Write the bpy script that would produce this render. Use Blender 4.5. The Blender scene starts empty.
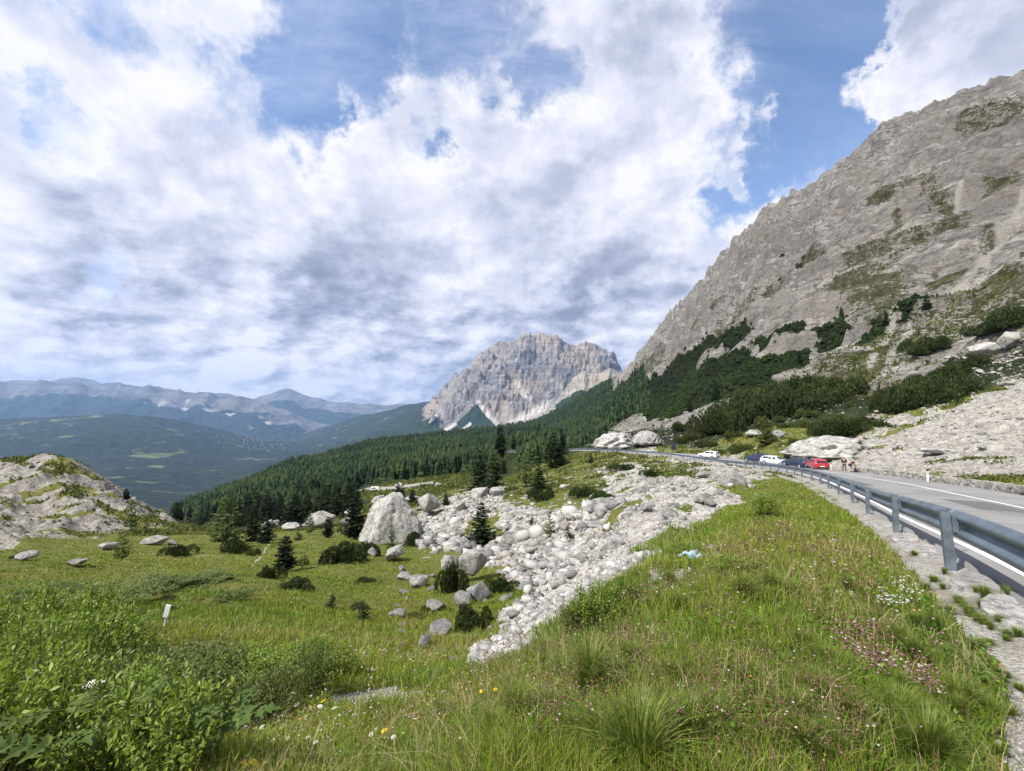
import bpy, bmesh, math, random, time
import numpy as np
from mathutils import Vector, Matrix, Euler

T0 = time.time()
random.seed(7)
RNG = np.random.default_rng(11)
S = bpy.context.scene
COL = S.collection
PI = math.pi

# ------------------------------------------------------------------ camera model
F = 450.0
CX, CY, HY = 512.0, 385.5, 410.0
TH = math.atan((HY - CY) / F)
cT, sT = math.cos(TH), math.sin(TH)

def ray(px, py):
    a = (px - CX) / F
    b = (CY - py) / F
    return np.array([a, cT - b * sT, sT + b * cT])

def P(px, py, Y):
    """world point that stands Y metres ahead of the viewpoint"""
    d = ray(px, py)
    return d * (Y / d[1])

def proj(x, y, z):
    d = y * cT + z * sT
    up = -y * sT + z * cT
    d = np.where(np.abs(d) < 1e-6, 1e-6, d)
    return CX + F * x / d, CY - F * up / d, d

# ------------------------------------------------------------------ numpy noise
_perm = np.random.default_rng(5).permutation(256)
_perm = np.concatenate([_perm, _perm, _perm]).astype(np.int32)
_ga = np.linspace(0, 2 * PI, 256, endpoint=False)
_g2 = np.stack([np.cos(_ga), np.sin(_ga)], 1)

def pn(x, y):
    xi = np.floor(x).astype(np.int64); yi = np.floor(y).astype(np.int64)
    xf = x - xi; yf = y - yi
    xi &= 255; yi &= 255
    u = xf * xf * xf * (xf * (xf * 6 - 15) + 10); v = yf * yf * yf * (yf * (yf * 6 - 15) + 10)
    def g(ix, iy, dx, dy):
        h = _perm[_perm[ix] + iy]
        return _g2[h, 0] * dx + _g2[h, 1] * dy
    a = g(xi, yi, xf, yf); b = g(xi + 1, yi, xf - 1, yf)
    c = g(xi, yi + 1, xf, yf - 1); d = g(xi + 1, yi + 1, xf - 1, yf - 1)
    return 1.4 * ((a + (b - a) * u) + ((c + (d - c) * u) - (a + (b - a) * u)) * v)

def fbm(x, y, o=4, g=.5, l=2.03):
    s = 0; a = 1; t = 0
    for i in range(o):
        s = s + a * pn(x + 17.3 * i, y - 9.1 * i); t += a
        a *= g; x = x * l; y = y * l
    return s / t

def ridged(x, y, o=4, g=.5, l=2.1):
    s = 0; a = 1; t = 0; w = 1.0
    for i in range(o):
        n = 1 - np.abs(pn(x + 31.7 * i, y + 11.9 * i)); n = n * n * w
        w = np.clip(n * 1.6, 0, 1)
        s = s + a * n; t += a
        a *= g; x = x * l; y = y * l
    return s / t

def sm(x, a, b):
    t = np.clip((x - a) / (b - a), 0, 1)
    return t * t * (3 - 2 * t)

# ------------------------------------------------------------------ mesh helpers
def link(o, parent=None):
    COL.objects.link(o)
    if parent is not None:
        o.parent = parent
    return o

def make_mesh(name, V, Fc, mats=None, smooth=False, attrs=None, mi=None):
    me = bpy.data.meshes.new(name)
    V = np.asarray(V, dtype=np.float32)
    Fc = np.asarray(Fc, dtype=np.int32)
    k = Fc.shape[1]
    me.vertices.add(len(V)); me.vertices.foreach_set('co', V.ravel())
    me.loops.add(Fc.size); me.loops.foreach_set('vertex_index', Fc.ravel())
    me.polygons.add(len(Fc)); me.polygons.foreach_set('loop_start', np.arange(0, Fc.size, k, dtype=np.int32))
    if smooth:
        me.polygons.foreach_set('use_smooth', np.ones(len(Fc), dtype=bool))
    for m in (mats or []):
        me.materials.append(m)
    if mi is not None:
        me.polygons.foreach_set('material_index', np.asarray(mi, dtype=np.int32))
    for an, av in (attrs or {}).items():
        at_ = me.attributes.new(an, 'FLOAT_COLOR', 'POINT')
        av = np.asarray(av, dtype=np.float32)
        if av.shape[1] == 3:
            av = np.concatenate([av, np.ones((len(av), 1), np.float32)], 1)
        at_.data.foreach_set('color', av.ravel())
    me.update(calc_edges=True)
    return me

def py_mesh(name, V, Fc, mats=None, smooth=False):
    me = bpy.data.meshes.new(name)
    me.from_pydata([tuple(v) for v in V], [], [tuple(f) for f in Fc])
    for m in (mats or []):
        me.materials.append(m)
    if smooth:
        for p in me.polygons: p.use_smooth = True
    me.update()
    return me

def ob(name, me, parent=None, loc=None, rot=None, scale=None):
    o = bpy.data.objects.new(name, me)
    if loc is not None: o.location = loc
    if rot is not None: o.rotation_euler = rot
    if scale is not None: o.scale = scale if hasattr(scale, '__len__') else (scale,) * 3
    return link(o, parent)

def tag(o, label=None, cat=None, group=None, kind=None):
    if label: o['label'] = label
    if cat: o['category'] = cat
    if group: o['group'] = group
    if kind: o['kind'] = kind
    return o

def empty(name, loc=(0, 0, 0), rz=0):
    o = bpy.data.objects.new(name, None)
    o.location = loc; o.rotation_euler = (0, 0, rz); o.empty_display_size = .2
    return link(o)

def copy_tree(o, parent=None):
    kids = list(o.children)
    c = o.copy(); COL.objects.link(c)
    if parent is not None: c.parent = parent
    for k in kids: copy_tree(k, c)
    return c

class MB:
    """collects polygons of one part"""
    def __init__(s): s.v = []; s.f = []
    def add(s, V, Fc):
        n = len(s.v); s.v += [tuple(v) for v in V]; s.f += [tuple(i + n for i in f) for f in Fc]
    def box(s, c, d, rz=0, rot=None):
        M = (rot or Euler((0, 0, rz))).to_matrix()
        V = []
        for sx in (-1, 1):
            for sy in (-1, 1):
                for sz in (-1, 1):
                    V.append(Vector(c) + M @ Vector((sx * d[0] / 2, sy * d[1] / 2, sz * d[2] / 2)))
        s.add(V, [(0, 1, 3, 2), (4, 6, 7, 5), (0, 4, 5, 1), (2, 3, 7, 6), (0, 2, 6, 4), (1, 5, 7, 3)])
    def tube(s, pts, rad, n=8, cap=True):
        pts = [Vector(p) for p in pts]
        rings = []
        for i, p in enumerate(pts):
            d = (pts[min(i + 1, len(pts) - 1)] - pts[max(i - 1, 0)]).normalized()
            up = Vector((0, 0, 1)) if abs(d.z) < .9 else Vector((1, 0, 0))
            a = d.cross(up).normalized(); b = d.cross(a)
            r = float(rad[i] if hasattr(rad, '__len__') else rad)
            rings.append([p + r * (math.cos(2 * PI * k / n) * a + math.sin(2 * PI * k / n) * b) for k in range(n)])
        V = [v for r in rings for v in r]
        Fc = []
        for i in range(len(pts) - 1):
            for k in range(n):
                Fc.append((i * n + k, i * n + (k + 1) % n, (i + 1) * n + (k + 1) % n, (i + 1) * n + k))
        if cap:
            Fc.append(tuple(range(n - 1, -1, -1))); Fc.append(tuple((len(pts) - 1) * n + k for k in range(n)))
        s.add(V, Fc)
    def mesh(s, name, mats, smooth=False, bevel=0):
        me = py_mesh(name, s.v, s.f, mats, smooth)
        bm = bmesh.new(); bm.from_mesh(me)
        bmesh.ops.recalc_face_normals(bm, faces=bm.faces)
        if bevel:
            bmesh.ops.bevel(bm, geom=bm.edges[:], offset=bevel, segments=1, affect='EDGES')
        bm.to_mesh(me); bm.free()
        return me

# ------------------------------------------------------------------ materials
def N(nt, t, **kw):
    n = nt.nodes.new(t)
    for k, v in kw.items():
        if k in n.bl_rna.properties and k not in ('inputs',):
            try:
                setattr(n, k, v); continue
            except Exception: pass
        n.inputs[k.replace('_', ' ')].default_value = v
    return n

class NT:
    def __init__(s, nt): s.nt = nt
    def new(s, t, **kw): return N(s.nt, t, **kw)
    def ln(s, a, b): s.nt.links.new(a, b)
    def noise(s, vec, scale, detail=4, rough=.55, dist=0.0, dim='3D'):
        n = s.new('ShaderNodeTexNoise'); n.noise_dimensions = dim
        n.inputs['Scale'].default_value = scale; n.inputs['Detail'].default_value = detail
        n.inputs['Roughness'].default_value = rough; n.inputs['Distortion'].default_value = dist
        if vec is not None: s.ln(vec, n.inputs['Vector'])
        return n.outputs['Fac']
    def math(s, op, a, b=None, c=None, clamp=False):
        n = s.new('ShaderNodeMath'); n.operation = op; n.use_clamp = clamp
        for i, v in enumerate((a, b, c)):
            if v is None: continue
            if isinstance(v, (int, float)): n.inputs[i].default_value = v
            else: s.ln(v, n.inputs[i])
        return n.outputs[0]
    def mapr(s, v, a, b, c=0.0, d=1.0, smooth=True):
        n = s.new('ShaderNodeMapRange'); n.interpolation_type = 'SMOOTHSTEP' if smooth else 'LINEAR'
        s.ln(v, n.inputs[0])
        for i, q in zip((1, 2, 3, 4), (a, b, c, d)): n.inputs[i].default_value = q
        return n.outputs[0]
    def mix(s, f, a, b, mode='MIX'):
        n = s.new('ShaderNodeMix'); n.data_type = 'RGBA'; n.blend_type = mode
        for i, v in ((0, f), (6, a), (7, b)):
            if isinstance(v, (int, float)): n.inputs[i].default_value = v
            elif isinstance(v, tuple): n.inputs[i].default_value = v if len(v) == 4 else v + (1,)
            else: s.ln(v, n.inputs[i])
        return n.outputs[2]
    def bump(s, h, strength, dist, normal=None):
        n = s.new('ShaderNodeBump'); n.inputs['Strength'].default_value = strength
        n.inputs['Distance'].default_value = dist; s.ln(h, n.inputs['Height'])
        if normal is not None: s.ln(normal, n.inputs['Normal'])
        return n.outputs[0]
    def ramp(s, f, stops):
        n = s.new('ShaderNodeValToRGB'); s.ln(f, n.inputs[0])
        e = n.color_ramp.elements
        e[0].position, e[0].color = stops[0][0], stops[0][1] + (1,)
        e[1].position, e[1].color = stops[-1][0], stops[-1][1] + (1,)
        for p, c in stops[1:-1]:
            q = e.new(p); q.color = c + (1,)
        return n.outputs[0]

def new_mat(name):
    m = bpy.data.materials.new(name); m.use_nodes = True
    nt = m.node_tree
    b = nt.nodes['Principled BSDF']
    b.inputs['Roughness'].default_value = .85
    b.inputs['Specular IOR Level'].default_value = .25
    return m, NT(nt), b

def simple(name, c, rough=.6, metal=0.0, var=.15, scale=6.0, bump=0.0, spec=.4, coat=0.0, objrand=0.0):
    m, t, b = new_mat(name)
    tc = t.new('ShaderNodeTexCoord').outputs['Object']
    n = t.noise(tc, scale, 5, .6)
    d = tuple(max(0, x * (1 - var)) for x in c); l = tuple(min(1, x * (1 + var)) for x in c)
    col = t.mix(t.mapr(n, .3, .7), d, l)
    if objrand:
        oi = t.new('ShaderNodeObjectInfo').outputs['Random']
        hs = t.new('ShaderNodeHueSaturation'); t.ln(col, hs.inputs['Color'])
        t.ln(t.mapr(oi, 0, 1, 1 - objrand, 1 + objrand, False), hs.inputs['Value'])
        t.ln(t.mapr(t.math('FRACT', t.math('MULTIPLY', oi, 7.13)), 0, 1, .5 - objrand * .06, .5 + objrand * .05, False), hs.inputs['Hue'])
        col = hs.outputs[0]
    t.ln(col, b.inputs['Base Color'])
    b.inputs['Roughness'].default_value = rough; b.inputs['Metallic'].default_value = metal
    b.inputs['Specular IOR Level'].default_value = spec; b.inputs['Coat Weight'].default_value = coat
    if bump:
        t.ln(t.bump(t.noise(tc, scale * 4, 4), bump, .02), b.inputs['Normal'])
    return m

def leafmat(name, cols, rough=.55, trans=.25, scale=1.5, objrand=.15, attr=None):
    """foliage: colour varies with position and object, thin leaves let light through"""
    m, t, b = new_mat(name)
    geo = t.new('ShaderNodeNewGeometry')
    tc = t.new('ShaderNodeTexCoord').outputs['Object']
    n = t.noise(tc, scale, 4, .6)
    isl = geo.outputs['Random Per Island']
    if attr:
        a = t.new('ShaderNodeAttribute'); a.attribute_name = attr
        col = a.outputs['Color']
    else:
        f = t.math('ADD', t.math('MULTIPLY', n, .8), t.math('MULTIPLY', isl, .45))
        st = [(.25 + .55 * i / (len(cols) - 1), c) for i, c in enumerate(cols)]
        col = t.ramp(f, st)
    if objrand:
        oi = t.new('ShaderNodeObjectInfo').outputs['Random']
        hs = t.new('ShaderNodeHueSaturation'); t.ln(col, hs.inputs['Color'])
        t.ln(t.mapr(oi, 0, 1, 1 - objrand, 1 + objrand, False), hs.inputs['Value'])
        t.ln(t.mapr(t.math('FRACT', t.math('MULTIPLY', oi, 7.13)), 0, 1, .49, .51, False), hs.inputs['Hue'])
        col = hs.outputs[0]
    t.ln(col, b.inputs['Base Color'])
    b.inputs['Roughness'].default_value = rough
    b.inputs['Specular IOR Level'].default_value = .3
    if trans:
        tr = t.new('ShaderNodeBsdfTranslucent'); t.ln(col, tr.inputs['Color'])
        mx = t.new('ShaderNodeMixShader'); mx.inputs[0].default_value = trans
        out = t.nt.nodes['Material Output']
        t.ln(b.outputs[0], mx.inputs[1]); t.ln(tr.outputs[0], mx.inputs[2]); t.ln(mx.outputs[0], out.inputs[0])
    return m

def rockmat(name, lo=(.22, .215, .20), hi=(.50, .49, .46), warm=(.42, .33, .23), scale=1.0, bumpd=.06, objrand=.12, warmth=.35):
    m, t, b = new_mat(name)
    tc = t.new('ShaderNodeTexCoord').outputs['Object']
    n1 = t.noise(tc, 1.1 * scale, 6, .65, .4); n2 = t.noise(tc, 6 * scale, 6, .7)
    col = t.mix(t.mapr(t.math('ADD', t.math('MULTIPLY', n1, .55), t.math('MULTIPLY', n2, .45)), .36, .62), lo, hi)
    col = t.mix(t.math('MULTIPLY', t.mapr(t.noise(tc, .8 * scale, 4), .5, .7), warmth), col, warm)
    col = t.mix(t.math('MULTIPLY', t.mapr(t.noise(tc, 9 * scale, 5, .75), .58, .68), .6), col, (.10, .10, .095))
    if objrand:
        oi = t.new('ShaderNodeObjectInfo').outputs['Random']
        hs = t.new('ShaderNodeHueSaturation'); t.ln(col, hs.inputs['Color'])
        t.ln(t.mapr(oi, 0, 1, 1 - objrand, 1 + objrand, False), hs.inputs['Value']); col = hs.outputs[0]
    t.ln(col, b.inputs['Base Color'])
    v = t.new('ShaderNodeTexVoronoi'); v.feature = 'DISTANCE_TO_EDGE'; v.inputs['Scale'].default_value = .9 * scale
    wv = t.new('ShaderNodeVectorMath'); wv.operation = 'MULTIPLY_ADD'; wn_ = t.new('ShaderNodeTexNoise'); wn_.inputs['Scale'].default_value = 2.2 * scale; wn_.inputs['Detail'].default_value = 5; t.ln(tc, wn_.inputs['Vector'])
    t.ln(wn_.outputs['Color'], wv.inputs[0]); wv.inputs[1].default_value = (.55, .55, .55); t.ln(tc, wv.inputs[2]); t.ln(wv.outputs[0], v.inputs['Vector'])
    cr = t.mapr(v.outputs['Distance'], 0, .05)
    t.ln(t.mix(t.math('MULTIPLY', t.math('SUBTRACT', 1.0, cr), .55), col, (.075, .07, .062)), b.inputs['Base Color'])
    h = t.math('ADD', t.math('MULTIPLY', n2, 1.0), t.math('MULTIPLY', cr, .25))
    h = t.math('ADD', h, t.math('MULTIPLY', t.noise(tc, 22 * scale, 4, .7), .35))
    t.ln(t.bump(h, .9, bumpd), b.inputs['Normal'])
    b.inputs['Roughness'].default_value = .92
    return m

# ------------------------------------------------------------------ thin plate surface
def tps_fit(Q, val, lam=1e-4):
    n = len(Q)
    d = np.linalg.norm(Q[:, None] - Q[None], axis=2)
    K = np.where(d > 0, d * d * np.log(d + 1e-12), 0) + lam * np.eye(n)
    Pm = np.concatenate([np.ones((n, 1)), Q], 1)
    A = np.zeros((n + 3, n + 3)); A[:n, :n] = K; A[:n, n:] = Pm; A[n:, :n] = Pm.T
    w = np.linalg.solve(A, np.concatenate([val, np.zeros(3)]))
    def ev(X):
        out = np.empty(len(X))
        for i in range(0, len(X), 20000):
            x = X[i:i + 20000]
            d2 = ((x[:, None] - Q[None]) ** 2).sum(2)
            out[i:i + 20000] = (0.5 * d2 * np.log(d2 + 1e-24)) @ w[:n] + w[n] + x @ w[n + 1:]
        return out
    return ev

SPH = 2.4
def fit_ctrl(pts, off=2.0, lam=2e-4, fwd=False):
    Q, v = [], []
    for (x, y, z) in pts:
        r = y if fwd else math.hypot(x, y)
        Q.append((SPH * math.atan2(x, y), math.log(r + 1))); v.append(z / (r + off))
    ev = tps_fit(np.array(Q), np.array(v), lam)
    def f(phi, r, nphi=200, nr=240):
        """phi, r: 1-D axes; returns z on the grid (len(phi), len(r))"""
        pc = np.interp(np.linspace(0, len(phi) - 1, nphi), np.arange(len(phi)), phi)
        lr = np.log(r + 1)
        rc = np.interp(np.linspace(0, len(r) - 1, nr), np.arange(len(r)), lr)
        A, B = np.meshgrid(SPH * pc, rc, indexing='ij')
        g = ev(np.stack([A.ravel(), B.ravel()], 1)).reshape(nphi, nr)
        fi = np.linspace(0, nphi - 1, len(phi)); fj = np.linspace(0, nr - 1, len(r))
        def cub(g, f):
            n = g.shape[0]; i = np.clip(np.floor(f).astype(int), 0, n - 2); t = (f - i)[:, None]
            p0 = g[np.clip(i - 1, 0, n - 1)]; p1 = g[i]; p2 = g[i + 1]; p3 = g[np.clip(i + 2, 0, n - 1)]
            return p1 + .5 * t * (p2 - p0 + t * (2 * p0 - 5 * p1 + 4 * p2 - p3 + t * (3 * (p1 - p2) + p3 - p0)))
        g = cub(g, fi); g = cub(g.T.copy(), fj).T
        return g * (r + off)[None, :]
    return f

# ------------------------------------------------------------------ the road line (guard rail foot), metres
RAIL = [(1.0, -9, -1.0), (1.25, -5, -1.25), (1.9, -1.2, -1.5), (3.0, 1.55, -1.66), (4.35, 3.8, -1.82), (5.98, 6.3, -2.07), (8.6, 10.3, -2.63), (10.7, 13.7, -3.06),
        (13.3, 17.8, -3.53), (15.55, 21.7, -3.92), (17.8, 25.6, -4.32), (20.0, 29.5, -4.72), (22.07, 33.5, -5.1), (23.96, 37.6, -5.5),
        (25.9, 41.65, -5.9), (27.7, 45.8, -6.3), (29.3, 50, -6.7), (30.8, 54.2, -7.1), (32.15, 58.5, -7.55), (33.45, 62.8, -7.95), (34.5, 67.2, -8.4),
        (35.3, 71.6, -8.75), (35.85, 76.1, -9.1), (36.1, 80.6, -9.4), (36.1, 85.1, -9.65), (35.85, 89.6, -9.8), (35.3, 94.1, -9.95),
        (34.4, 98.5, -10.05), (33.2, 103, -10.2), (31.6, 108, -10.5), (29.6, 114, -10.8), (27, 121, -11.2), (23.5, 129, -11.7), (19, 137, -12.3), (13.5, 145, -13.0), (5, 154, -14), (-6, 163, -15.5)]
def catmull(pts, step):
    pts = [np.array(p, float) for p in pts]; out = []
    for i in range(len(pts) - 1):
        p0 = pts[max(i - 1, 0)]; p1 = pts[i]; p2 = pts[i + 1]; p3 = pts[min(i + 2, len(pts) - 1)]
        n = max(2, int(np.linalg.norm(p2 - p1) / step))
        for k in range(n):
            t = k / n
            out.append(p1 + .5 * t * (p2 - p0 + t * (2 * p0 - 5 * p1 + 4 * p2 - p3 + t * (3 * (p1 - p2) + p3 - p0))))
    out.append(pts[-1]); return np.array(out)
RL = catmull(RAIL, .5)
for _ in range(12):
    RL[1:-1] = .25 * RL[:-2] + .5 * RL[1:-1] + .25 * RL[2:]
RS = np.concatenate([[0], np.cumsum(np.linalg.norm(np.diff(RL[:, :2], axis=0), axis=1))])
RD = np.gradient(RL[:, :2], RS, axis=0); RD /= np.linalg.norm(RD, axis=1)[:, None]
RN = np.stack([RD[:, 1], -RD[:, 0]], 1)           # to the right of travel
def rail_at(s, off=0.0):
    x = np.interp(s, RS, RL[:, 0]); y = np.interp(s, RS, RL[:, 1]); z = np.interp(s, RS, RL[:, 2])
    nx = np.interp(s, RS, RN[:, 0]); ny = np.interp(s, RS, RN[:, 1])
    return np.stack([x + nx * off, y + ny * off, z + 0 * x], -1)
def s_near(x, y):
    return RS[np.argmin((RL[:, 0] - x) ** 2 + (RL[:, 1] - y) ** 2)]
S_POST = s_near(5.98, 6.3)
S_A = s_near(33, 95); S_B = s_near(31.6, 108)
def road_w(s):
    return 9.2 - 2.7 * sm(s, S_A, S_B + 8)

# ------------------------------------------------------------------ terrain control: how the ground runs, column by column
CTRL = {
 -150: [(2, 840), (4, 735), (8, 637), (15, 590), (30, 555), (45, 531), (60, 503), (80, 470), (95, 462), (130, 500), (300, 560), (1500, 520), (3000, 482), (5000, 445), (6500, 425), (10000, 432)],
 0: [(2, 835), (4, 737), (8, 642), (15, 592), (30, 557), (45, 537), (60, 512), (80, 474), (95, 460), (130, 500), (300, 560), (700, 545), (1500, 512), (3000, 480), (5000, 440), (6500, 421), (9000, 432), (13000, 425)],
 60: [(45, 545), (60, 517), (80, 473), (92, 457), (130, 502), (300, 575)],
 120: [(8, 648), (15, 598), (30, 562), (45, 546), (60, 527), (80, 502), (95, 494), (130, 532), (300, 600), (700, 560), (1500, 520), (3000, 478), (5000, 435), (6500, 413), (9000, 435)],
 170: [(45, 547), (60, 532), (80, 523), (95, 520), (130, 540), (300, 535), (500, 515), (800, 545)],
 225: [(2, 833), (4, 740), (8, 652), (15, 600), (22, 572), (30, 560), (45, 545), (60, 535), (80, 530), (100, 532), (150, 528), (250, 515), (400, 503), (600, 498), (900, 540), (1500, 525), (3000, 490), (5000, 455), (7000, 433), (9000, 438)],
 285: [(15, 604), (22, 578), (30, 562), (45, 544), (60, 533), (80, 526), (120, 519), (200, 510), (300, 498), (500, 481), (700, 470), (1000, 495), (2000, 480), (4000, 462), (7000, 448), (10000, 438), (13000, 430)],
 340: [(4, 728), (8, 656), (15, 608), (30, 560), (45, 543), (60, 532), (80, 522), (120, 510), (200, 497), (400, 477), (700, 461), (950, 454), (1500, 468), (4000, 455), (7000, 440), (9000, 425), (11000, 424)],
 385: [(45, 545), (60, 532), (80, 515), (120, 500), (160, 491), (200, 486), (300, 474), (500, 459), (800, 448), (1100, 443), (1700, 455)],
 400: [(2000, 452), (4000, 440), (6000, 425), (8000, 408), (12000, 415)],
 440: [(4, 712), (8, 660), (15, 612), (22, 583), (30, 562), (45, 540), (60, 521), (80, 507), (110, 494), (140, 488), (200, 479), (300, 468), (500, 454), (900, 442), (1300, 436), (2000, 446), (4500, 430)],
 500: [(2, 792), (4, 690), (8, 648), (15, 606), (22, 577), (30, 555), (45, 529), (60, 509), (80, 496), (110, 483), (140, 477), (200, 471), (400, 451), (900, 435), (1500, 429), (2200, 438), (4500, 428)],
 560: [(4, 665), (8, 612), (15, 588), (22, 556), (30, 532), (45, 511), (60, 499), (80, 486), (110, 467), (147, 451), (170, 458), (240, 462), (400, 449), (700, 436), (1200, 421), (1700, 411), (2300, 420), (4500, 420)],
 600: [(8, 585), (15, 568), (30, 515), (60, 492), (80, 478), (110, 457), (129, 450), (150, 442), (170, 441), (250, 442), (400, 431), (700, 413), (1100, 397), (1500, 388), (2000, 388), (3000, 420)],
 625: [(700, 400), (1000, 385), (1300, 372), (1600, 376), (2500, 410)],
 650: [(4, 640), (8, 560), (15, 535), (30, 497), (60, 479), (80, 469), (103, 458), (115, 450), (140, 438), (180, 427), (250, 416), (400, 400), (700, 375), (1000, 352), (1200, 343), (1600, 370)],
 700: [(15, 520), (30, 489), (45, 480), (60, 472), (80, 464), (97, 457), (115, 447), (140, 433), (200, 410), (300, 387), (500, 346), (700, 312), (950, 284), (1300, 310)],
 760: [(2, 775), (4, 630), (8, 545), (15, 508), (30, 488), (45, 476), (57, 469), (70, 462), (85, 453), (105, 437), (140, 411), (200, 381), (300, 341), (450, 292), (600, 248), (740, 219), (1000, 245)],
 835: [(15, 507), (22, 491), (45, 473), (60, 467), (70, 456), (85, 440), (100, 427), (140, 395), (200, 351), (300, 291), (420, 227), (570, 174), (800, 205)],
 900: [(4, 620), (7, 552), (10, 530), (20, 495), (35, 479), (50, 470), (60, 460), (80, 432), (100, 407), (140, 369), (200, 316), (300, 238), (400, 172), (490, 132), (700, 175)],
 960: [(6, 575), (15, 510), (25, 489), (36, 478), (45, 463), (60, 441), (90, 400), (130, 355), (200, 291), (300, 195), (430, 109), (650, 155)],
 1024: [(2, 778), (3.8, 622), (10, 535), (17, 510), (26, 490), (33, 476), (45, 451), (60, 425), (85, 378), (110, 340), (150, 295), (220, 230), (300, 155), (400, 84), (600, 125)],
 1150: [(2.5, 705), (12, 510), (30, 481), (45, 445), (60, 403), (85, 343), (110, 300), (200, 190), (350, 40), (450, 25), (700, 80)],
}
PTS = []
for px, lst in CTRL.items():
    for Y, py in lst:
        PTS.append(P(px, py, Y))
for a in np.radians(np.arange(0, 360, 30)):
    PTS.append(np.array([.5 * math.sin(a), .5 * math.cos(a), -1.62]))
for deg, prof in ((-75, [(3, -2.3), (8, -4), (20, -6), (60, -9), (300, -25), (3000, -150)]), (-110, [(3, -2), (10, -3.5), (60, -8), (300, -10), (3000, 0)]),
                  (-170, [(3, -1.6), (10, -1.5), (60, 0), (300, 20), (3000, 200)]), (170, [(3, -1.55), (10, -1), (60, 6), (300, 60), (3000, 400)]),
                  (110, [(4, -1.5), (12, 0), (60, 24), (300, 190), (3000, 900)]), (75, [(4, -1.6), (12, -1.6), (30, 2), (60, 20), (150, 80), (400, 280), (800, 400)])):
    for r, z in prof:
        a = math.radians(deg); PTS.append(np.array([r * math.sin(a), r * math.cos(a), z]))
surf = fit_ctrl(PTS)

front = np.arctan(np.linspace(-1.75, 1.75, 1400))
PHI = np.concatenate([np.linspace(-PI, front[0], 50)[:-1], front, np.linspace(front[-1], PI, 50)[1:]])
def seg(a, b, n): return np.exp(np.linspace(math.log(a), math.log(b), n, endpoint=False))
RR = np.concatenate([seg(.25, 2, 40), seg(2, 15, 300), seg(15, 150, 440), seg(150, 1600, 460), seg(1600, 14000, 190), [14000]])
Z = surf(PHI, RR, 320, 300)
PH2, R2 = np.meshgrid(PHI, RR, indexing='ij')
X2 = R2 * np.sin(PH2); Y2 = R2 * np.cos(PH2)
print('terrain base', time.time() - T0)

PX, PY, DEP = proj(X2, Y2, Z)
front_ok = DEP > 0.2
PX = np.where(front_ok, PX, -9999.0); PY = np.where(front_ok, PY, 9999.0)

def poly_sd(px, py, poly):
    """signed distance to a polygon, positive inside"""
    inside = np.zeros(px.shape, bool); d2 = np.full(px.shape, 1e12)
    n = len(poly)
    for i in range(n):
        x1, y1 = poly[i]; x2, y2 = poly[(i + 1) % n]
        dx, dy = x2 - x1, y2 - y1
        t = np.clip(((px - x1) * dx + (py - y1) * dy) / (dx * dx + dy * dy), 0, 1)
        d2 = np.minimum(d2, (px - x1 - t * dx) ** 2 + (py - y1 - t * dy) ** 2)
        c = ((y1 > py) != (y2 > py))
        xi = x1 + (py - y1) * dx / (dy if dy else 1e-9)
        inside ^= c & (px < xi)
    d = np.sqrt(d2)
    return np.where(inside, d, -d)

def region(poly, soft, rmin, rmax):
    out = np.zeros(PX.shape, np.float32)
    xs = [p[0] for p in poly]; ys = [p[1] for p in poly]
    m = (PX > min(xs) - 3 * soft) & (PX < max(xs) + 3 * soft) & (PY > min(ys) - 3 * soft) & (PY < max(ys) + 3 * soft) & (R2 > rmin) & (R2 < rmax) & front_ok
    if m.any():
        out[m] = sm(poly_sd(PX[m], PY[m], poly), -soft, soft)
    return out

def stroke(pts, width, rmin, rmax, soft=.6):
    out = np.zeros(PX.shape, np.float32)
    xs = [p[0] for p in pts]; ys = [p[1] for p in pts]; w = width * 2.2
    m = (PX > min(xs) - w) & (PX < max(xs) + w) & (PY > min(ys) - w) & (PY < max(ys) + w) & (R2 > rmin) & (R2 < rmax) & front_ok
    if m.any():
        px, py = PX[m], PY[m]; d2 = np.full(px.shape, 1e12)
        for (x1, y1), (x2, y2) in zip(pts[:-1], pts[1:]):
            dx, dy = x2 - x1, y2 - y1
            t = np.clip(((px - x1) * dx + (py - y1) * dy) / (dx * dx + dy * dy + 1e-9), 0, 1)
            d2 = np.minimum(d2, (px - x1 - t * dx) ** 2 + (py - y1 - t * dy) ** 2)
        out[m] = 1 - sm(np.sqrt(d2), width * (1 - soft), width * (1 + soft))
    return out

# --- where the ground is what (bound to the ground, in metres, once laid out)
TALUS = [(765, 478), (735, 470), (700, 467), (655, 459), (615, 465), (585, 476), (560, 478), (535, 492), (500, 488), (450, 496), (425, 506), (405, 530), (425, 548),
         (470, 556), (505, 566), (520, 588), (500, 612), (478, 640), (475, 668), (505, 664), (545, 634), (585, 603), (625, 570), (660, 548), (700, 522), (738, 500)]
mTal = region(TALUS, 13, 6, 130)
mPatch = (.42 * region([(640, 575), (668, 556), (720, 540), (735, 552), (700, 575), (650, 598)], 10, 5, 16))
mTal *= 1 - .9 * np.maximum.reduce([region([(500, 478), (560, 478), (600, 470), (610, 490), (575, 512), (530, 512), (505, 500)], 6, 30, 120),
                                    region([(470, 520), (498, 515), (510, 535), (478, 545), (462, 535)], 5, 20, 70),
                                    region([(430, 560), (455, 556), (462, 590), (500, 590), (520, 602), (480, 622), (440, 600)], 5, 8, 40),
                                    region([(640, 463), (700, 468), (700, 478), (650, 475)], 4, 50, 100)])
mKnoll = region([(-500, 420), (0, 452), (60, 448), (100, 474), (150, 505), (190, 516), (185, 524), (140, 530), (90, 536), (40, 538), (0, 546), (-500, 570)], 6, 42, 125)
mGrav = np.maximum(mPatch, region([(330, 697), (352, 690), (400, 688), (440, 694), (425, 702), (380, 706), (335, 708)], 5, 2, 9))
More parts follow.
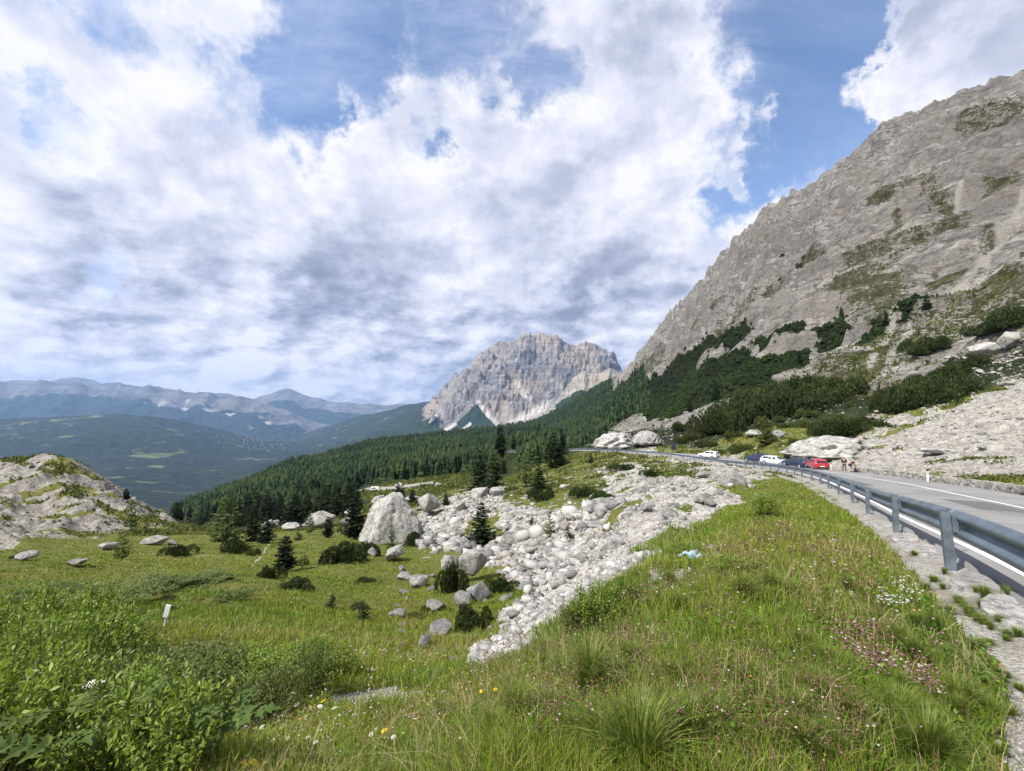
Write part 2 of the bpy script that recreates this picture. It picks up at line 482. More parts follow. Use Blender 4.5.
mGrav = np.maximum(mGrav, region([(1000, 650), (994, 612), (960, 576), (925, 553), (893, 533), (866, 514), (850, 501), (858, 497), (900, 520), (960, 555), (1024, 592), (1200, 700), (1200, 900), (1015, 771), (1008, 720)], 20, 1.5, 25))
mGrav = np.maximum(mGrav, .62 * region([(860, 771), (880, 740), (930, 730), (985, 760), (1000, 790), (860, 800)], 12, 1, 6))
mGrav = np.maximum(mGrav, .7 * stroke([(846, 503), (815, 488), (780, 477), (740, 469), (690, 462)], 2.2, 15, 95))
mGrav = np.maximum(mGrav, .66 * stroke([(255, 562), (262, 557), (267, 548), (270, 541), (274, 537)], .9, 20, 80))
mGrav = np.maximum(mGrav, region([(262, 509), (300, 506), (300, 512), (262, 517)], 3, 70, 400))
mGrav = np.maximum(mGrav, stroke([(352, 490), (395, 488), (432, 483)], 1.6, 110, 260))
mRim = region([(335, 495), (350, 484), (400, 478), (450, 471), (480, 477), (450, 494), (380, 500)], 3, 95, 230)
# hillside right of the road
mScree = region([(862, 468), (836, 452), (822, 445), (845, 436), (900, 430), (950, 415), (990, 392), (1024, 372), (1300, 250), (1300, 520), (1024, 480), (930, 473)], 6, 38, 150)
mScree = np.maximum(mScree, region([(597, 448), (605, 438), (625, 430), (660, 422), (690, 415), (700, 424), (670, 436), (655, 450), (630, 452)], 4, 120, 260))
mScree = np.maximum(mScree, .8 * region([(905, 400), (960, 360), (1024, 320), (1024, 372), (975, 385), (930, 420)], 8, 60, 220))
# mountain: belts of turf, dark dwarf pine and pale scree runnels
W_M = sm(R2, 120, 210) * sm(PX, 575, 650) * (R2 < 1650)
mTurf = np.zeros(PX.shape, np.float32); mPine = mTurf.copy(); mRun = mTurf.copy()
for pts, w in ((([(1060, 250), (1000, 290), (950, 325), (880, 355), (830, 385), (800, 400)]), 22), ([(880, 280), (895, 310), (885, 345)], 24), ([(845, 290), (870, 310)], 18),
               ([(800, 268), (822, 262)], 8), ([(778, 282), (750, 305), (720, 335)], 8), ([(850, 265), (910, 245), (960, 225)], 12), ([(930, 200), (965, 215)], 12),
               ([(960, 130), (1010, 115), (1040, 108)], 9), ([(930, 280), (975, 265)], 9), ([(820, 300), (850, 280)], 7), ([(990, 190), (1024, 175)], 8), ([(870, 200), (930, 170)], 7), ([(1024, 215), (985, 235)], 8),
               ([(640, 372), (665, 355)], 5), ([(900, 225), (880, 255)], 6), ([(690, 330), (720, 300)], 5)):
    mTurf = np.maximum(mTurf, stroke(pts, w, 150, 1500, .9))
for pts, w in (([(600, 425), (640, 402), (690, 385), (740, 368)], 15), ([(620, 402), (650, 388), (690, 368)], 6), ([(690, 362), (720, 345), (745, 332)], 6), ([(842, 312), (835, 328), (818, 336)], 4),
               ([(760, 345), (800, 335)], 5), ([(640, 378), (622, 392)], 5), ([(845, 330), (820, 345)], 5), ([(715, 385), (760, 372), (800, 362)], 10), ([(655, 415), (700, 400), (760, 385)], 13), ([(780, 272), (800, 268)], 3),
               ([(860, 345), (880, 330)], 4), ([(905, 318), (930, 305)], 5)):
    mPine = np.maximum(mPine, stroke(pts, w, 150, 1600, .8))
for pts, w in (([(1030, 210), (1000, 228), (978, 262), (960, 285), (925, 310)], 6), ([(895, 318), (885, 345), (870, 368)], 4), ([(745, 310), (725, 330)], 3), ([(968, 180), (955, 205)], 3.5),
               ([(612, 424), (640, 414)], 1.6), ([(575, 446), (590, 438), (612, 425), (645, 409)], 1.6), ([(700, 375), (660, 400)], 2), ([(910, 330), (885, 372)], 4), ([(1024, 205), (995, 240)], 5), ([(745, 285), (762, 268)], 4)):
    mRun = np.maximum(mRun, stroke(pts, w, 150, 1600, .8))
mPine = np.maximum(mPine, region([(500, 430), (560, 410), (600, 398), (610, 405), (600, 432), (560, 446), (500, 440)], 5, 300, 2000))

# --- relief in metres
n1 = fbm(X2 / 7.0, Y2 / 7.0, 4)
near = 1 - sm(R2, 60, 160)
amp = .48 * sm(R2, 2, 11) * near
relief = amp * n1 + .16 * sm(R2, 8, 20) * near * fbm(X2 / 2.6, Y2 / 2.6, 3) + .07 * sm(R2, 1.5, 5) * near * fbm(X2 / 1.1, Y2 / 1.1, 3)
relief += mTal * sm(R2, 5, 14) * (.75 * ridged(X2 / 4.0, Y2 / 4.0, 4) - .35)
relief += mKnoll * (3.0 * ridged((X2 + .4 * Y2) / 16.0, Y2 / 9.0, 5) - 1.3 + .5 * fbm(X2 / 2.2, Y2 / 1.5, 4))
rightHill = sm(R2, 48, 75) * (1 - sm(R2, 160, 260)) * sm(PX, 640, 760)
relief += rightHill * (2.6 * (ridged(X2 / 14.0, Y2 / 22.0, 5) - .5) + .5 * fbm(X2 / 2.0, Y2 / 2.0, 3)) * sm(R2, 52, 90)
aa = Y2 + .18 * X2 + 25 * fbm(X2 / 160, Y2 / 160, 2); bb = X2
mt = ridged(aa / 75, bb / 170, 6, .52) * 20 - 10
mt += 11 * fbm(aa / 34, bb / 40, 5, .55) + 4.2 * (ridged(aa / 11, bb / 15, 4) - .5)
warpS = 16 * fbm(X2 / 110, Y2 / 110, 3) + 5 * fbm(X2 / 25, Y2 / 25, 3)
def terrace(per, wv, k):
    st = (Z + .10 * Y2 + .06 * X2 + wv) / per; fr_ = st % 1.0
    return per * (sm(fr_, .0, k) - fr_) * np.clip(.8 + 1.2 * fbm(X2 / 70 + per, Y2 / 120, 3), .15, 1.15)
mt += .85 * terrace(30.0, warpS, .34) + .7 * terrace(11.0, warpS * .8, .4)
def cliff(per, wv, k):
    fr_ = ((Z + .10 * Y2 + .06 * X2 + wv) / per) % 1.0
    return (1 - sm(fr_, k * .7, k * 1.25)) * sm(fr_, 0, .06) * np.clip(.62 + 1.4 * fbm(X2 / 70 + per, Y2 / 120, 3), 0, 1.0)
gul = ridged((Y2 + .55 * X2 + 14 * fbm(X2 / 60, Y2 / 60, 3)) / 62, (X2 - .3 * Y2) / 420 + 5, 3)
STRATA = np.stack([cliff(30.0, warpS, .34), cliff(11.0, warpS * .8, .4), sm(gul, .70, .95) * np.clip(.5 + 1.5 * fbm(X2 / 80, Y2 / 80 + 9, 3), 0, 1), mKnoll], -1).astype(np.float32)
mt -= 14 * sm(gul, .62, .95); mt -= 8
scaleM = np.clip(R2 / 480, .25, 1.4)
calm = 1 - .35 * np.clip(mTurf + mRun, 0, 1)
relief += W_M * scaleM * mt * calm * (1 - .4 * sm(R2, 1100, 1500))
far = sm(R2, 150, 500) * (1 - W_M)
relief += far * R2 * (.010 * fbm(X2 / 260, Y2 / 260, 4) * (1 - sm(R2, 1200, 2500)) + .016 * sm(R2, 1500, 3500) * (fbm(X2 / 1300, Y2 / 1300, 6, .55)))
Z = Z + relief

# --- the road bench
near_idx = np.where((R2 < 190) & ((Y2 > -14)))
xs, ys = X2[near_idx], Y2[near_idx]
bs = np.zeros(len(xs)); bd = np.full(len(xs), 1e9)
RLs = RL[::2]; RSs = RS[::2]; RNs = RN[::2]
for i in range(0, len(xs), 40000):
    dx = xs[i:i + 40000, None] - RLs[None, :, 0]; dy = ys[i:i + 40000, None] - RLs[None, :, 1]
    k = np.argmin(dx * dx + dy * dy, 1); j = np.arange(len(k))
    bd[i:i + 40000] = dx[j, k] * RNs[k, 0] + dy[j, k] * RNs[k, 1]
    bs[i:i + 40000] = RSs[k] + dx[j, k] * (RNs[k, 1] * -1) + dy[j, k] * RNs[k, 0]
endk = (bs > .5) & (bs < RS[-1] - .5)
Wd = road_w(bs)
zr = np.interp(bs, RS, RL[:, 2]) - .07
wl = sm(bd, -2.6, -.7); wr = 1 - sm(bd, Wd + .5, Wd + 3.2)
wroad = np.where(endk, wl * wr, 0)
# the verge left of the rail is a crumbling shoulder slightly below the asphalt
zr = zr - .10 * (1 - sm(bd, -.5, .1))
Z[near_idx] = Z[near_idx] * (1 - wroad) + zr * wroad
ROADD = np.full(PX.shape, -99.0); ROADD[near_idx] = np.where(endk, np.where(bd > Wd, Wd - bd - .001, bd), -99)
onroad = np.zeros(PX.shape, np.float32); onroad[near_idx] = np.where(endk, sm(bd, -.55, -.25) * (1 - sm(bd, Wd + .2, Wd + .8)), 0)
mGrav = np.maximum(mGrav, onroad)
LR = np.log(RR)

def H(x, y):
    x = np.asarray(x, float); y = np.asarray(y, float)
    ph = np.arctan2(x, y); r = np.maximum(np.hypot(x, y), RR[0])
    fi = np.clip(np.interp(ph, PHI, np.arange(len(PHI))), 0, len(PHI) - 1.001); fj = np.clip(np.interp(np.log(r), LR, np.arange(len(RR))), 0, len(RR) - 1.001)
    i = fi.astype(int); j = fj.astype(int); a = fi - i; b = fj - j
    return (Z[i, j] * (1 - a) + Z[i + 1, j] * a) * (1 - b) + (Z[i, j + 1] * (1 - a) + Z[i + 1, j + 1] * a) * b

def grid_val(A, x, y):
    ph = np.arctan2(x, y); r = np.maximum(np.hypot(x, y), RR[0])
    i = np.clip(np.rint(np.interp(ph, PHI, np.arange(len(PHI)))).astype(int), 0, len(PHI) - 1)
    j = np.clip(np.rint(np.interp(np.log(r), LR, np.arange(len(RR)))).astype(int), 0, len(RR) - 1)
    return A[i, j]

_t = np.exp(np.linspace(math.log(.8), math.log(13000), 1500))
def at(px, py):
    """the spot of ground seen at that place of the photograph"""
    d = ray(px, py); d = d / d[1]
    h = H(d[0] * _t, d[1] * _t); below = d[2] * _t < h
    k = int(np.argmax(below)) if below.any() else len(_t) - 1
    if k > 0:
        a = d[2] * _t[k - 1] - h[k - 1]; b = h[k] - d[2] * _t[k]
        f = a / (a + b) if a + b > 1e-9 else 0
        t = _t[k - 1] + f * (_t[k] - _t[k - 1])
    else: t = _t[0]
    x, y = d[0] * t, d[1] * t
    return np.array([x, y, float(H(x, y))])

# --- vegetation cover
nz = fbm(X2 / 5.0 + 3, Y2 / 5.0, 4); nzf = fbm(X2 / 1.3, Y2 / 1.3 + 9, 4)
grass = np.ones(PX.shape, np.float32)
talN = np.clip(mTal * 1.08 + 2.1 * (fbm(X2 / 4.5 + 8, Y2 / 4.5, 4) * .7 + nzf * .35) * (mTal > .02) - .20, 0, 1); talN = sm(talN, .25, .6)
kn = fbm((X2 * .8 + Y2 * .6) / 9.0, (Y2 * .8 - X2 * .6) / 4.0, 5)
knollN = mKnoll * sm(-kn, -.16, -.02)
hillN = sm(rightHill, .05, .5) * sm(fbm((X2 + .7 * Y2) / 16.0 + 5, (Y2 - .7 * X2) / 34.0, 5), -.02, .10)
bare = np.maximum.reduce([talN, knollN, hillN * (1 - .7 * region([(690, 455), (660, 445), (700, 410), (760, 385), (830, 370), (900, 350), (880, 420), (830, 440), (760, 452)], 12, 70, 240)), mScree * sm(fbm(X2 / 6.0, Y2 / 6.0 + 5, 4), -.34, -.12)])
mtT = np.clip(mTurf * .62 + .45 * fbm((X2 + .5 * Z) / 40, (Y2 - .4 * Z) / 80 + 4, 5) + .05, 0, 1)
mtBare = W_M * (1 - mtT)
bare = np.clip(np.maximum(bare, mtBare), 0, 1)
gravN = sm(mGrav + 1.15 * (nzf * .6 + .5 * fbm(X2 / .45, Y2 / .45, 3)) * (mGrav > .01) * (mGrav < .985), .34, .6)
pineN = sm(mPine + .55 * fbm(X2 / 22, Y2 / 22 + 14, 5), .42, .6) * (R2 > 140)
woods = (sm(R2, 105, 150) * (1 - W_M) * sm(PX, 135, 175) * (R2 < 1800)) * (1 - mRim)
runN = .85 * sm(mRun * .9 + .8 * fbm((Y2 + .5 * X2) / 9, X2 / 26, 4) + .25 * fbm(X2 / 30, Y2 / 30, 3), .35, .95)
valley = sm(R2, 1700, 2200)
A1 = np.stack([bare, gravN, np.maximum(pineN * (R2 < 1800), woods), runN], -1)
warmN = np.clip(.5 + .9 * fbm(X2 / 3.5, Y2 / 3.5 + 40, 4) + .35 * sm(R2, 9, 25) * (PX < 480), 0, 1)
A2 = np.stack([warmN, W_M, valley, np.maximum(mTal * .8, 0 * mKnoll)], -1)
GRASSM = (1 - bare) * (1 - gravN) * (1 - onroad)
print('masks', time.time() - T0)

# ------------------------------------------------------------------ terrain material
def terrain_mat():
    m, t, b = new_mat('alpine_ground')
    geo = t.new('ShaderNodeNewGeometry'); pos = geo.outputs['Position']
    a1 = t.new('ShaderNodeAttribute'); a1.attribute_name = 'cover'
    a2 = t.new('ShaderNodeAttribute'); a2.attribute_name = 'zone'
    s1 = t.new('ShaderNodeSeparateColor'); t.ln(a1.outputs['Color'], s1.inputs[0])
    s2 = t.new('ShaderNodeSeparateColor'); t.ln(a2.outputs['Color'], s2.inputs[0])
    bare, grav, wood, run = s1.outputs[0], s1.outputs[1], s1.outputs[2], a1.outputs['Alpha']
    warm, mtn, val, pale = s2.outputs[0], s2.outputs[1], s2.outputs[2], a2.outputs['Alpha']
    # turf
    g1 = t.noise(pos, 2.3, 6, .65); g2 = t.noise(pos, .25, 4, .6); g3 = t.noise(pos, 14, 4, .7)
    gr = t.mix(t.mapr(g1, .35, .65), (.070, .082, .020), (.112, .125, .028))
    gr = t.mix(t.math('MULTIPLY', t.mapr(warm, .35, .85), .6), gr, (.130, .128, .034))
    gr = t.mix(t.math('MULTIPLY', t.mapr(g2, .52, .66), .5), gr, (.135, .095, .040))
    gr = t.mix(t.math('MULTIPLY', t.mapr(g3, .55, .7), .5), gr, (.055, .065, .015))
    gm = t.mix(t.mapr(t.noise(pos, .2, 6, .7), .38, .62), (.060, .062, .028), (.135, .125, .065))
    gr = t.mix(mtn, gr, gm)
    # rock
    r1 = t.noise(pos, .9, 8, .68, .3); r2 = t.noise(pos, .055, 8, .65, .6); r3 = t.noise(pos, .012, 5, .6, .5); r4 = t.noise(pos, 5.0, 5, .7)
    rk = t.mix(t.mapr(t.math('ADD', t.math('MULTIPLY', r1, .5), t.math('MULTIPLY', r4, .5)), .36, .62), (.125, .117, .105), (.37, .35, .318))
    rf = t.noise(pos, .28, 8, .74, .4); rm = t.mix(t.mapr(t.math('ADD', t.math('ADD', t.math('MULTIPLY', r2, .34), t.math('MULTIPLY', r1, .26)), t.math('MULTIPLY', rf, .4)), .40, .60), (.235, .222, .203), (.66, .628, .575))
    rm = t.mix(t.math('MULTIPLY', t.mapr(r3, .54, .70), .45), rm, (.42, .37, .30))
    rm = t.mix(t.math('MULTIPLY', t.mapr(t.noise(pos, .22, 8, .78), .53, .62), .7), rm, (.085, .082, .07))
    # thin dark joints that follow the bedding
    mp = t.new('ShaderNodeMapping'); mp.inputs['Rotation'].default_value = (.25, .5, .2); mp.inputs['Scale'].default_value = (.02, .02, .26)
    t.ln(pos, mp.inputs['Vector'])
    bed = t.noise(mp.outputs[0], 1.0, 7, .7, .8)
    rm = t.mix(t.math('MULTIPLY', t.mapr(bed, .52, .60), .45), rm, (.12, .115, .105))
    sn = t.new('ShaderNodeSeparateXYZ'); t.ln(geo.outputs['True Normal'], sn.inputs[0])
    flat = t.mapr(t.math('ADD', sn.outputs[2], t.math('MULTIPLY', t.math('SUBTRACT', rf, .5), .25)), .80, .93)
    rm = t.mix(t.math('MULTIPLY', flat, .6), rm, t.mix(t.mapr(r1, .4, .6), (.40, .375, .335), (.56, .535, .49)))
    steep = t.mapr(sn.outputs[2], .72, .50)
    rm = t.mix(t.math('MULTIPLY', steep, .15), rm, t.mix(t.mapr(r2, .4, .6), (.40, .35, .285), (.19, .18, .17)))
    vm = t.new('ShaderNodeMapping'); vm.inputs['Rotation'].default_value = (.1, .62, .1); vm.inputs['Scale'].default_value = (.020, .028, .060); t.ln(pos, vm.inputs['Vector'])
    vn = t.new('ShaderNodeTexNoise'); vn.inputs['Scale'].default_value = 2.0; vn.inputs['Detail'].default_value = 6; t.ln(vm.outputs[0], vn.inputs['Vector'])
    va = t.new('ShaderNodeVectorMath'); va.operation = 'MULTIPLY_ADD'; t.ln(vn.outputs['Color'], va.inputs[0]); va.inputs[1].default_value = (.9, .9, .9); t.ln(vm.outputs[0], va.inputs[2])
    vv = t.new('ShaderNodeTexVoronoi'); vv.feature = 'DISTANCE_TO_EDGE'; vv.inputs['Scale'].default_value = 1.0; t.ln(va.outputs[0], vv.inputs['Vector'])
    rm = t.mix(t.mapr(vv.outputs['Distance'], 0.0, .07, .62, 0.0), rm, (.085, .08, .072))
    a3 = t.new('ShaderNodeAttribute'); a3.attribute_name = 'strata'; s3 = t.new('ShaderNodeSeparateColor'); t.ln(a3.outputs['Color'], s3.inputs[0])
    rm = t.mix(t.math('MULTIPLY', t.mapr(t.math('ADD', s3.outputs[0], t.math('MULTIPLY', t.math('SUBTRACT', rf, .5), .9)), .3, .75), .55), rm, t.mix(t.mapr(r2, .42, .58), (.33, .29, .245), (.20, .19, .178)))
    rm = t.mix(t.math('MULTIPLY', t.mapr(t.math('ADD', s3.outputs[1], t.math('MULTIPLY', t.math('SUBTRACT', r1, .5), .9)), .3, .75), .38), rm, (.19, .18, .165))
    rm = t.mix(t.math('MULTIPLY', t.mapr(t.math('ADD', s3.outputs[2], t.math('MULTIPLY', t.math('SUBTRACT', rf, .5), 1.0)), .35, .75), .75), rm, t.mix(t.mapr(r1, .4, .6), (.46, .43, .385), (.62, .59, .54)))
    rk = t.mix(t.math('MULTIPLY', a3.outputs['Alpha'], .85), rk, t.mix(t.mapr(t.math('ADD', t.math('MULTIPLY', r1, .5), t.math('MULTIPLY', r4, .5)), .38, .62), (.10, .092, .08), (.29, .268, .235)))
    rk = t.mix(mtn, rk, rm)
    rk = t.mix(t.math('MULTIPLY', pale, .75), rk, t.mix(t.mapr(t.math('ADD', t.math('MULTIPLY', r1, .4), t.math('MULTIPLY', t.noise(pos, 9, 4, .75), .6)), .42, .58), (.12, .112, .098), (.44, .425, .395)))
    br = t.math('ADD', bare, t.math('MULTIPLY', t.math('SUBTRACT', r1, .5), .9))
    mm = t.math('ADD', t.math('MULTIPLY', t.math('SUBTRACT', t.noise(pos, .10, 8, .72), .5), 1.5), t.math('MULTIPLY', t.math('SUBTRACT', t.noise(pos, .45, 6, .7), .5), 1.1))
    br = t.math('ADD', br, t.math('MULTIPLY', mm, mtn))
    col = t.mix(t.mapr(br, .35, .6), gr, rk)
    # gravel
    gv = t.mix(t.mapr(t.noise(pos, 34, 5, .75), .38, .62), (.15, .142, .128), (.42, .40, .37))
    gv = t.mix(t.math('MULTIPLY', t.mapr(t.noise(pos, 1.7, 5, .7), .48, .62), .55), gv, (.15, .125, .09))
    col = t.mix(t.mapr(t.math('ADD', grav, t.math('MULTIPLY', t.math('SUBTRACT', g1, .5), .7)), .35, .6), col, gv)
    col = t.mix(t.math('MULTIPLY', run, .92), col, t.mix(t.mapr(r1, .35, .65), (.46, .43, .385), (.62, .59, .54)))
    # dwarf pine and forest floor
    pw = t.mix(t.mapr(t.noise(pos, .35, 5, .7), .35, .65), (.012, .019, .008), (.034, .044, .018))
    col = t.mix(t.mapr(t.math('ADD', wood, t.math('MULTIPLY', t.math('SUBTRACT', t.noise(pos, .12, 6, .7), .5), .9)), .42, .58), col, pw)
    # far valley: woods with meadows and hamlets' fields
    v1 = t.noise(pos, .0018, 7, .66, .6); v2 = t.noise(pos, .012, 4, .6); v3 = t.noise(pos, .0042, 6, .6, .5)
    vf = t.mix(t.mapr(t.math('ADD', t.math('MULTIPLY', v2, .5), t.math('MULTIPLY', t.noise(pos, .03, 4, .7), .5)), .38, .62), (.005, .010, .008), (.030, .045, .024))
    mead = t.mix(t.mapr(v2, .35, .65), (.075, .105, .04), (.135, .16, .062))
    fld = t.mapr(t.math('ADD', t.math('MULTIPLY', v1, .55), t.math('MULTIPLY', v3, .45)), .56, .605)
    vc = t.mix(fld, vf, mead)
    col = t.mix(val, col, vc)
    t.ln(col, b.inputs['Base Color'])
    b.inputs['Roughness'].default_value = .95; b.inputs['Specular IOR Level'].default_value = .1
    # relief too fine for the sheet
    h = t.math('MULTIPLY', t.math('ADD', r4, t.math('MULTIPLY', t.noise(pos, 20, 4, .7), .5)), 1.0)
    bn = t.bump(h, .6, .08)
    hm = t.math('MULTIPLY', t.math('ADD', t.math('ADD', t.math('MULTIPLY', r2, 1.6), t.math('MULTIPLY', t.noise(pos, .22, 7, .7), .9)), t.math('MULTIPLY', bed, .5)), mtn)
    hm2 = t.math('MULTIPLY', rf, mtn)
    bn = t.bump(hm2, 1.0, 4.0, bn)
    bn = t.bump(hm, 1.0, 9.0, bn)
    hv = t.math('MULTIPLY', t.math('MULTIPLY', t.noise(pos, .03, 5, .7), t.math('SUBTRACT', 1.0, fld)), val)
    bn = t.bump(hv, 1.0, 25.0, bn)
    t.ln(bn, b.inputs['Normal'])
    return m
MT = terrain_mat()

def sheet_faces(na, nb):
    i, j = np.meshgrid(np.arange(na - 1), np.arange(nb - 1), indexing='ij')
    a = (i * nb + j).ravel()
    return np.stack([a, a + 1, a + nb + 1, a + nb], 1)
VT = np.stack([X2.ravel(), Y2.ravel(), Z.ravel()], 1)
FT = sheet_faces(len(PHI), len(RR))
fr = R2.ravel()[FT].mean(1); fp = PX.ravel()[FT].mean(1); fw = W_M.ravel()[FT].mean(1)
cls = np.where(fr > 1800, 2, np.where(fw > .5, 1, 0))
fX = X2.ravel()[FT].mean(1); fY = Y2.ravel()[FT].mean(1)
cls = np.where((cls == 2) & ((fX > 4500) | (fY < 0)), 9, cls)
a1f = A1.reshape(-1, 4); a2f = A2.reshape(-1, 4); a3f = STRATA.reshape(-1, 4)
for c, nm in ((0, 'ground'), (1, 'mountain_slope'), (2, 'valley_hills')):
    f = FT[cls == c]; u, inv = np.unique(f, return_inverse=True)
    me = make_mesh(nm, VT[u], inv.reshape(f.shape), [MT], True, {'cover': a1f[u], 'zone': a2f[u], 'strata': a3f[u]})
    tag(ob(nm, me), kind='structure')
# hole under the viewpoint
rim = np.linspace(-PI, PI, 60, endpoint=False)
tag(ob('ground_patch', py_mesh('ground_patch', [(.26 * math.sin(a), .26 * math.cos(a), float(H(.25 * math.sin(a), .25 * math.cos(a)))) for a in rim], [tuple(range(60))], [MT])), kind='structure')
print('terrain mesh', time.time() - T0)

# ------------------------------------------------------------------ far mountains
def far_mat(name, cols, veg, patch=(.36, .30, .26), bumpd=40, sc=1.0):
    m, t, b = new_mat(name)
    geo = t.new('ShaderNodeNewGeometry'); pos = geo.outputs['Position']
    a1 = t.new('ShaderNodeAttribute'); a1.attribute_name = 'cover'
    s1 = t.new('ShaderNodeSeparateColor'); t.ln(a1.outputs['Color'], s1.inputs[0])
    n1 = t.noise(pos, .006 * sc, 8, .68, .5); n2 = t.noise(pos, .0016 * sc, 5, .6, .5); n3 = t.noise(pos, .03 * sc, 5, .7)
    col = t.mix(t.mapr(t.math('ADD', t.math('MULTIPLY', n1, .6), t.math('MULTIPLY', n3, .4)), .36, .64), cols[0], cols[1])
    col = t.mix(t.math('MULTIPLY', t.mapr(n2, .46, .62), .8), col, patch)
    mp = t.new('ShaderNodeMapping'); mp.inputs['Rotation'].default_value = (.12, .22, 0); mp.inputs['Scale'].default_value = (.0012 * sc, .0012 * sc, .022 * sc)
    t.ln(pos, mp.inputs['Vector'])
    bed = t.noise(mp.outputs[0], 1.0, 6, .65, .6)
    col = t.mix(t.math('MULTIPLY', t.mapr(bed, .5, .6), .35), col, tuple(c * .55 for c in cols[0]))
    col = t.mix(s1.outputs[1], col, t.mix(t.mapr(n3, .3, .7), (.40, .37, .34), (.52, .49, .45)))
    vg = t.mix(t.mapr(n3, .35, .65), veg, tuple(v * 2.0 for v in veg))
    col = t.mix(t.mapr(t.math('ADD', s1.outputs[0], t.math('MULTIPLY', t.math('SUBTRACT', n1, .5), 1.0)), .42, .58), col, vg)
    col = t.mix(t.mapr(t.math('ADD', s1.outputs[2], t.math('MULTIPLY', t.math('SUBTRACT', n1, .5), 1.2)), .45, .6), col, (.13, .17, .06))
    t.ln(col, b.inputs['Base Color']); b.inputs['Roughness'].default_value = .95; b.inputs['Specular IOR Level'].default_value = .1
    h = t.math('ADD', t.math('ADD', n1, t.math('MULTIPLY', n3, .25)), t.math('MULTIPLY', bed, .35))
    t.ln(t.bump(h, .8, bumpd), b.inputs['Normal'])
    return m

def far_sheet(name, ctrl, pxa, pxb, ra, rb, npx, nr, rel, cover, mat, lab):
    pts = [P(px, py, Y) for px, l in ctrl.items() for Y, py in l]
    f = fit_ctrl(pts, lam=1e-6, fwd=True)
    phi = np.arctan(np.linspace((pxa - CX) / F, (pxb - CX) / F, npx)); r = seg(ra, rb, nr)
    Zm = f(phi, r, 160, 120)
    A, B = np.meshgrid(phi, r, indexing='ij'); X = B * np.tan(A); Y = B
    px, py, _ = proj(X, Y, Zm)
    Zm = Zm + rel(X, Y, Zm, px, py, A, B)
    px, py, _ = proj(X, Y, Zm)
    cov = cover(X, Y, Zm, px, py, B)
    me = make_mesh(name, np.stack([X.ravel(), Y.ravel(), Zm.ravel()], 1), sheet_faces(npx, nr), [mat], True, {'cover': cov.reshape(-1, 4)})
    return tag(ob(name, me), kind='structure')

def crest(px, pts):
    return np.interp(px, [p[0] for p in pts], [p[1] for p in pts])
CREST = [(380, 432), (400, 424), (415, 412), (425, 406), (430, 402), (438, 397), (446, 388), (456, 380), (466, 371), (474, 364), (480, 355), (485, 349), (492, 350), (497, 346), (503, 347), (510, 343), (516, 344), (521, 340), (525, 336),
         (532, 334.5), (539, 335.5), (543, 341), (550, 340), (556, 338.5), (566, 342), (574, 345), (582, 344), (590, 350), (597, 348), (603, 346), (609, 350), (616, 360), (622, 366), (630, 380), (650, 395), (680, 415), (720, 430)]
CM = {}
for px in (380, 400, 420, 435, 450, 465, 480, 495, 510, 525, 540, 555, 570, 585, 600, 615, 630, 650, 680, 720):
    c = crest(px, CREST); w = sm(px, 400, 450) * (1 - sm(px, 630, 690))
    foot = 438
    CM[px] = [(3300, foot + 6), (3900, foot - 8 * w), (4400, foot - 6 - (foot - c) * .12), (4650, c + (foot - c) * .62), (4950, c + (foot - c) * .33), (5300, c + (foot - c) * .12), (5600, c), (6300, c + (foot - c) * .25), (7500, foot)]
def rel_c(X, Y, Zm, px, py, A, B):
    w = sm(B, 4150, 4700) * (1 - .5 * sm(B, 5700, 6500)) * sm(px, 395, 445)
    q = px + 9 * fbm(A * 14, B / 900, 3)
    g = ridged(q / 34 + py / 45, B / 900, 5, .5) * 170 - 90 + 110 * fbm(q / 40, B / 700 + 2, 3)
    fz = ((Zm + 60 * fbm(q / 30, B / 600, 3)) / 120) % 1.0
    g += 95 * (sm(fz, 0, .4) - fz)
    g += 80 * (ridged((q + py * .7) / 9, B / 420 + 3, 4) - .5)
    g += 45 * fbm(q / 4, B / 120, 4) + 40 * (ridged(q / 5 + 3, B / 300, 3) - .5)
    top = 1 - .35 * sm(B, 5250, 5560)
    return w * g * top + 18 * fbm(q / 2.5, B / 150, 3) * sm(B, 4150, 4700) * sm(px, 395, 445)
def cov_c(X, Y, Zm, px, py, B):
    n = fbm(X / 260, Y / 260, 5)
    veg = 1 - sm(B, 4150, 4450) * sm(px, 405, 440)
    cone = sm(poly_sd(px, py, [(478, 401), (492, 419), (499, 432), (440, 436), (455, 424), (468, 412)]), -2, 2)
    veg = np.maximum(veg, cone)
    veg = np.maximum(veg, sm(py + 10 * n, 412, 424) * (px < 440))
    scr = np.zeros_like(px)
    for pts, wd in (([(517, 383), (521, 392), (530, 398)], 3), ([(478, 402), (486, 412), (498, 426)], 2.2), ([(545, 405), (525, 416), (512, 426)], 5), ([(455, 424), (446, 430)], 2), ([(430, 422), (436, 416)], 1.5), ([(385, 412), (392, 408)], 2), ([(404, 411), (407, 405)], 1.5), ([(470, 424), (462, 430)], 1.6)):
        d2 = np.full(px.shape, 1e9)
        for (x1, y1), (x2, y2) in zip(pts[:-1], pts[1:]):
            dx, dy = x2 - x1, y2 - y1; tt = np.clip(((px - x1) * dx + (py - y1) * dy) / (dx * dx + dy * dy), 0, 1)
            d2 = np.minimum(d2, (px - x1 - tt * dx) ** 2 + (py - y1 - tt * dy) ** 2)
        scr = np.maximum(scr, 1 - sm(np.sqrt(d2) + 2 * n, wd * .5, wd * 1.5))
    veg = veg * (1 - scr)
    return np.stack([veg, scr, 0 * veg, 0 * veg], -1)
MC = far_mat('limestone_massif', ((.120, .118, .124), (.315, .30, .295)), (.014, .026, .016), (.34, .28, .228), 80)
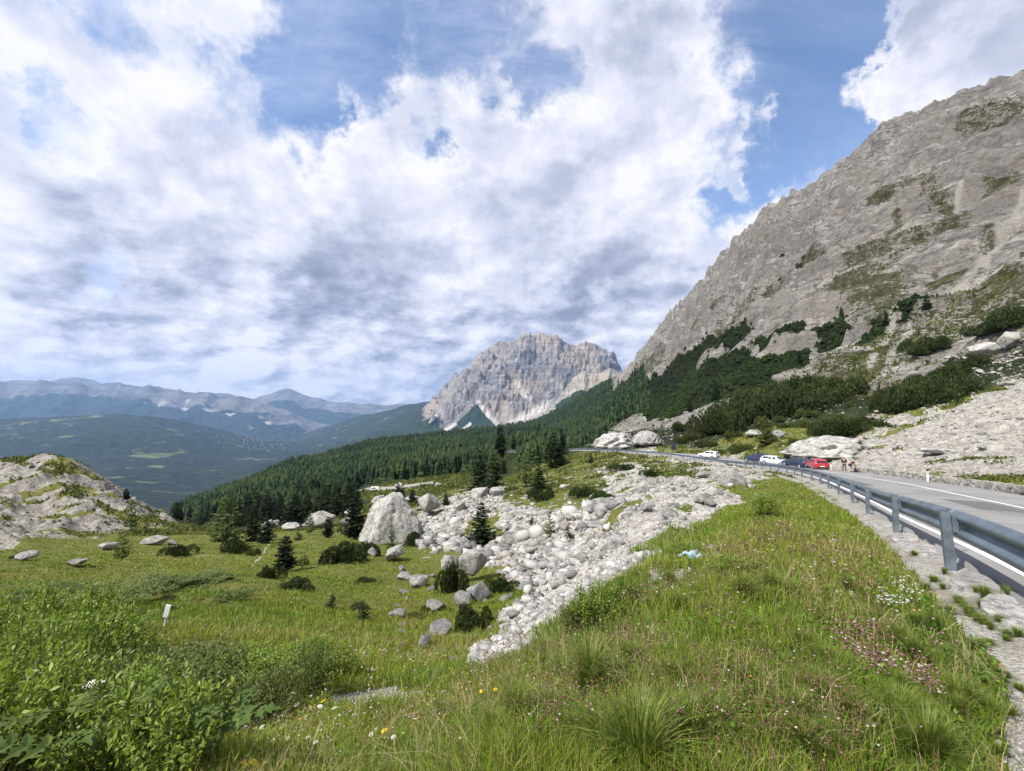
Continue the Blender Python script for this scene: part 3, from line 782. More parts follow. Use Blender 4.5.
far_sheet('limestone_mountain', CM, 378, 722, 3300, 7500, 520, 420, rel_c, cov_c, MC, '')

# lower pale buttress with a wooded skirt, in front of the massif
BC = [(500, 440), (520, 432), (545, 415), (555, 404), (562, 394), (572, 381), (578, 374), (585, 372), (592, 377), (600, 371), (608, 368), (616, 372), (640, 380), (700, 400)]
CB = {}
for px in (500, 520, 540, 555, 565, 575, 585, 595, 605, 615, 640, 670, 700):
    c = crest(px, BC); foot = 436 - .12 * (px - 500)
    CB[px] = [(1900, foot + 3), (2150, foot - 2), (2400, c + (foot - c) * .5), (2600, c + (foot - c) * .15), (2750, c), (3100, foot)]
def rel_b(X, Y, Zm, px, py, A, B):
    return sm(B, 2250, 2450) * (1 - .6 * sm(B, 2600, 2740)) * (60 * ridged(px / 11, B / 500, 5) - 30 + 12 * fbm(px / 2.5, B / 60, 4))
def cov_b(X, Y, Zm, px, py, B):
    n = fbm(X / 120, Y / 120, 5)
    c = crest(px, BC)
    veg = sm(py - c + 14 * n - 24 * sm(px, 555, 600) * (1 - sm(px, 603, 614)) , 2, 8)
    return np.stack([veg, 0 * veg, 0 * veg, 0 * veg], -1)
MBt = far_mat('pale_buttress_rock', ((.15, .145, .135), (.31, .295, .27)), (.013, .024, .013), (.29, .255, .21), 14, 2.2)
far_sheet('rock_buttress', CB, 500, 700, 1900, 3100, 260, 170, rel_b, cov_b, MBt, '')

# long plateau ranges at the head of the valley
R1 = [(-200, 386), (-60, 384), (0, 384), (30, 381), (60, 384), (110, 385), (150, 388), (165, 392), (200, 394), (235, 397), (260, 404), (290, 414), (330, 428), (400, 440)]
C1 = {}
for px in (-200, -100, -40, 0, 40, 80, 120, 150, 180, 210, 240, 260, 290, 330, 400):
    c = crest(px, R1); foot = 447
    C1[px] = [(8200, foot), (9200, c + (foot - c) * .72), (10300, c + (foot - c) * .42), (10850, c + (foot - c) * .34), (11050, c + (foot - c) * .26), (11200, c + 1), (11500, c), (12500, c + 2), (14000, c + 14)]
def rel_1(X, Y, Zm, px, py, A, B):
    return sm(B, 8600, 9600) * (290 * (ridged(X / 1300, Y / 1300, 6) - .45) + 90 * fbm(X / 380, Y / 380, 4)) * (1 - .6 * sm(B, 10900, 11200)) + 26 * ridged(X / 420, Y / 420, 4) * sm(B, 11000, 11200)
def cov_1(X, Y, Zm, px, py, B):
    n = fbm(X / 700, Y / 700, 5); c = crest(px, R1)
    veg = sm(py - c + 14 * n, 7, 18); md = .9 * sm(fbm(X / 600, Y / 900 + 3, 4), .25, .45) * sm(py, 412, 420) * (px < 260)
    return np.stack([veg, .7 * sm(-n, .22, .4) * (py - c > 6), md, 0 * veg], -1)
MR = far_mat('plateau_limestone', ((.06, .062, .066), (.20, .197, .19)), (.013, .023, .018), (.16, .148, .135), 120, .45)
far_sheet('plateau_range', C1, -60, 400, 8200, 14000, 420, 190, rel_1, cov_1, MR, '')
R3 = [(-200, 392), (20, 392), (45, 385), (58, 380), (68, 378), (80, 379), (95, 381.5), (110, 386), (150, 396), (200, 400), (240, 402), (255, 399), (268, 394), (278, 391), (287, 389.5), (295, 392), (303, 396), (318, 399), (345, 402.5), (370, 404), (400, 404), (430, 406), (500, 412), (600, 418)]
C3 = {}
for px in (-200, -60, 20, 45, 60, 75, 90, 110, 150, 200, 240, 260, 278, 287, 295, 305, 320, 345, 370, 400, 430, 500, 600):
    c = crest(px, R3); foot = 436
    C3[px] = [(12200, foot), (13500, c + (foot - c) * .6), (14600, c + (foot - c) * .22), (15200, c), (17500, foot)]
def rel_3(X, Y, Zm, px, py, A, B):
    return sm(B, 12500, 13800) * (300 * (ridged(X / 1500, Y / 1500, 6) - .45)) * (1 - .8 * sm(B, 14700, 15150)) + 26 * fbm(X / 400, Y / 400, 4) * sm(B, 14600, 15200)
def cov_3(X, Y, Zm, px, py, B):
    n = fbm(X / 900, Y / 900, 5); c = crest(px, R3)
    return np.stack([sm(py - c + 8 * n, 6, 14), 0 * n, 0 * n, 0 * n], -1)
far_sheet('distant_range', C3, -60, 620, 12200, 17500, 420, 120, rel_3, cov_3, MR, '')
print('far mountains', time.time() - T0)

exec_rest = True
# ------------------------------------------------------------------ world, sun, haze
SUN_EL = math.radians(52); SUN_AZ = math.radians(-122)       # azimuth from +Y towards +X
sund = Vector((math.sin(SUN_AZ) * math.cos(SUN_EL), math.cos(SUN_AZ) * math.cos(SUN_EL), math.sin(SUN_EL)))
W = bpy.data.worlds.new('World'); S.world = W; W.use_nodes = True
nt = W.node_tree; nt.nodes.clear(); t = NT(nt)
out = t.new('ShaderNodeOutputWorld')
sky = t.new('ShaderNodeTexSky'); sky.sky_type = 'NISHITA'; sky.sun_disc = False
sky.sun_elevation = SUN_EL; sky.sun_rotation = SUN_AZ % (2 * PI)
sky.altitude = 2100; sky.air_density = 1.0; sky.dust_density = .3; sky.ozone_density = 2.0
bg1 = t.new('ShaderNodeBackground'); bg1.inputs[1].default_value = .15
t.ln(sky.outputs[0], bg1.inputs[0])
gen = t.new('ShaderNodeTexCoord').outputs['Generated']
sep = t.new('ShaderNodeSeparateXYZ'); t.ln(gen, sep.inputs[0])
zz = t.math('ADD', t.math('MAXIMUM', sep.outputs[2], 0.0), .30)
com = t.new('ShaderNodeCombineXYZ')
t.ln(t.math('DIVIDE', sep.outputs[0], zz), com.inputs[0]); t.ln(t.math('DIVIDE', sep.outputs[1], zz), com.inputs[1])
com.inputs[2].default_value = .37
pl = com.outputs[0]
def vadd(v, off):
    n = t.new('ShaderNodeVectorMath'); n.operation = 'ADD'; t.ln(v, n.inputs[0]); n.inputs[1].default_value = off; return n.outputs[0]
def dirblob(px, py, rad_px):
    d = ray(px, py); d = d / np.linalg.norm(d)
    n = t.new('ShaderNodeVectorMath'); n.operation = 'DOT_PRODUCT'; t.ln(warpd, n.inputs[0]); n.inputs[1].default_value = tuple(d)
    c2 = 1 / (1 + ((px - CX) ** 2 + (py - HY) ** 2) / F ** 2)       # sky far off the axis subtends less
    ca = math.cos(math.atan(rad_px / F * 1.15 * c2 ** .6)); cb = math.cos(math.atan(rad_px * .10 / F))
    return t.mapr(n.outputs['Value'], ca, cb)
def blobs(lst):
    acc = None
    for px, py, rp, st_ in lst:
        b_ = t.math('MULTIPLY', dirblob(px, py, rp), st_)
        acc = b_ if acc is None else t.math('ADD', acc, b_)
    return acc
# wind-torn edges
wn = t.new('ShaderNodeTexNoise'); wn.inputs['Scale'].default_value = 3.6; wn.inputs['Detail'].default_value = 9; wn.inputs['Roughness'].default_value = .66; t.ln(gen, wn.inputs['Vector'])
wv = t.new('ShaderNodeVectorMath'); wv.operation = 'MULTIPLY_ADD'; t.ln(wn.outputs['Color'], wv.inputs[0]); wv.inputs[1].default_value = (.46, .46, .46)
wo = t.new('ShaderNodeVectorMath'); wo.operation = 'ADD'; t.ln(gen, wo.inputs[0]); wo.inputs[1].default_value = (-.23, -.23, -.23)
t.ln(wo.outputs[0], wv.inputs[2])
wnm = t.new('ShaderNodeVectorMath'); wnm.operation = 'NORMALIZE'; t.ln(wv.outputs[0], wnm.inputs[0]); warpd = wnm.outputs[0]
gap = blobs(((330, 45, 95, .17), (265, 95, 80, .13), (400, 15, 90, .08), (300, 130, 50, .05), (120, 5, 60, .07), (830, 85, 85, .20), (750, 190, 62, .17), (705, 228, 48, .13), (840, 165, 60, .17), (700, 150, 45, .08), (870, 20, 60, .16), (500, 50, 70, .07), (100, 243, 60, .13), (55, 130, 45, .09), (240, 374, 26, .18), (150, 235, 40, .08), (190, 175, 36, .08), (780, 20, 80, .11), (432, 160, 42, .11), (452, 182, 26, .08), (640, 225, 50, .06), (530, 75, 40, .08), (770, 100, 60, .10)))
solid = blobs(((130, 130, 170, .05), (975, 60, 110, .20), (430, 180, 120, .05), (590, 150, 150, .06), (620, 290, 200, .10), (300, 310, 260, .10), (800, 212, 50, .12), (765, 140, 34, .10), (800, 118, 30, .10), (725, 165, 30, .08), (560, 40, 70, .06), (640, 40, 60, .06), (760, 245, 60, .10), (640, 60, 80, .05)))
bias = t.math('SUBTRACT', solid, t.math('MULTIPLY', gap, .88))
SO = (5.3, 2.9)
def clouds(off, det=12):
    v = vadd(pl, off)
    a = t.noise(v, 2.6, det, .60, .25)
    b = t.noise(v, .8, 3, .5, .1)
    g = t.noise(vadd(gen, (off[0] * .5, off[1] * .5, 1.3 - (off[0] - SO[0]) * .2)), 4.6, det, .60, .2)
    vo = t.new('ShaderNodeTexVoronoi'); vo.feature = 'F1'; vo.normalize = True
    vo.inputs['Scale'].default_value = 6.5; vo.inputs['Detail'].default_value = 3.0 if det > 8 else 2.0; vo.inputs['Roughness'].default_value = .55
    wq = t.new('ShaderNodeVectorMath'); wq.operation = 'MULTIPLY_ADD'; t.ln(wn.outputs['Color'], wq.inputs[0]); wq.inputs[1].default_value = (.25, .25, .25); t.ln(vadd(gen, (off[0] * .5, off[1] * .5, 1.3 - (off[0] - SO[0]) * .2)), wq.inputs[2])
    t.ln(wq.outputs[0], vo.inputs['Vector'])
    puff = t.mapr(vo.outputs['Distance'], .05, .75, .72, .28, False)
    g = t.math('ADD', t.math('MULTIPLY', g, .55), t.math('MULTIPLY', puff, .45))
    return t.math('ADD', t.math('ADD', t.math('MULTIPLY', a, .30), t.math('MULTIPLY', g, .44)), t.math('MULTIPLY', b, .26))
d0 = clouds((SO[0], SO[1], 0))
l2 = Vector((sund.x, sund.y, 0)).normalized() * .09
d1 = clouds((SO[0] + l2.x, SO[1] + l2.y - .05, 0), 5)
dens = t.math('ADD', d0, bias)
low = t.mapr(sep.outputs[2], 0.0, .34, .07, 0.0, False)
dens = t.math('ADD', dens, low)
alpha = t.mapr(dens, .40, .55)
# thin high veil, combed by the wind
cm = t.new('ShaderNodeMapping'); cm.inputs['Rotation'].default_value = (0, 0, .55); cm.inputs['Scale'].default_value = (.55, 1.7, 1); t.ln(pl, cm.inputs['Vector'])
veil = t.mapr(t.noise(cm.outputs[0], 1.5, 10, .66, .5), .38, .72)
veil = t.math('MULTIPLY', veil, t.math('ADD', .22, blobs(((130, 80, 190, .5), (330, 60, 150, .26), (420, 40, 120, .15), (600, 60, 160, .30), (730, 90, 60, .2), (790, 150, 60, -.15), (500, 40, 90, .2), (690, 60, 80, .3)))), clamp=True)
# billows: sides that face the sun are white, bellies are grey
lit = t.mapr(t.math('SUBTRACT', d0, d1), -.07, .08)
thick = t.mapr(dens, .47, .64)
big = t.noise(vadd(pl, (7, 2, 0)), 1.1, 8, .62, .4)
shade = t.math('ADD', t.math('MULTIPLY', lit, .62), t.math('MULTIPLY', t.math('SUBTRACT', 1.0, thick), .34))
shade = t.math('ADD', shade, t.math('MULTIPLY', t.math('SUBTRACT', big, .5), 1.5))
lm = t.new('ShaderNodeMapping'); lm.inputs['Scale'].default_value = (1, 1, 2.1); t.ln(gen, lm.inputs['Vector'])
ln1 = t.noise(lm.outputs[0], 11.0, 9, .62, .25); ln2 = t.noise(vadd(lm.outputs[0], (-.015, -.01, .028)), 11.0, 6, .62, .25)
lowp = t.math('MULTIPLY', t.math('ADD', t.math('MULTIPLY', t.math('SUBTRACT', ln1, .5), .65), t.math('MULTIPLY', t.math('SUBTRACT', ln1, ln2), 1.7)), t.mapr(sep.outputs[2], .05, .42, 1.0, .12))
shade = t.math('ADD', shade, lowp)
bright = blobs(((120, 110, 240, .30), (600, 80, 200, .18), (380, 170, 120, .34), (960, 60, 140, .22), (335, 262, 90, -.12), (620, 310, 110, -.13), (460, 300, 130, .03), (40, 225, 90, -.18), (90, 310, 70, -.05), (560, 330, 80, -.12), (628, 338, 46, .45), (240, 350, 200, .12), (780, 215, 70, .40), (450, 215, 80, .12), (20, 310, 50, .2), (20, 270, 60, .12), (680, 290, 80, .1)))
shade = t.math('ADD', t.math('ADD', shade, t.mapr(sep.outputs[2], 0.0, .22, .55, .17)), bright, clamp=True)
ccol = t.ramp(shade, [(0.0, (.19, .22, .30)), (.3, (.295, .325, .42)), (.6, (.45, .47, .57)), (.85, (.57, .575, .64)), (1.0, (.645, .645, .68))])
bg2 = t.new('ShaderNodeBackground'); t.ln(ccol, bg2.inputs[0]); bg2.inputs[1].default_value = 1.0
bg3 = t.new('ShaderNodeBackground'); bg3.inputs[0].default_value = (.52, .56, .72, 1); bg3.inputs[1].default_value = 1.0
mx3 = t.new('ShaderNodeMixShader'); t.ln(veil, mx3.inputs[0]); t.ln(bg1.outputs[0], mx3.inputs[1]); t.ln(bg3.outputs[0], mx3.inputs[2])
mxs = t.new('ShaderNodeMixShader'); t.ln(alpha, mxs.inputs[0]); t.ln(mx3.outputs[0], mxs.inputs[1]); t.ln(bg2.outputs[0], mxs.inputs[2])
t.ln(mxs.outputs[0], out.inputs[0])

sl = bpy.data.lights.new('sun', 'SUN'); sl.energy = 5.0; sl.angle = math.radians(.6); sl.color = (1, .95, .87)
so = bpy.data.objects.new('sun', sl); so.rotation_euler = (-sund).to_track_quat('-Z', 'Y').to_euler(); link(so)

zs_ = [(o.matrix_world @ Vector(c)) for o in S.objects if o.type == 'MESH' for c in o.bound_box]
lo_ = [min(v[i] for v in zs_) for i in range(3)]; hi_ = [max(v[i] for v in zs_) for i in range(3)]; print('extent', lo_, hi_)
hz = MB(); hz.box([(lo_[i] + hi_[i]) / 2 for i in range(3)], [hi_[0] - lo_[0] + 60, hi_[1] - lo_[1] + 60, hi_[2] - lo_[2] + 2])
mh = bpy.data.materials.new('haze'); mh.use_nodes = True
mh.node_tree.nodes.remove(mh.node_tree.nodes['Principled BSDF'])
pv = mh.node_tree.nodes.new('ShaderNodeVolumePrincipled'); pv.inputs['Density'].default_value = 3.9e-5
pv.inputs['Color'].default_value = (.38, .60, 1.0, 1); pv.inputs['Anisotropy'].default_value = .1
mh.node_tree.links.new(pv.outputs[0], mh.node_tree.nodes['Material Output'].inputs['Volume'])
tag(ob('haze', hz.mesh('haze', [mh])), 'thin blue haze filling the valley air', kind='stuff')

cam = bpy.data.cameras.new('camera'); cam.sensor_width = 36; cam.lens = 36 * F / 1024; cam.clip_start = .05; cam.clip_end = 80000
co = bpy.data.objects.new('camera', cam); co.rotation_euler = (PI / 2 + TH, 0, 0); link(co); S.camera = co
S.view_settings.view_transform = 'Standard'; S.view_settings.look = 'None'; S.view_settings.gamma = 1; S.view_settings.exposure = .66
S.view_settings.use_curve_mapping = False
S.render.engine = 'CYCLES'
S.cycles.use_denoising = True
S.cycles.max_bounces = 5; S.cycles.diffuse_bounces = 2; S.cycles.transparent_max_bounces = 8; S.cycles.volume_bounces = 0
S.cycles.use_adaptive_sampling = True; S.cycles.adaptive_threshold = .02
# ------------------------------------------------------------------ road, markings, guard rail
def asphalt_mat():
    m, t, b = new_mat('worn_asphalt')
    pos = t.new('ShaderNodeNewGeometry').outputs['Position']
    n = t.noise(pos, .35, 5, .6); f = t.noise(pos, 60, 3, .7); w = t.noise(pos, 1.6, 5, .65)
    col = t.mix(t.mapr(n, .35, .65), (.20, .196, .192), (.275, .27, .265))
    col = t.mix(t.math('MULTIPLY', t.mapr(f, .4, .65), .4), col, (.10, .10, .10))
    col = t.mix(t.math('MULTIPLY', t.mapr(w, .56, .66), .35), col, (.25, .245, .235))
    v = t.new('ShaderNodeTexVoronoi'); v.feature = 'DISTANCE_TO_EDGE'; v.inputs['Scale'].default_value = .22
    wv = t.new('ShaderNodeVectorMath'); wv.operation = 'ADD'
    nn = t.new('ShaderNodeTexNoise'); nn.inputs['Scale'].default_value = .8; nn.inputs['Detail'].default_value = 4; t.ln(pos, nn.inputs['Vector'])
    t.ln(pos, wv.inputs[0]); t.ln(nn.outputs['Color'], wv.inputs[1]); t.ln(wv.outputs[0], v.inputs['Vector'])
    col = t.mix(t.mapr(v.outputs['Distance'], 0.0, .008, .55, 0.0), col, (.06, .06, .06))
    t.ln(col, b.inputs['Base Color']); b.inputs['Roughness'].default_value = .8
    t.ln(t.bump(f, .5, .01), b.inputs['Normal'])
    return m
M_ASPH = asphalt_mat()
def paint_mat():
    m, t, b = new_mat('road_paint')
    pos = t.new('ShaderNodeNewGeometry').outputs['Position']
    n = t.noise(pos, 9, 6, .75)
    t.ln(t.mix(t.mapr(n, .58, .7), (.76, .76, .74), (.30, .30, .29)), b.inputs['Base Color']); b.inputs['Roughness'].default_value = .7
    return m
M_PAINT = paint_mat()
M_ZINC = simple('galvanised_steel', (.15, .185, .222), .46, .45, .22, 2.2, .2, .5)
M_ZINC2 = simple('galvanised_post', (.13, .158, .188), .5, .3, .28, 7, .2, .5)
M_CONC = rockmat('broken_concrete', (.20, .19, .18), (.40, .385, .365), (.30, .27, .24), 2.5, .03)

def strip(name, s0, s1, offs, dz, mat, step=.5, skirt=0.0):
    ss = np.arange(s0, s1, step); V = []
    no = len(offs)
    for s in ss:
        for o in offs:
            oo = o(s) if callable(o) else o
            p = rail_at(s, oo); V.append((p[0], p[1], p[2] + dz))
    Fc = [(i * no + k, i * no + k + 1, (i + 1) * no + k + 1, (i + 1) * no + k) for i in range(len(ss) - 1) for k in range(no - 1)]
    if skirt:
        n = len(V)
        V += [(V[i * no][0], V[i * no][1], V[i * no][2] - skirt) for i in range(len(ss))]
        Fc += [(n + i, i * no, (i + 1) * no, n + i + 1) for i in range(len(ss) - 1)]
    return tag(ob(name, py_mesh(name, V, Fc, [mat], True)), kind='structure')
SE = RS[-1] - 1
wob = lambda s: .20 + .06 * math.sin(s * 1.7) + .04 * math.sin(s * 4.1 + 1)
strip('road', .5, SE, [wob, .6, 2, 4, 5.6, lambda s: .3 + .7 * road_w(s), lambda s: road_w(s) + .05 * math.sin(s * 2.3)], .03, M_ASPH, .4, .2)
strip('road_marking', .6, SE, [.56, .68], .036, M_PAINT, .5)
strip('road_marking', .6, S_A + 22, [lambda s: 5.55 + .15 * sm(s, S_A, S_B), lambda s: 5.69 + .15 * sm(s, S_A, S_B)], .036, M_PAINT, .5)

M_PATCH = simple('asphalt_patch', (.25, .245, .235), .85, var=.22, scale=5, bump=.4)
strip('road_patch', .6, S_POST + 7.5, [lambda s: .80 + .03 * math.sin(s * 2.1), 1.6, 2.4, lambda s: 3.3 + .05 * math.sin(s * 1.3)], .034, M_PATCH, .4)
M_PATCHD = simple('asphalt_dark_patch', (.11, .11, .11), .85, var=.2, scale=6, bump=.4)
strip('road_patch', S_POST + 14.2, S_POST + 19.0, [3.7, 4.4, 5.2], .034, M_PATCHD, .4)
strip('road_patch', S_POST + 27, S_POST + 38, [1.2, 2.0, 2.8], .034, M_PATCHD, .4)
gr_ = empty('guard_rail', rail_at(S_POST, 0)); gr_.location = (0, 0, 0)
tag(gr_, 'blue grey galvanised steel guard rail curving along the left road edge', 'guard rail')
prof = [(.150, .325), (.140, .34), (.085, .385), (.075, .41), (.085, .435), (.165, .49), (.175, .515), (.165, .54), (.085, .595), (.075, .62), (.085, .645), (.140, .69), (.150, .705)]
ss = np.arange(1.0, SE, .75); V = []; Fc = []
for s in ss:
    for (o, z) in prof:
        p = rail_at(s, o); V.append((p[0], p[1], p[2] + z))
k = len(prof)
for i in range(len(ss) - 1):
    for j in range(k - 1): Fc.append((i * k + j, (i + 1) * k + j, (i + 1) * k + j + 1, i * k + j + 1))
for i_ in range(-2, 40):                       # lap joints with bolt heads
    s_ = S_POST + 4.5 * i_ + .5
    if s_ < 1.6 or s_ > SE - 1: continue
    b0 = len(V)
    for sx_ in (-.17, .17):
        for (o_, z_) in prof:
            p_ = rail_at(s_ + sx_, o_ - .007); V.append((p_[0], p_[1], p_[2] + z_ + .001))
    for j_ in range(k - 1): Fc.append((b0 + j_, b0 + k + j_, b0 + k + j_ + 1, b0 + j_ + 1))
    for sx_ in (-.1, 0, .1):
        for z_, o_ in ((.41, .062), (.62, .062), (.515, .160)):
            p_ = rail_at(s_ + sx_, o_); c_ = Vector((p_[0], p_[1], p_[2] + z_)); b0 = len(V); h_ = .013
            V += [c_ + Vector((a_, b_, e_)) for a_ in (-h_, h_) for b_ in (-h_, h_) for e_ in (-h_, h_)]
            Fc += [(b0, b0 + 1, b0 + 3, b0 + 2), (b0 + 4, b0 + 6, b0 + 7, b0 + 5), (b0, b0 + 4, b0 + 5, b0 + 1), (b0 + 2, b0 + 3, b0 + 7, b0 + 6), (b0, b0 + 2, b0 + 6, b0 + 4), (b0 + 1, b0 + 5, b0 + 7, b0 + 3)]
bmesh_me = py_mesh('rail_beam', V, Fc, [M_ZINC], True)
bo = ob('rail_beam', bmesh_me, gr_); sd_ = bo.modifiers.new('thick', 'SOLIDIFY'); sd_.thickness = .004
mb = MB()          # C-section post
for c, d in (((-.048, 0, .12), (.006, .15, 1.16)), ((0, -.072, .12), (.09, .006, 1.16)), ((0, .072, .12), (.09, .006, 1.16)), ((.045, -.055, .12), (.005, .03, 1.16)), ((.045, .055, .12), (.005, .03, 1.16))):
    mb.box(c, d)
post_me = mb.mesh('post', [M_ZINC2])
mb = MB(); mb.box((.062, 0, .545), (.066, .09, .22)); mb.tube([(.09, 0, .53), (.115, 0, .53)], .016, 8)
spc_me = mb.mesh('spacer_block', [M_ZINC2])
mb = MB(); mb.box((0, 0, 0), (.006, .06, .09)); refl_me = mb.mesh('reflector', [simple('amber_reflector', (.65, .22, .04), .3)])
kk = 0
for i in range(-2, 40):
    s = S_POST + 4.5 * i
    if s < .8 or s > SE - .5: continue
    p = rail_at(s, 0); d = np.array([np.interp(s, RS, RN[:, 0]), np.interp(s, RS, RN[:, 1])])
    rz = math.atan2(d[1], d[0])
    lean = (random.uniform(-.02, .02), random.uniform(-.02, .02), rz)
    if i == 0: lean = (.0, -.05, rz)
    o = ob('post', post_me, gr_, p, lean); ob('spacer_block', spc_me, gr_, p, (0, 0, rz))

# crumbled slabs of old kerb left of the rail
for i, (px, py, sx, sy, rz, lab) in enumerate(((925, 552, .9, .45, .9, 'broken grey kerb slab at the foot of the nearest guard rail post'), (905, 540, .8, .4, 1.0, 'cracked flat kerb slab between the two nearest guard rail posts'),
        (882, 527, .8, .42, 1.0, 'tilted kerb slab beside the second guard rail post'), (975, 585, 1.0, .42, .85, 'long cracked kerb slab below the beam right of the nearest post'), (866, 516, .7, .4, 1.0, 'small kerb slab beside the third guard rail post'),
        (1005, 612, .9, .4, .85, 'broken kerb slab sunk in gravel at the right picture edge'))):
    p = at(px, py); m_ = MB()
    n = 9; r0 = [1 + random.uniform(-.22, .18) for _ in range(n)]
    top = [(sx * .5 * r0[q] * math.cos(2 * PI * q / n), sy * .5 * r0[q] * math.sin(2 * PI * q / n), .05 + random.uniform(-.008, .008)) for q in range(n)]
    bot = [(x * 1.04, y * 1.04, -.08) for x, y, z in top]
    m_.add(top + bot, [tuple(range(n))] + [(q, q + n, (q + 1) % n + n, (q + 1) % n) for q in range(n)])
    o = ob('kerb_slab', m_.mesh('kerb_slab', [M_CONC], False, .008), None, (p[0], p[1], p[2] + .0), (random.uniform(-.06, .06), random.uniform(-.08, .08), rz - .2 + random.uniform(-.15, .15)))
    tag(o, lab, 'kerb slab', 'broken kerb slabs beside the guard rail')

# ------------------------------------------------------------------ rocks
def ico(sub):
    bm = bmesh.new(); bmesh.ops.create_icosphere(bm, subdivisions=sub, radius=1)
    V = np.array([v.co[:] for v in bm.verts]); Fc = np.array([[v.index for v in f.verts] for f in bm.faces]); bm.free(); return V, Fc
ICO = {k: ico(k) for k in (1, 2, 3, 5)}
def rock_shape(sub, seed, planes=11, rough=.13, flat=.8):
    rg = np.random.default_rng(seed); V, Fc = ICO[sub]; V = V.copy()
    n = rg.normal(size=(planes, 3)); n /= np.linalg.norm(n, axis=1)[:, None]; d = rg.uniform(.40, .80, planes)
    dp = V @ n.T
    sc_ = np.where(dp > 1e-3, d[None] / np.maximum(dp, 1e-3), 9).min(1)
    V = V * np.minimum(sc_, 1.05)[:, None]
    o = seed * 3.7
    nz_ = fbm(V[:, 0] * 1.6 + o, V[:, 1] * 1.6 + V[:, 2] * 1.1, 5) + .6 * fbm(V[:, 2] * 3 - o, V[:, 0] * 2.2 - V[:, 1] * 2.4, 4)
    V = V * (1 + rough * nz_ + .07 * (ridged(V[:, 0] * 2.4 + V[:, 2] + o, V[:, 1] * 2.4 - V[:, 2], 4) - .5))[:, None]
    V *= np.array([rg.uniform(.85, 1.15), rg.uniform(.8, 1.1), flat * rg.uniform(.85, 1.15)])
    return V, Fc
M_ROCK = rockmat('pale_limestone', (.15, .147, .139), (.45, .438, .413), (.36, .30, .23), 2.2, .10, .16, .22)
M_ROCKG = rockmat('grey_weathered_limestone', (.21, .205, .19), (.47, .455, .42), (.36, .30, .23), 1.9, .13, .1, .3)
def hull_rock(seed, npts):
    rg = np.random.default_rng(seed); v = rg.normal(size=(npts, 3)); v /= np.linalg.norm(v, axis=1)[:, None]; v *= rg.uniform(.8, 1.1, (npts, 1)) * np.array([1.0, rg.uniform(.7, 1), rg.uniform(.55, .9)])
    bm = bmesh.new()
    for q in v: bm.verts.new(q)
    r = bmesh.ops.convex_hull(bm, input=bm.verts[:])
    bmesh.ops.delete(bm, geom=[g for g in r['geom_interior'] if isinstance(g, bmesh.types.BMVert)], context='VERTS')
    bmesh.ops.triangulate(bm, faces=bm.faces[:]); bmesh.ops.recalc_face_normals(bm, faces=bm.faces[:]); bm.verts.index_update()
    V = np.array([q.co[:] for q in bm.verts]); Fc = np.array([[q.index for q in f.verts] for f in bm.faces]); bm.free(); return V, Fc
def angular_rock(seed, cuts=5, npts=16, rough=.05, mat=None):
    rg = np.random.default_rng(seed); V, Fc = hull_rock(seed, npts)
    bm = bmesh.new(); vs = [bm.verts.new(q) for q in V]
    for f in Fc: bm.faces.new([vs[i] for i in f])
    bmesh.ops.bevel(bm, geom=bm.edges[:], offset=.05, segments=1, affect='EDGES'); bmesh.ops.triangulate(bm, faces=bm.faces[:])
    bmesh.ops.subdivide_edges(bm, edges=[e for e in bm.edges if e.calc_length() > .16], cuts=cuts, use_grid_fill=True); bmesh.ops.triangulate(bm, faces=bm.faces[:])
    bm.verts.index_update(); V = np.array([q.co[:] for q in bm.verts]); Fc = np.array([[q.index for q in f.verts] for f in bm.faces]); bm.free()
    o = seed * 1.37; n_ = fbm(V[:, 0] * 2.2 + o, V[:, 1] * 2.2 + V[:, 2] * 1.7, 4) + .8 * (ridged(V[:, 0] * 3 + V[:, 2] * 2 + o, V[:, 1] * 3 - V[:, 2], 4) - .5)
    V = V * (1 + rough * n_)[:, None]
    return make_mesh('boulder', V, Fc, [mat or M_ROCK], False)
BV = [angular_rock(40 + i, 6 if i < 5 else 3, 14 + i % 5, .10) for i in range(16)]
BG = [angular_rock(90 + i, 6, 15 + i, .12, M_ROCKG) for i in range(4)]
BOULD_N = [0]
def boulder(px, py, w, h, lab, group=None, me=None, rz=None, sink=.24, cat='boulder', tilt=0):
    """px,py: middle of its foot; w,h in photo pixels at its distance"""
    p = at(px, py); d = p[1]; sx = w * d / F / 2; sz = h * d / F / 2
    m_ = me or random.choice(BV[5:])
    o = ob('boulder', m_, None, (p[0], p[1] + sx * .5, p[2] + sz * (1 - 2 * sink)), (tilt, tilt * .6, random.uniform(0, 6.28) if rz is None else rz), (sx * 1.08, sx * random.uniform(.85, 1.1), sz * 1.25))
    tag(o, lab, cat, group); BOULD_N[0] += 1
    return o
# the big pointed block: own shape
def pointed_block():
    V, Fc = ICO[5]; V = V.copy()
    n = np.array([(-.75, -.5, .42), (.55, -.6, .55), (.8, .2, .5), (-.3, .8, .5), (-.9, .3, .3), (.1, -.95, .15), (0, 0, -1), (.45, -.2, .85), (-.45, -.2, .8)]); n /= np.linalg.norm(n, axis=1)[:, None]
    d = np.array([.62, .66, .8, .8, .82, .72, .6, .82, .72])
    dp = V @ n.T; V *= np.minimum(np.where(dp > 1e-3, d / np.maximum(dp, 1e-3), 9).min(1), 1.25)[:, None]
    q = ridged(V[:, 0] * 3.2 + .7 * V[:, 1], V[:, 2] * .9 + V[:, 1], 4)
    V *= (1 + .10 * (q - .5) + .08 * fbm(V[:, 0] * 3, V[:, 2] * 3 + V[:, 1] * 2, 5))[:, None]
    return make_mesh('boulder', V, Fc, [M_ROCKG], True)
PB = pointed_block()
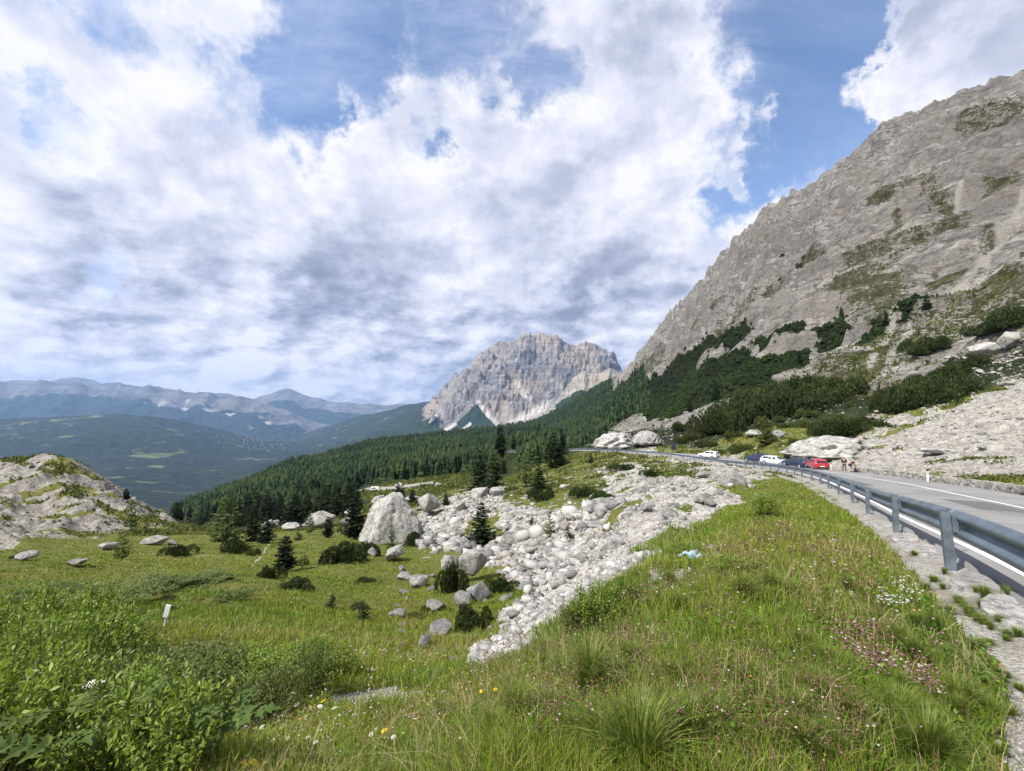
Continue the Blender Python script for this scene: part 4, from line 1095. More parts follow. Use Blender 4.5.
def outcrop_mesh(seed):
    V, Fc = ICO[5]; V = V.copy(); V[:, 2] = np.where(V[:, 2] < 0, V[:, 2] * .4, V[:, 2]); wd = np.where(V[:, 2] < 0, 1.15, 1.0); V[:, :2] *= wd[:, None]
    q = ridged(V[:, 0] * 1.7 + seed, V[:, 1] * 2.2 + V[:, 2] * 1.5, 5); V *= (1 + .35 * (q - .5) + .12 * fbm(V[:, 0] * 3 + seed, V[:, 1] * 3 + V[:, 2] * 3, 4))[:, None]
    return make_mesh('boulder', V, Fc, [M_ROCK], True)
OC = [outcrop_mesh(1.7), outcrop_mesh(5.2)]
boulder(386, 543, 54, 46, 'largest grey boulder with a pointed top at the left end of the boulder field', me=PB, rz=.1, sink=.12)
boulder(427, 517, 30, 31, 'tall rounded grey boulder just right of the largest pointed boulder', me=BG[0], sink=.1)
boulder(469, 582, 36, 36, 'grey standing boulder at the near edge of the boulder field', me=BG[1], sink=.08)
boulder(448, 570, 26, 20, 'pale slab leaning on the left side of the grey standing boulder', me=BG[2])
boulder(479, 601, 29, 23, 'rounded pale boulder below the grey standing boulder', me=BV[0])
boulder(462, 606, 24, 20, 'blocky pale boulder left of the rounded pale boulder', me=BV[1])
boulder(438, 637, 30, 18, 'low pale boulder with a slanting top lying in the meadow grass', me=BV[2])
boulder(424, 649, 17, 17, 'upright white stone in the grass in front of the low slanting boulder', me=BV[3])
boulder(397, 619, 19, 13, 'lone rounded white boulder in the meadow left of the stones', me=BV[4])
boulder(401, 648, 9, 7, 'small white stone in the grass left of the upright white stone')
boulder(416, 659, 7, 6, 'smallest white stone in the grass below the upright white stone')
boulder(433, 612, 24, 16, 'bluish grey broken boulder among the meadow stones', me=BV[5])
boulder(418, 588, 26, 16, 'long low pale outcrop left of the grey standing boulder', me=BV[6])
boulder(404, 580, 20, 9, 'thin white slab lying in the turf left of the boulder field', me=BV[7])
boulder(392, 562, 30, 22, 'grey block split off at the foot of the largest pointed boulder', me=BG[3])
boulder(345, 528, 16, 14, 'pale boulder between the dark pines left of the largest pointed boulder')
boulder(318, 528, 30, 24, 'wide pale boulder among trees beyond the meadow', me=BG[2])
boulder(300, 520, 16, 14, 'small pale boulder behind the small trees beyond the meadow')
boulder(278, 522, 14, 12, 'leftmost pale boulder among the dark trees beyond the meadow')
boulder(272, 512, 12, 9, 'grey boulder beside the strip of pale road among the trees')
boulder(399, 488, 11, 9, 'round boulder on the far grassy rim beside the white van', me=BG[0])
boulder(437, 487, 9, 6, 'flat boulder on the far grassy rim behind the dark pine')
boulder(480, 500, 26, 18, 'flat topped grey boulder at the top of the boulder field', me=BG[1])
boulder(498, 496, 20, 14, 'boulder right of the flat topped one under the tall spruces', me=BG[3])
boulder(150, 545, 24, 12, 'grey lying boulder at the foot of the rocky knoll', me=BG[2])
boulder(170, 545, 10, 6, 'pale stone right of the lying boulder at the foot of the knoll')
boulder(105, 550, 18, 11, 'pale stone in the grass below the rocky knoll', me=BV[3])
boulder(72, 566, 20, 9, 'flat grey stone in the meadow below the rocky knoll', me=BG[0])
boulder(20, 560, 22, 12, 'pale stone near the left picture edge below the knoll', me=BV[1])
boulder(760, 409, 22, 14, 'white boulder among the dark dwarf pines above the road', me=BV[1])
boulder(1000, 352, 46, 26, 'large grey boulder high on the slope at the right picture edge', me=BG[0], sink=.34)
boulder(1018, 345, 28, 24, 'grey boulder right of the large one at the right picture edge', me=BG[2])
boulder(975, 366, 40, 22, 'grey boulder below the large ones at the right picture edge', me=BG[3])
boulder(846, 457, 74, 26, 'wide smooth pale outcrop on the bank above the two people', me=OC[0], rz=.2, sink=.42)
boulder(950, 452, 36, 9, 'long flat pale boulder on the scree above the roadside wall', me=BV[2], rz=0, sink=.42)
boulder(985, 450, 12, 6, 'small white boulder on the scree right of the long flat one')
boulder(780, 438, 20, 12, 'pale boulder on the bank above the parked cars', me=BV[3])
boulder(757, 437, 16, 10, 'pale boulder on the bank above the dark blue saloon')
boulder(733, 404, 10, 8, 'small pale boulder between the dwarf pines above the white car')
boulder(618, 447, 40, 18, 'low pale gravel mound beside the far bend of the road', me=OC[1], sink=.42)
boulder(648, 446, 26, 16, 'pale boulder heap beside the far road bend left of the dark board', me=OC[0], rz=2)

for q_ in range(18):
    px, py = random.uniform(350, 470), random.uniform(500, 560)
    if abs(px - 386) < 34 and py < 552 and py > 520: continue
    boulder(px, py, random.uniform(7, 20), random.uniform(6, 14), 'pale block lying around the largest pointed boulder', 'blocks around the largest pointed boulder')
for q_ in range(22):
    px, py = random.uniform(235, 350), random.uniform(512, 536)
    boulder(px, py, random.uniform(7, 18), random.uniform(5, 12), 'pale block among the trees beyond the meadow', 'blocks among the trees beyond the meadow')
for q_ in range(28):
    px, py = random.uniform(395, 520), random.uniform(565, 668)
    boulder(px, py, random.uniform(4, 13), random.uniform(3, 9), 'white stone strewn in the grass at the near end of the boulder field', 'white stones strewn at the near end of the boulder field')
talw = np.clip(talN * (R2 < 120) * (mTal > .2), 0, 1).ravel()
talw = np.where((np.abs(PX.ravel() - 560) < 280), talw, 0)
def pick(w, n, rg=RNG):
    c = np.cumsum(w); idx = np.searchsorted(c, rg.random(n) * c[-1])
    ph = PH2.ravel()[idx] + rg.normal(size=n) * .004; r = R2.ravel()[idx] * np.exp(rg.normal(size=n) * .010)
    return r * np.sin(ph), r * np.cos(ph)
x, y = pick(talw * (R2.ravel() > 16), 210)
for X_, Y_ in zip(x, y):
    r = math.hypot(X_, Y_); s = min(1.25, max(.2, random.lognormvariate(-1.15, .55))) * (1 if r > 18 else .6); s = max(s, r * 2.6 / F)
    m_ = random.choice(BV[5:])
    o = ob('boulder', m_, None, (X_, Y_, float(H(X_, Y_)) + s * .28), (random.uniform(-.4, .4), random.uniform(-.4, .4), random.uniform(0, 6.28)), (s * random.uniform(.8, 1.3), s, s * random.uniform(.7, 1)))
    tag(o, 'pale limestone boulder among many others in the talus field below the road', 'boulder', 'boulders of the talus field')
hw = (bare * (R2 > 60) * (R2 < 190) * (PX > 690) * (PX < 1040) * (W_M < .5) * (onroad < .1)).ravel()
x, y = pick(hw, 46)
for X_, Y_ in zip(x, y):
    r = math.hypot(X_, Y_); s = r * random.uniform(2.5, 6) / F
    o = ob('boulder', random.choice(BV[5:]), None, (X_, Y_, float(H(X_, Y_)) - s * .18), (random.uniform(-.3, .3), random.uniform(-.3, .3), random.uniform(0, 6.28)), (s * random.uniform(.9, 1.6), s, s * random.uniform(.5, .8)))
    tag(o, 'pale boulder lying on the stony bank above the right side of the road', 'boulder', 'boulders of the stony bank')

def scatter_rocks(name, x, y, size, mats, lab, sub=1, sink=.2, tilt=.5):
    n = len(x); shapes = [hull_rock(200 + i, 14 if sub > 1 else 11) for i in range(12)]
    z = H(x, y); Vs, Fs = [], []; off = 0
    which = RNG.integers(0, 12, n)
    for k in range(12):
        I = np.where(which == k)[0]; V, Fc = shapes[k]
        if not len(I): continue
        a = RNG.random(len(I)) * 6.28; ca, sa = np.cos(a), np.sin(a); s = size[I]
        st = RNG.uniform(.75, 1.3, (len(I), 3)); st[:, 2] *= .85
        L = V[None] * st[:, None, :]
        tx = RNG.normal(size=len(I)) * tilt * .5; c2, s2 = np.cos(tx)[:, None], np.sin(tx)[:, None]
        Ly = L[:, :, 1] * c2 - L[:, :, 2] * s2; Lz = L[:, :, 1] * s2 + L[:, :, 2] * c2; Lx = L[:, :, 0]
        wx = (Lx * ca[:, None] - Ly * sa[:, None]) * s[:, None] + x[I][:, None]
        wy = (Lx * sa[:, None] + Ly * ca[:, None]) * s[:, None] + y[I][:, None]
        wz = Lz * s[:, None] + (z[I] + s * (.55 - 2 * sink))[:, None]
        Vs.append(np.stack([wx, wy, wz], -1).reshape(-1, 3)); nv = len(V)
        Fs.append((Fc[None] + (off + np.arange(len(I)) * nv)[:, None, None]).reshape(-1, 3)); off += nv * len(I)
    o = ob(name, make_mesh(name, np.concatenate(Vs), np.concatenate(Fs), mats, False))
    return tag(o, lab, kind='stuff')
def rubble_mat(name, lo, hi):
    m, t, b = new_mat(name)
    g = t.new('ShaderNodeNewGeometry')
    n = t.noise(g.outputs['Position'], 3.5, 6, .7)
    f = t.math('ADD', t.math('MULTIPLY', g.outputs['Random Per Island'], .55), t.math('MULTIPLY', n, .5))
    col = t.ramp(f, [(.2, lo), (.8, hi)])
    col = t.mix(t.math('MULTIPLY', t.mapr(t.noise(g.outputs['Position'], .5, 4), .55, .7), .4), col, (.36, .29, .21))
    t.ln(col, b.inputs['Base Color']); b.inputs['Roughness'].default_value = .95
    t.ln(t.bump(t.noise(g.outputs['Position'], 14, 5, .7), .8, .03), b.inputs['Normal'])
    return m
M_RUB = rubble_mat('limestone_rubble', (.115, .112, .104), (.43, .418, .395)); M_RUB2 = rubble_mat('grey_scree', (.12, .112, .10), (.38, .36, .33))
x, y = pick(np.where(np.abs(PX.ravel() - 560) < 280, np.maximum(talw, (.10 * sm(region(TALUS, 22, 6, 130), .08, .5) * (onroad < .1)).ravel()), 0), 13000); r = np.hypot(x, y)
sz = np.clip(np.exp(RNG.normal(-2.55, .85, len(x))), .03, .75) * np.where(x / y > .22, .42, 1.0); sz = np.maximum(np.minimum(sz, .022 * r + .05) * np.clip(r / 25, .6, 1.3), r * .6 / F)
scatter_rocks('talus_rubble', x, y, sz, [M_RUB], 'pale limestone rubble of the talus field', 2)
hw2 = ((bare + .22) * sm(R2, 45, 60) * (R2 < 240) * (PX > 585) * (PX < 1060) * (W_M < .6) * (onroad < .05)).ravel()
x, y = pick(hw2, 7500); r = np.hypot(x, y)
sz = np.clip(np.exp(RNG.normal(.1, .5, len(x))), .5, 3.2) * r / F * .8
scatter_rocks('hillside_rubble', x, y, sz, [M_RUB2], 'grey limestone rubble on the bank above the road', 1, .3)
kw = ((knollN + .06 * mKnoll) * (R2 < 130)).ravel()
x, y = pick(kw, 1800); r = np.hypot(x, y)
sz = np.clip(np.exp(RNG.normal(0, .5, len(x))), .5, 3) * r / F * .8
M_RUB3 = rubble_mat('knoll_stone', (.10, .092, .08), (.29, .27, .24))
scatter_rocks('knoll_rubble', x, y, sz, [M_RUB3], 'weathered stones lying on the rocky knoll', 1, .3)
gw = (gravN * (R2 < 30) * (onroad < .3) * (R2 > 1.2) * (np.abs(PX - 512) < 700)).ravel()
x, y = pick(gw, 9000); r = np.hypot(x, y)
sz = np.clip(np.exp(RNG.normal(-5.0, .6, len(x))), .003, .05) * np.clip(r / 4, .8, 2.0)
scatter_rocks('roadside_gravel', x, y, sz, [M_RUB2], 'pale loose gravel beside the road edge', 1, .2)
print('rocks', time.time() - T0)

# ------------------------------------------------------------------ low dry stone wall right of the lay-by
def s_for_px(px, off, s0=0, s1=None):
    ss = np.linspace(s0, s1 or SE, 3000); p = rail_at(ss, 0); nx = np.interp(ss, RS, RN[:, 0]); ny = np.interp(ss, RS, RN[:, 1])
    o = off(ss) if callable(off) else off
    q = np.stack([p[:, 0] + nx * o, p[:, 1] + ny * o, p[:, 2]], 1); X, _, d = proj(q[:, 0], q[:, 1], q[:, 2])
    ok = d > 1; return ss[ok][np.argmin(np.abs(X[ok] - px))]
sa, sb = s_for_px(1300, 9.4), s_for_px(858, 9.4)
m_ = MB(); s = sa
for course, (z0, hh, dep) in enumerate(((-.08, .26, .42), (.17, .2, .38), (.36, .17, .34))):
    s = sa + random.random() * .3
    while s < sb:
        L = random.uniform(.22, .6); p = rail_at(s + L / 2, 9.42 + random.uniform(-.04, .04)); d = np.array([np.interp(s, RS, RD[:, 0]), np.interp(s, RS, RD[:, 1])])
        if course < 2 or random.random() < .72:
            rz = math.atan2(d[1], d[0]) + random.uniform(-.08, .08)
            n0 = len(m_.v); m_.box((p[0], p[1], p[2] + z0 + hh / 2 + random.uniform(-.015, .015)), (L * random.uniform(.88, .97), dep * random.uniform(.85, 1.1), hh * random.uniform(.85, 1.05)), rz)
            for q in range(n0, len(m_.v)): v = m_.v[q]; m_.v[q] = (v[0] + random.uniform(-.03, .03), v[1] + random.uniform(-.03, .03), v[2] + random.uniform(-.025, .025))
        s += L
tag(ob('stone_wall', m_.mesh('stone_wall', [M_RUB2])), 'low pale dry stone wall along the far side of the lay-by', 'wall')

# ------------------------------------------------------------------ posts and boards
M_WHITE = simple('white_plastic', (.80, .80, .78), .5, var=.05); M_BLACK = simple('black_plastic', (.02, .02, .022), .5)
M_DARKB = simple('dark_board', (.018, .020, .026), .55); M_STEEL = simple('grey_steel', (.25, .26, .27), .5, .5)
def delineator(px, off, lab):
    s = s_for_px(px, off); p = rail_at(s, off)
    e = empty('delineator_post', p, math.atan2(np.interp(s, RS, RD[:, 1]), np.interp(s, RS, RD[:, 0])))
    tag(e, lab, 'marker post', 'white roadside marker posts')
    m = MB(); m.box((0, 0, .42), (.06, .13, .88)); ob('post', m.mesh('post', [M_WHITE], False, .008), e)
    m = MB(); m.box((0, 0, .93), (.064, .134, .18)); ob('cap', m.mesh('cap', [M_BLACK], False, .008), e)
    m = MB(); m.box((-.034, 0, .72), (.008, .05, .14)); ob('reflector', m.mesh('reflector', [simple('red_reflector', (.5, .05, .03), .3)]), e)
delineator(928, 9.0, 'white marker post with black cap in front of the stone wall')
delineator(831, 9.0, 'white marker post between the red car and the two people')
s = s_for_px(674, 7.4, S_A - 15); p = rail_at(s, 7.4); p[2] = max(p[2], float(H(p[0], p[1])))
e = empty('information_board', p, math.atan2(p[1], p[0]) - PI / 2 + .1); tag(e, 'tall dark board on two posts beside the far road bend', 'board')
m = MB(); m.box((0, 0, .06), (1.9, .7, .12)); ob('base', m.mesh('base', [M_CONC], False, .02), e)
for sx in (-.42, .42):
    m = MB(); m.tube([(sx, .05, 0), (sx, .05, 2.75)], .05, 8); ob('post', m.mesh('post', [M_DARKB], True), e)
m = MB(); m.box((0, 0, 1.75), (1.05, .06, 1.9)); ob('panel', m.mesh('panel', [M_DARKB], False, .01), e)
m = MB(); m.box((0, -.04, 2.05), (.86, .012, .7)); ob('notice', m.mesh('notice', [simple('dark_blue_notice', (.03, .04, .07), .4)]), e)

# white stake in the meadow
p = at(163, 630); d_ = p[1]; k_ = float(d_ / 11.0)
e = empty('meadow_stake', p, .15); tag(e, 'white wooden stake with a slanted white tag standing in the meadow', 'stake')
m = MB(); m.tube([(0, 0, -.15), (.07 * k_, 0, .36 * k_)], [.028 * k_, .024 * k_], 6); ob('stake', m.mesh('stake', [simple('weathered_white_wood', (.66, .66, .62), .8)]), e)
m = MB(); m.box((.085 * k_, -.02, .44 * k_), (.115 * k_, .02, .30 * k_), rot=Euler((0, .22, 0))); ob('tag', m.mesh('tag', [M_WHITE], False, .006), e)
# scrap of pale blue sheet on the verge
p = at(692, 563); n = 9; V = []
for i in range(n):
    for j in range(n):
        u, v = i / (n - 1) - .5, j / (n - 1) - .5
        V.append((u * .36 * (1 + .2 * math.sin(5 * v)), v * .26, .10 + .035 * math.sin(9 * u + 3 * v) + .03 * math.sin(13 * v - 4 * u) - .12 * (u * u + v * v)))
sc_ = ob('plastic_sheet', py_mesh('plastic_sheet', V, [(i * n + j, i * n + j + 1, (i + 1) * n + j + 1, (i + 1) * n + j) for i in range(n - 1) for j in range(n - 1)], [simple('pale_blue_plastic', (.25, .36, .46), .5)], True), None, (p[0], p[1], p[2] + .03), (.1, .1, .5))
sc_.modifiers.new('thick', 'SOLIDIFY').thickness = .004
tag(sc_, 'crumpled pale blue plastic sheet lying on the stony verge', 'plastic sheet')

# ------------------------------------------------------------------ cars
M_GLASS = simple('car_glass', (.015, .018, .022), .08, spec=.8, var=0); M_TYRE = simple('tyre_rubber', (.018, .018, .018), .85); M_RIM = simple('alloy', (.45, .46, .47), .35, .7)
M_TAIL = simple('red_lamp_glass', (.45, .02, .015), .15, spec=.7); M_LAMP = simple('clear_lamp_glass', (.7, .72, .74), .1, spec=.8); M_PLATE = simple('number_plate', (.75, .75, .72), .5); M_TRIM = simple('dark_trim', (.03, .03, .032), .6)
def car_paint(name, c, coat=.8): return simple(name, c, .35, .1, .03, 2, 0, .5, coat)
HATCH = [(-2.08, .74, .40, .72, .80, .66), (-2.02, .84, .28, .88, 1.02, .72), (-1.72, .88, .24, .95, 1.36, .62), (-1.45, .88, .24, .96, 1.44, .62), (-.5, .89, .22, .95, 1.48, .62), (.25, .89, .22, .93, 1.43, .61), (.98, .88, .23, .92, .99, .70), (1.75, .86, .24, .80, .85, .68), (2.0, .80, .26, .66, .70, .62), (2.1, .68, .34, .52, .56, .54)]
SUV = [(-2.25, .78, .45, .85, .95, .70), (-2.2, .90, .34, 1.05, 1.15, .78), (-2.0, .92, .30, 1.08, 1.60, .68), (-1.6, .92, .30, 1.08, 1.66, .68), (-.5, .93, .28, 1.06, 1.68, .68), (.35, .93, .28, 1.04, 1.62, .66), (1.05, .92, .28, 1.02, 1.10, .76), (1.85, .90, .30, .95, 1.0, .74), (2.15, .84, .32, .78, .82, .68), (2.25, .72, .40, .62, .66, .6)]
WAGON = [(-2.3, .74, .42, .76, .84, .66), (-2.26, .85, .30, .92, 1.02, .74), (-1.95, .88, .25, .95, 1.32, .64), (-1.5, .89, .24, .96, 1.43, .62), (-.5, .89, .22, .95, 1.47, .62), (.35, .89, .22, .93, 1.42, .61), (1.1, .88, .23, .92, .98, .72), (1.9, .86, .24, .80, .85, .70), (2.2, .80, .26, .66, .70, .62), (2.3, .68, .34, .52, .56, .54)]
VAN = [(-2.6, .9, .40, 1.2, 1.95, .84), (-2.55, .96, .32, 1.25, 2.25, .86), (-1.5, .98, .28, 1.26, 2.36, .86), (0, .98, .28, 1.26, 2.38, .86), (1.1, .98, .28, 1.24, 2.34, .84), (1.6, .97, .28, 1.22, 2.10, .80), (2.1, .95, .28, 1.16, 1.25, .80), (2.55, .88, .30, .92, .98, .74), (2.68, .76, .38, .62, .66, .66)]
def make_car(name, stn, paint, lab, cat, loc, rz, roof_bars=False, group='cars parked in the lay-by', rear_lamps=True):
    e = empty(name, loc, rz); tag(e, lab, cat, group)
    V = []; n = 12
    for (x, w, zb, zs, zt, wt) in stn:
        zm = (zb + zs) / 2
        half = [(w * .86, zb), (w * .98, zb + .10), (w, zm), (w * .985, zs), (wt + .03, zt - .05), (wt * .82, zt)]
        ring = [(x, y, z) for y, z in half] + [(x, -y, z) for y, z in reversed(half)]
        V += ring
    Fc = []
    for i in range(len(stn) - 1):
        for k in range(n): Fc.append((i * n + k, i * n + (k + 1) % n, (i + 1) * n + (k + 1) % n, (i + 1) * n + k))
    Fc += [tuple(range(n)), tuple((len(stn) - 1) * n + k for k in reversed(range(n)))]
    m = MB(); m.add(V, Fc); ob('body', m.mesh('body', [paint], True), e)
    tops = [i for i, s_ in enumerate(stn) if s_[4] - s_[3] > .3]
    a, b = tops[0], tops[-1]
    def sidept(xq, f, side):
        xs_ = [s_[0] for s_ in stn]; w = np.interp(xq, xs_, [s_[1] * .985 for s_ in stn]); zs = np.interp(xq, xs_, [s_[3] for s_ in stn]); wt = np.interp(xq, xs_, [s_[5] + .03 for s_ in stn]); zt = np.interp(xq, xs_, [s_[4] - .05 for s_ in stn])
        return (xq, side * (w + (wt - w) * f + .008), zs + (zt - zs) * f + .004)
    xa, xb = stn[a][0], stn[b][0]; cowl = stn[b + 1][0]
    xm = (xa + xb) / 2
    for side in (-1, 1):
        for (x0, x1, x0t, x1t) in ((xa + .12, xm - .05, xa + .2, xm - .05), (xm + .05, xb + .38 * (cowl - xb), xm + .05, xb - .02)):
            m = MB(); m.add([sidept(x0, .10, side), sidept(x1, .10, side), sidept(x1t, .88, side), sidept(x0t, .88, side)], [(0, 1, 2, 3)])
            ob('window', m.mesh('window', [M_GLASS]), e)
    s1, s2 = stn[b], stn[b + 1]
    m = MB(); m.add([(s1[0] + .06, -s1[5] * .84, s1[4] - .03), (s1[0] + .06, s1[5] * .84, s1[4] - .03), (s2[0] - .04, s2[5] * .95, s2[4] + .04), (s2[0] - .04, -s2[5] * .95, s2[4] + .04)], [(0, 1, 2, 3)])
    for q in range(4): v = m.v[q]; m.v[q] = (v[0] + .012, v[1], v[2] + .02)
    ob('windscreen', m.mesh('windscreen', [M_GLASS]), e)
    s1, s2 = stn[a], stn[a - 1]
    m = MB(); m.add([(s1[0] - .03, -s1[5] * .86, s1[4] - .07), (s1[0] - .03, s1[5] * .86, s1[4] - .07), (s2[0] + .02, s2[5] * .92, s2[4] - .0), (s2[0] + .02, -s2[5] * .92, s2[4] - .0)], [(0, 1, 2, 3)])
    for q in range(4): v = m.v[q]; m.v[q] = (v[0] - .03, v[1], v[2] + .01)
    ob('rear_window', m.mesh('rear_window', [M_GLASS]), e)
    R = .33 if stn is not SUV and stn is not VAN else .37
    for sx in (stn[0][0] + .82, stn[-1][0] - .82):
        for side in (-1, 1):
            m = MB(); m.tube([(sx, side * (stn[4][1] - .19), R), (sx, side * (stn[4][1] - .17), R), (sx, side * (stn[4][1] + .005), R), (sx, side * (stn[4][1] + .015), R)], [R * .92, R, R, R * .9], 20)
            tm = ob('wheel', m.mesh('wheel', [M_TYRE]), e)
            m = MB(); m.tube([(sx, side * (stn[4][1] + .0), R), (sx, side * (stn[4][1] + .024), R)], [R * .66, R * .6], 14); ob('rim', m.mesh('rim', [M_RIM]), tm)
    f0, f1 = stn[-2], stn[1]
    for side in (-1, 1):
        m = MB(); m.box((f0[0] + .03, side * f0[1] * .78, f0[3] - .02), (.12, .26, .12)); ob('headlight', m.mesh('headlight', [M_LAMP], False, .02), e)
        m = MB(); m.box((f1[0] - .02, side * f1[1] * .83, f1[3] - .04), (.10, .2, .2)); ob('tail_light', m.mesh('tail_light', [M_TAIL], False, .02), e)
        m = MB(); m.box((cowl - .12, side * (stn[4][1] + .08), stn[b][3] + .06), (.1, .18, .12)); ob('wing_mirror', m.mesh('wing_mirror', [paint], False, .02), e)
    m = MB(); m.box((stn[0][0] - .012, 0, stn[0][3] - .12), (.02, .5, .11)); ob('number_plate', m.mesh('number_plate', [M_PLATE]), e)
    m = MB(); m.box((stn[0][0] + .03, 0, stn[0][2] + .06), (.14, stn[1][1] * 1.7, .14)); ob('bumper', m.mesh('bumper', [M_TRIM], False, .03), e)
    m = MB(); m.box((stn[-1][0] - .01, 0, stn[-1][2] + .06), (.1, stn[-1][1] * 1.4, .12)); ob('grille', m.mesh('grille', [M_TRIM], False, .02), e)
    if roof_bars:
        for side in (-1, 1):
            m = MB(); m.tube([(xa + .2, side * stn[4][5] * .9, stn[4][4] + .03), (xb - .1, side * stn[4][5] * .9, stn[4][4] + .02)], .02, 6); ob('roof_bar', m.mesh('roof_bar', [M_BLACK]), e)
    return e
def park(px, off, stn, paint, lab, cat, bars=False, flip=False, name='parked_car', tw=0, s0=0):
    s = s_for_px(px, off, s0); p = rail_at(s, off); p[2] += .03
    rz = math.atan2(np.interp(s, RS, RD[:, 1]), np.interp(s, RS, RD[:, 0])) + tw + (PI if flip else 0)
    return make_car(name, stn, paint, lab, cat, p, rz, bars)
M_RED = car_paint('red_paint', (.40, .022, .03)); M_NAVY = car_paint('dark_blue_paint', (.012, .020, .055)); M_SILV = car_paint('pale_blue_white_paint', (.62, .68, .74)); M_WHP = car_paint('white_paint', (.78, .78, .77)); M_NAVY2 = car_paint('navy_paint', (.016, .026, .065))
park(817, 8.0, HATCH, M_RED, 'red hatchback parked last in the row nearest the two people', 'car', tw=-.04)
park(797, 7.9, WAGON, M_NAVY, 'dark blue estate car parked right in front of the red car', 'car', True, tw=.32)
park(776, 7.6, WAGON, M_SILV, 'pale silvery car between two dark blue cars in the lay-by', 'car', tw=.5, flip=True)
park(757, 7.7, SUV, M_NAVY2, 'dark blue car at the far end of the row left of the silvery car', 'car', True, tw=.35)
park(709, 5.2, HATCH, M_WHP, 'white car standing alone on the road near the dark board', 'car', tw=.45, s0=S_A - 20)
p = at(376, 491); k_ = float(4.2 * p[1] / F / 2.3)
v_ = make_car('white_van', VAN, M_WHP, 'small white van parked on the far grassy rim above the boulders', 'van', (p[0], p[1], p[2]), .15, group='', rear_lamps=False); v_.scale = (k_,) * 3

# ------------------------------------------------------------------ people
def skin_mesh(name, joints, edges, mats, sub=2, root=0):
    me = bpy.data.meshes.new(name + '_cage'); me.from_pydata([j[:3] for j in joints], edges, []); 
    o = bpy.data.objects.new(name + '_cage', me); COL.objects.link(o)
    o.modifiers.new('s', 'SKIN'); ms = o.modifiers.new('d', 'SUBSURF'); ms.levels = sub; ms.render_levels = sub
    for i, j in enumerate(joints):
        sv = me.skin_vertices[0].data[i]; r = j[3] if hasattr(j[3], '__len__') else (j[3], j[3]); sv.radius = r; sv.use_root = (i == root)
    dg = bpy.context.evaluated_depsgraph_get(); dg.update()
    res = bpy.data.meshes.new_from_object(o.evaluated_get(dg)); res.name = name
    bpy.data.objects.remove(o)
    res.materials.clear()
    for m in mats: res.materials.append(m)
    for p_ in res.polygons: p_.use_smooth = True
    return res
M_SKIN = simple('skin', (.42, .25, .17), .55); M_HAIR = simple('dark_hair', (.02, .014, .01), .7); M_TOP = simple('black_shirt_cloth', (.018, .018, .022), .9); M_TROU = simple('grey_trouser_cloth', (.07, .075, .09), .9); M_MAR = simple('maroon_cloth', (.10, .03, .035), .9); M_SHORT = simple('dark_shorts_cloth', (.03, .03, .035), .9); M_SHOE = simple('shoe_leather', (.03, .025, .02), .7)
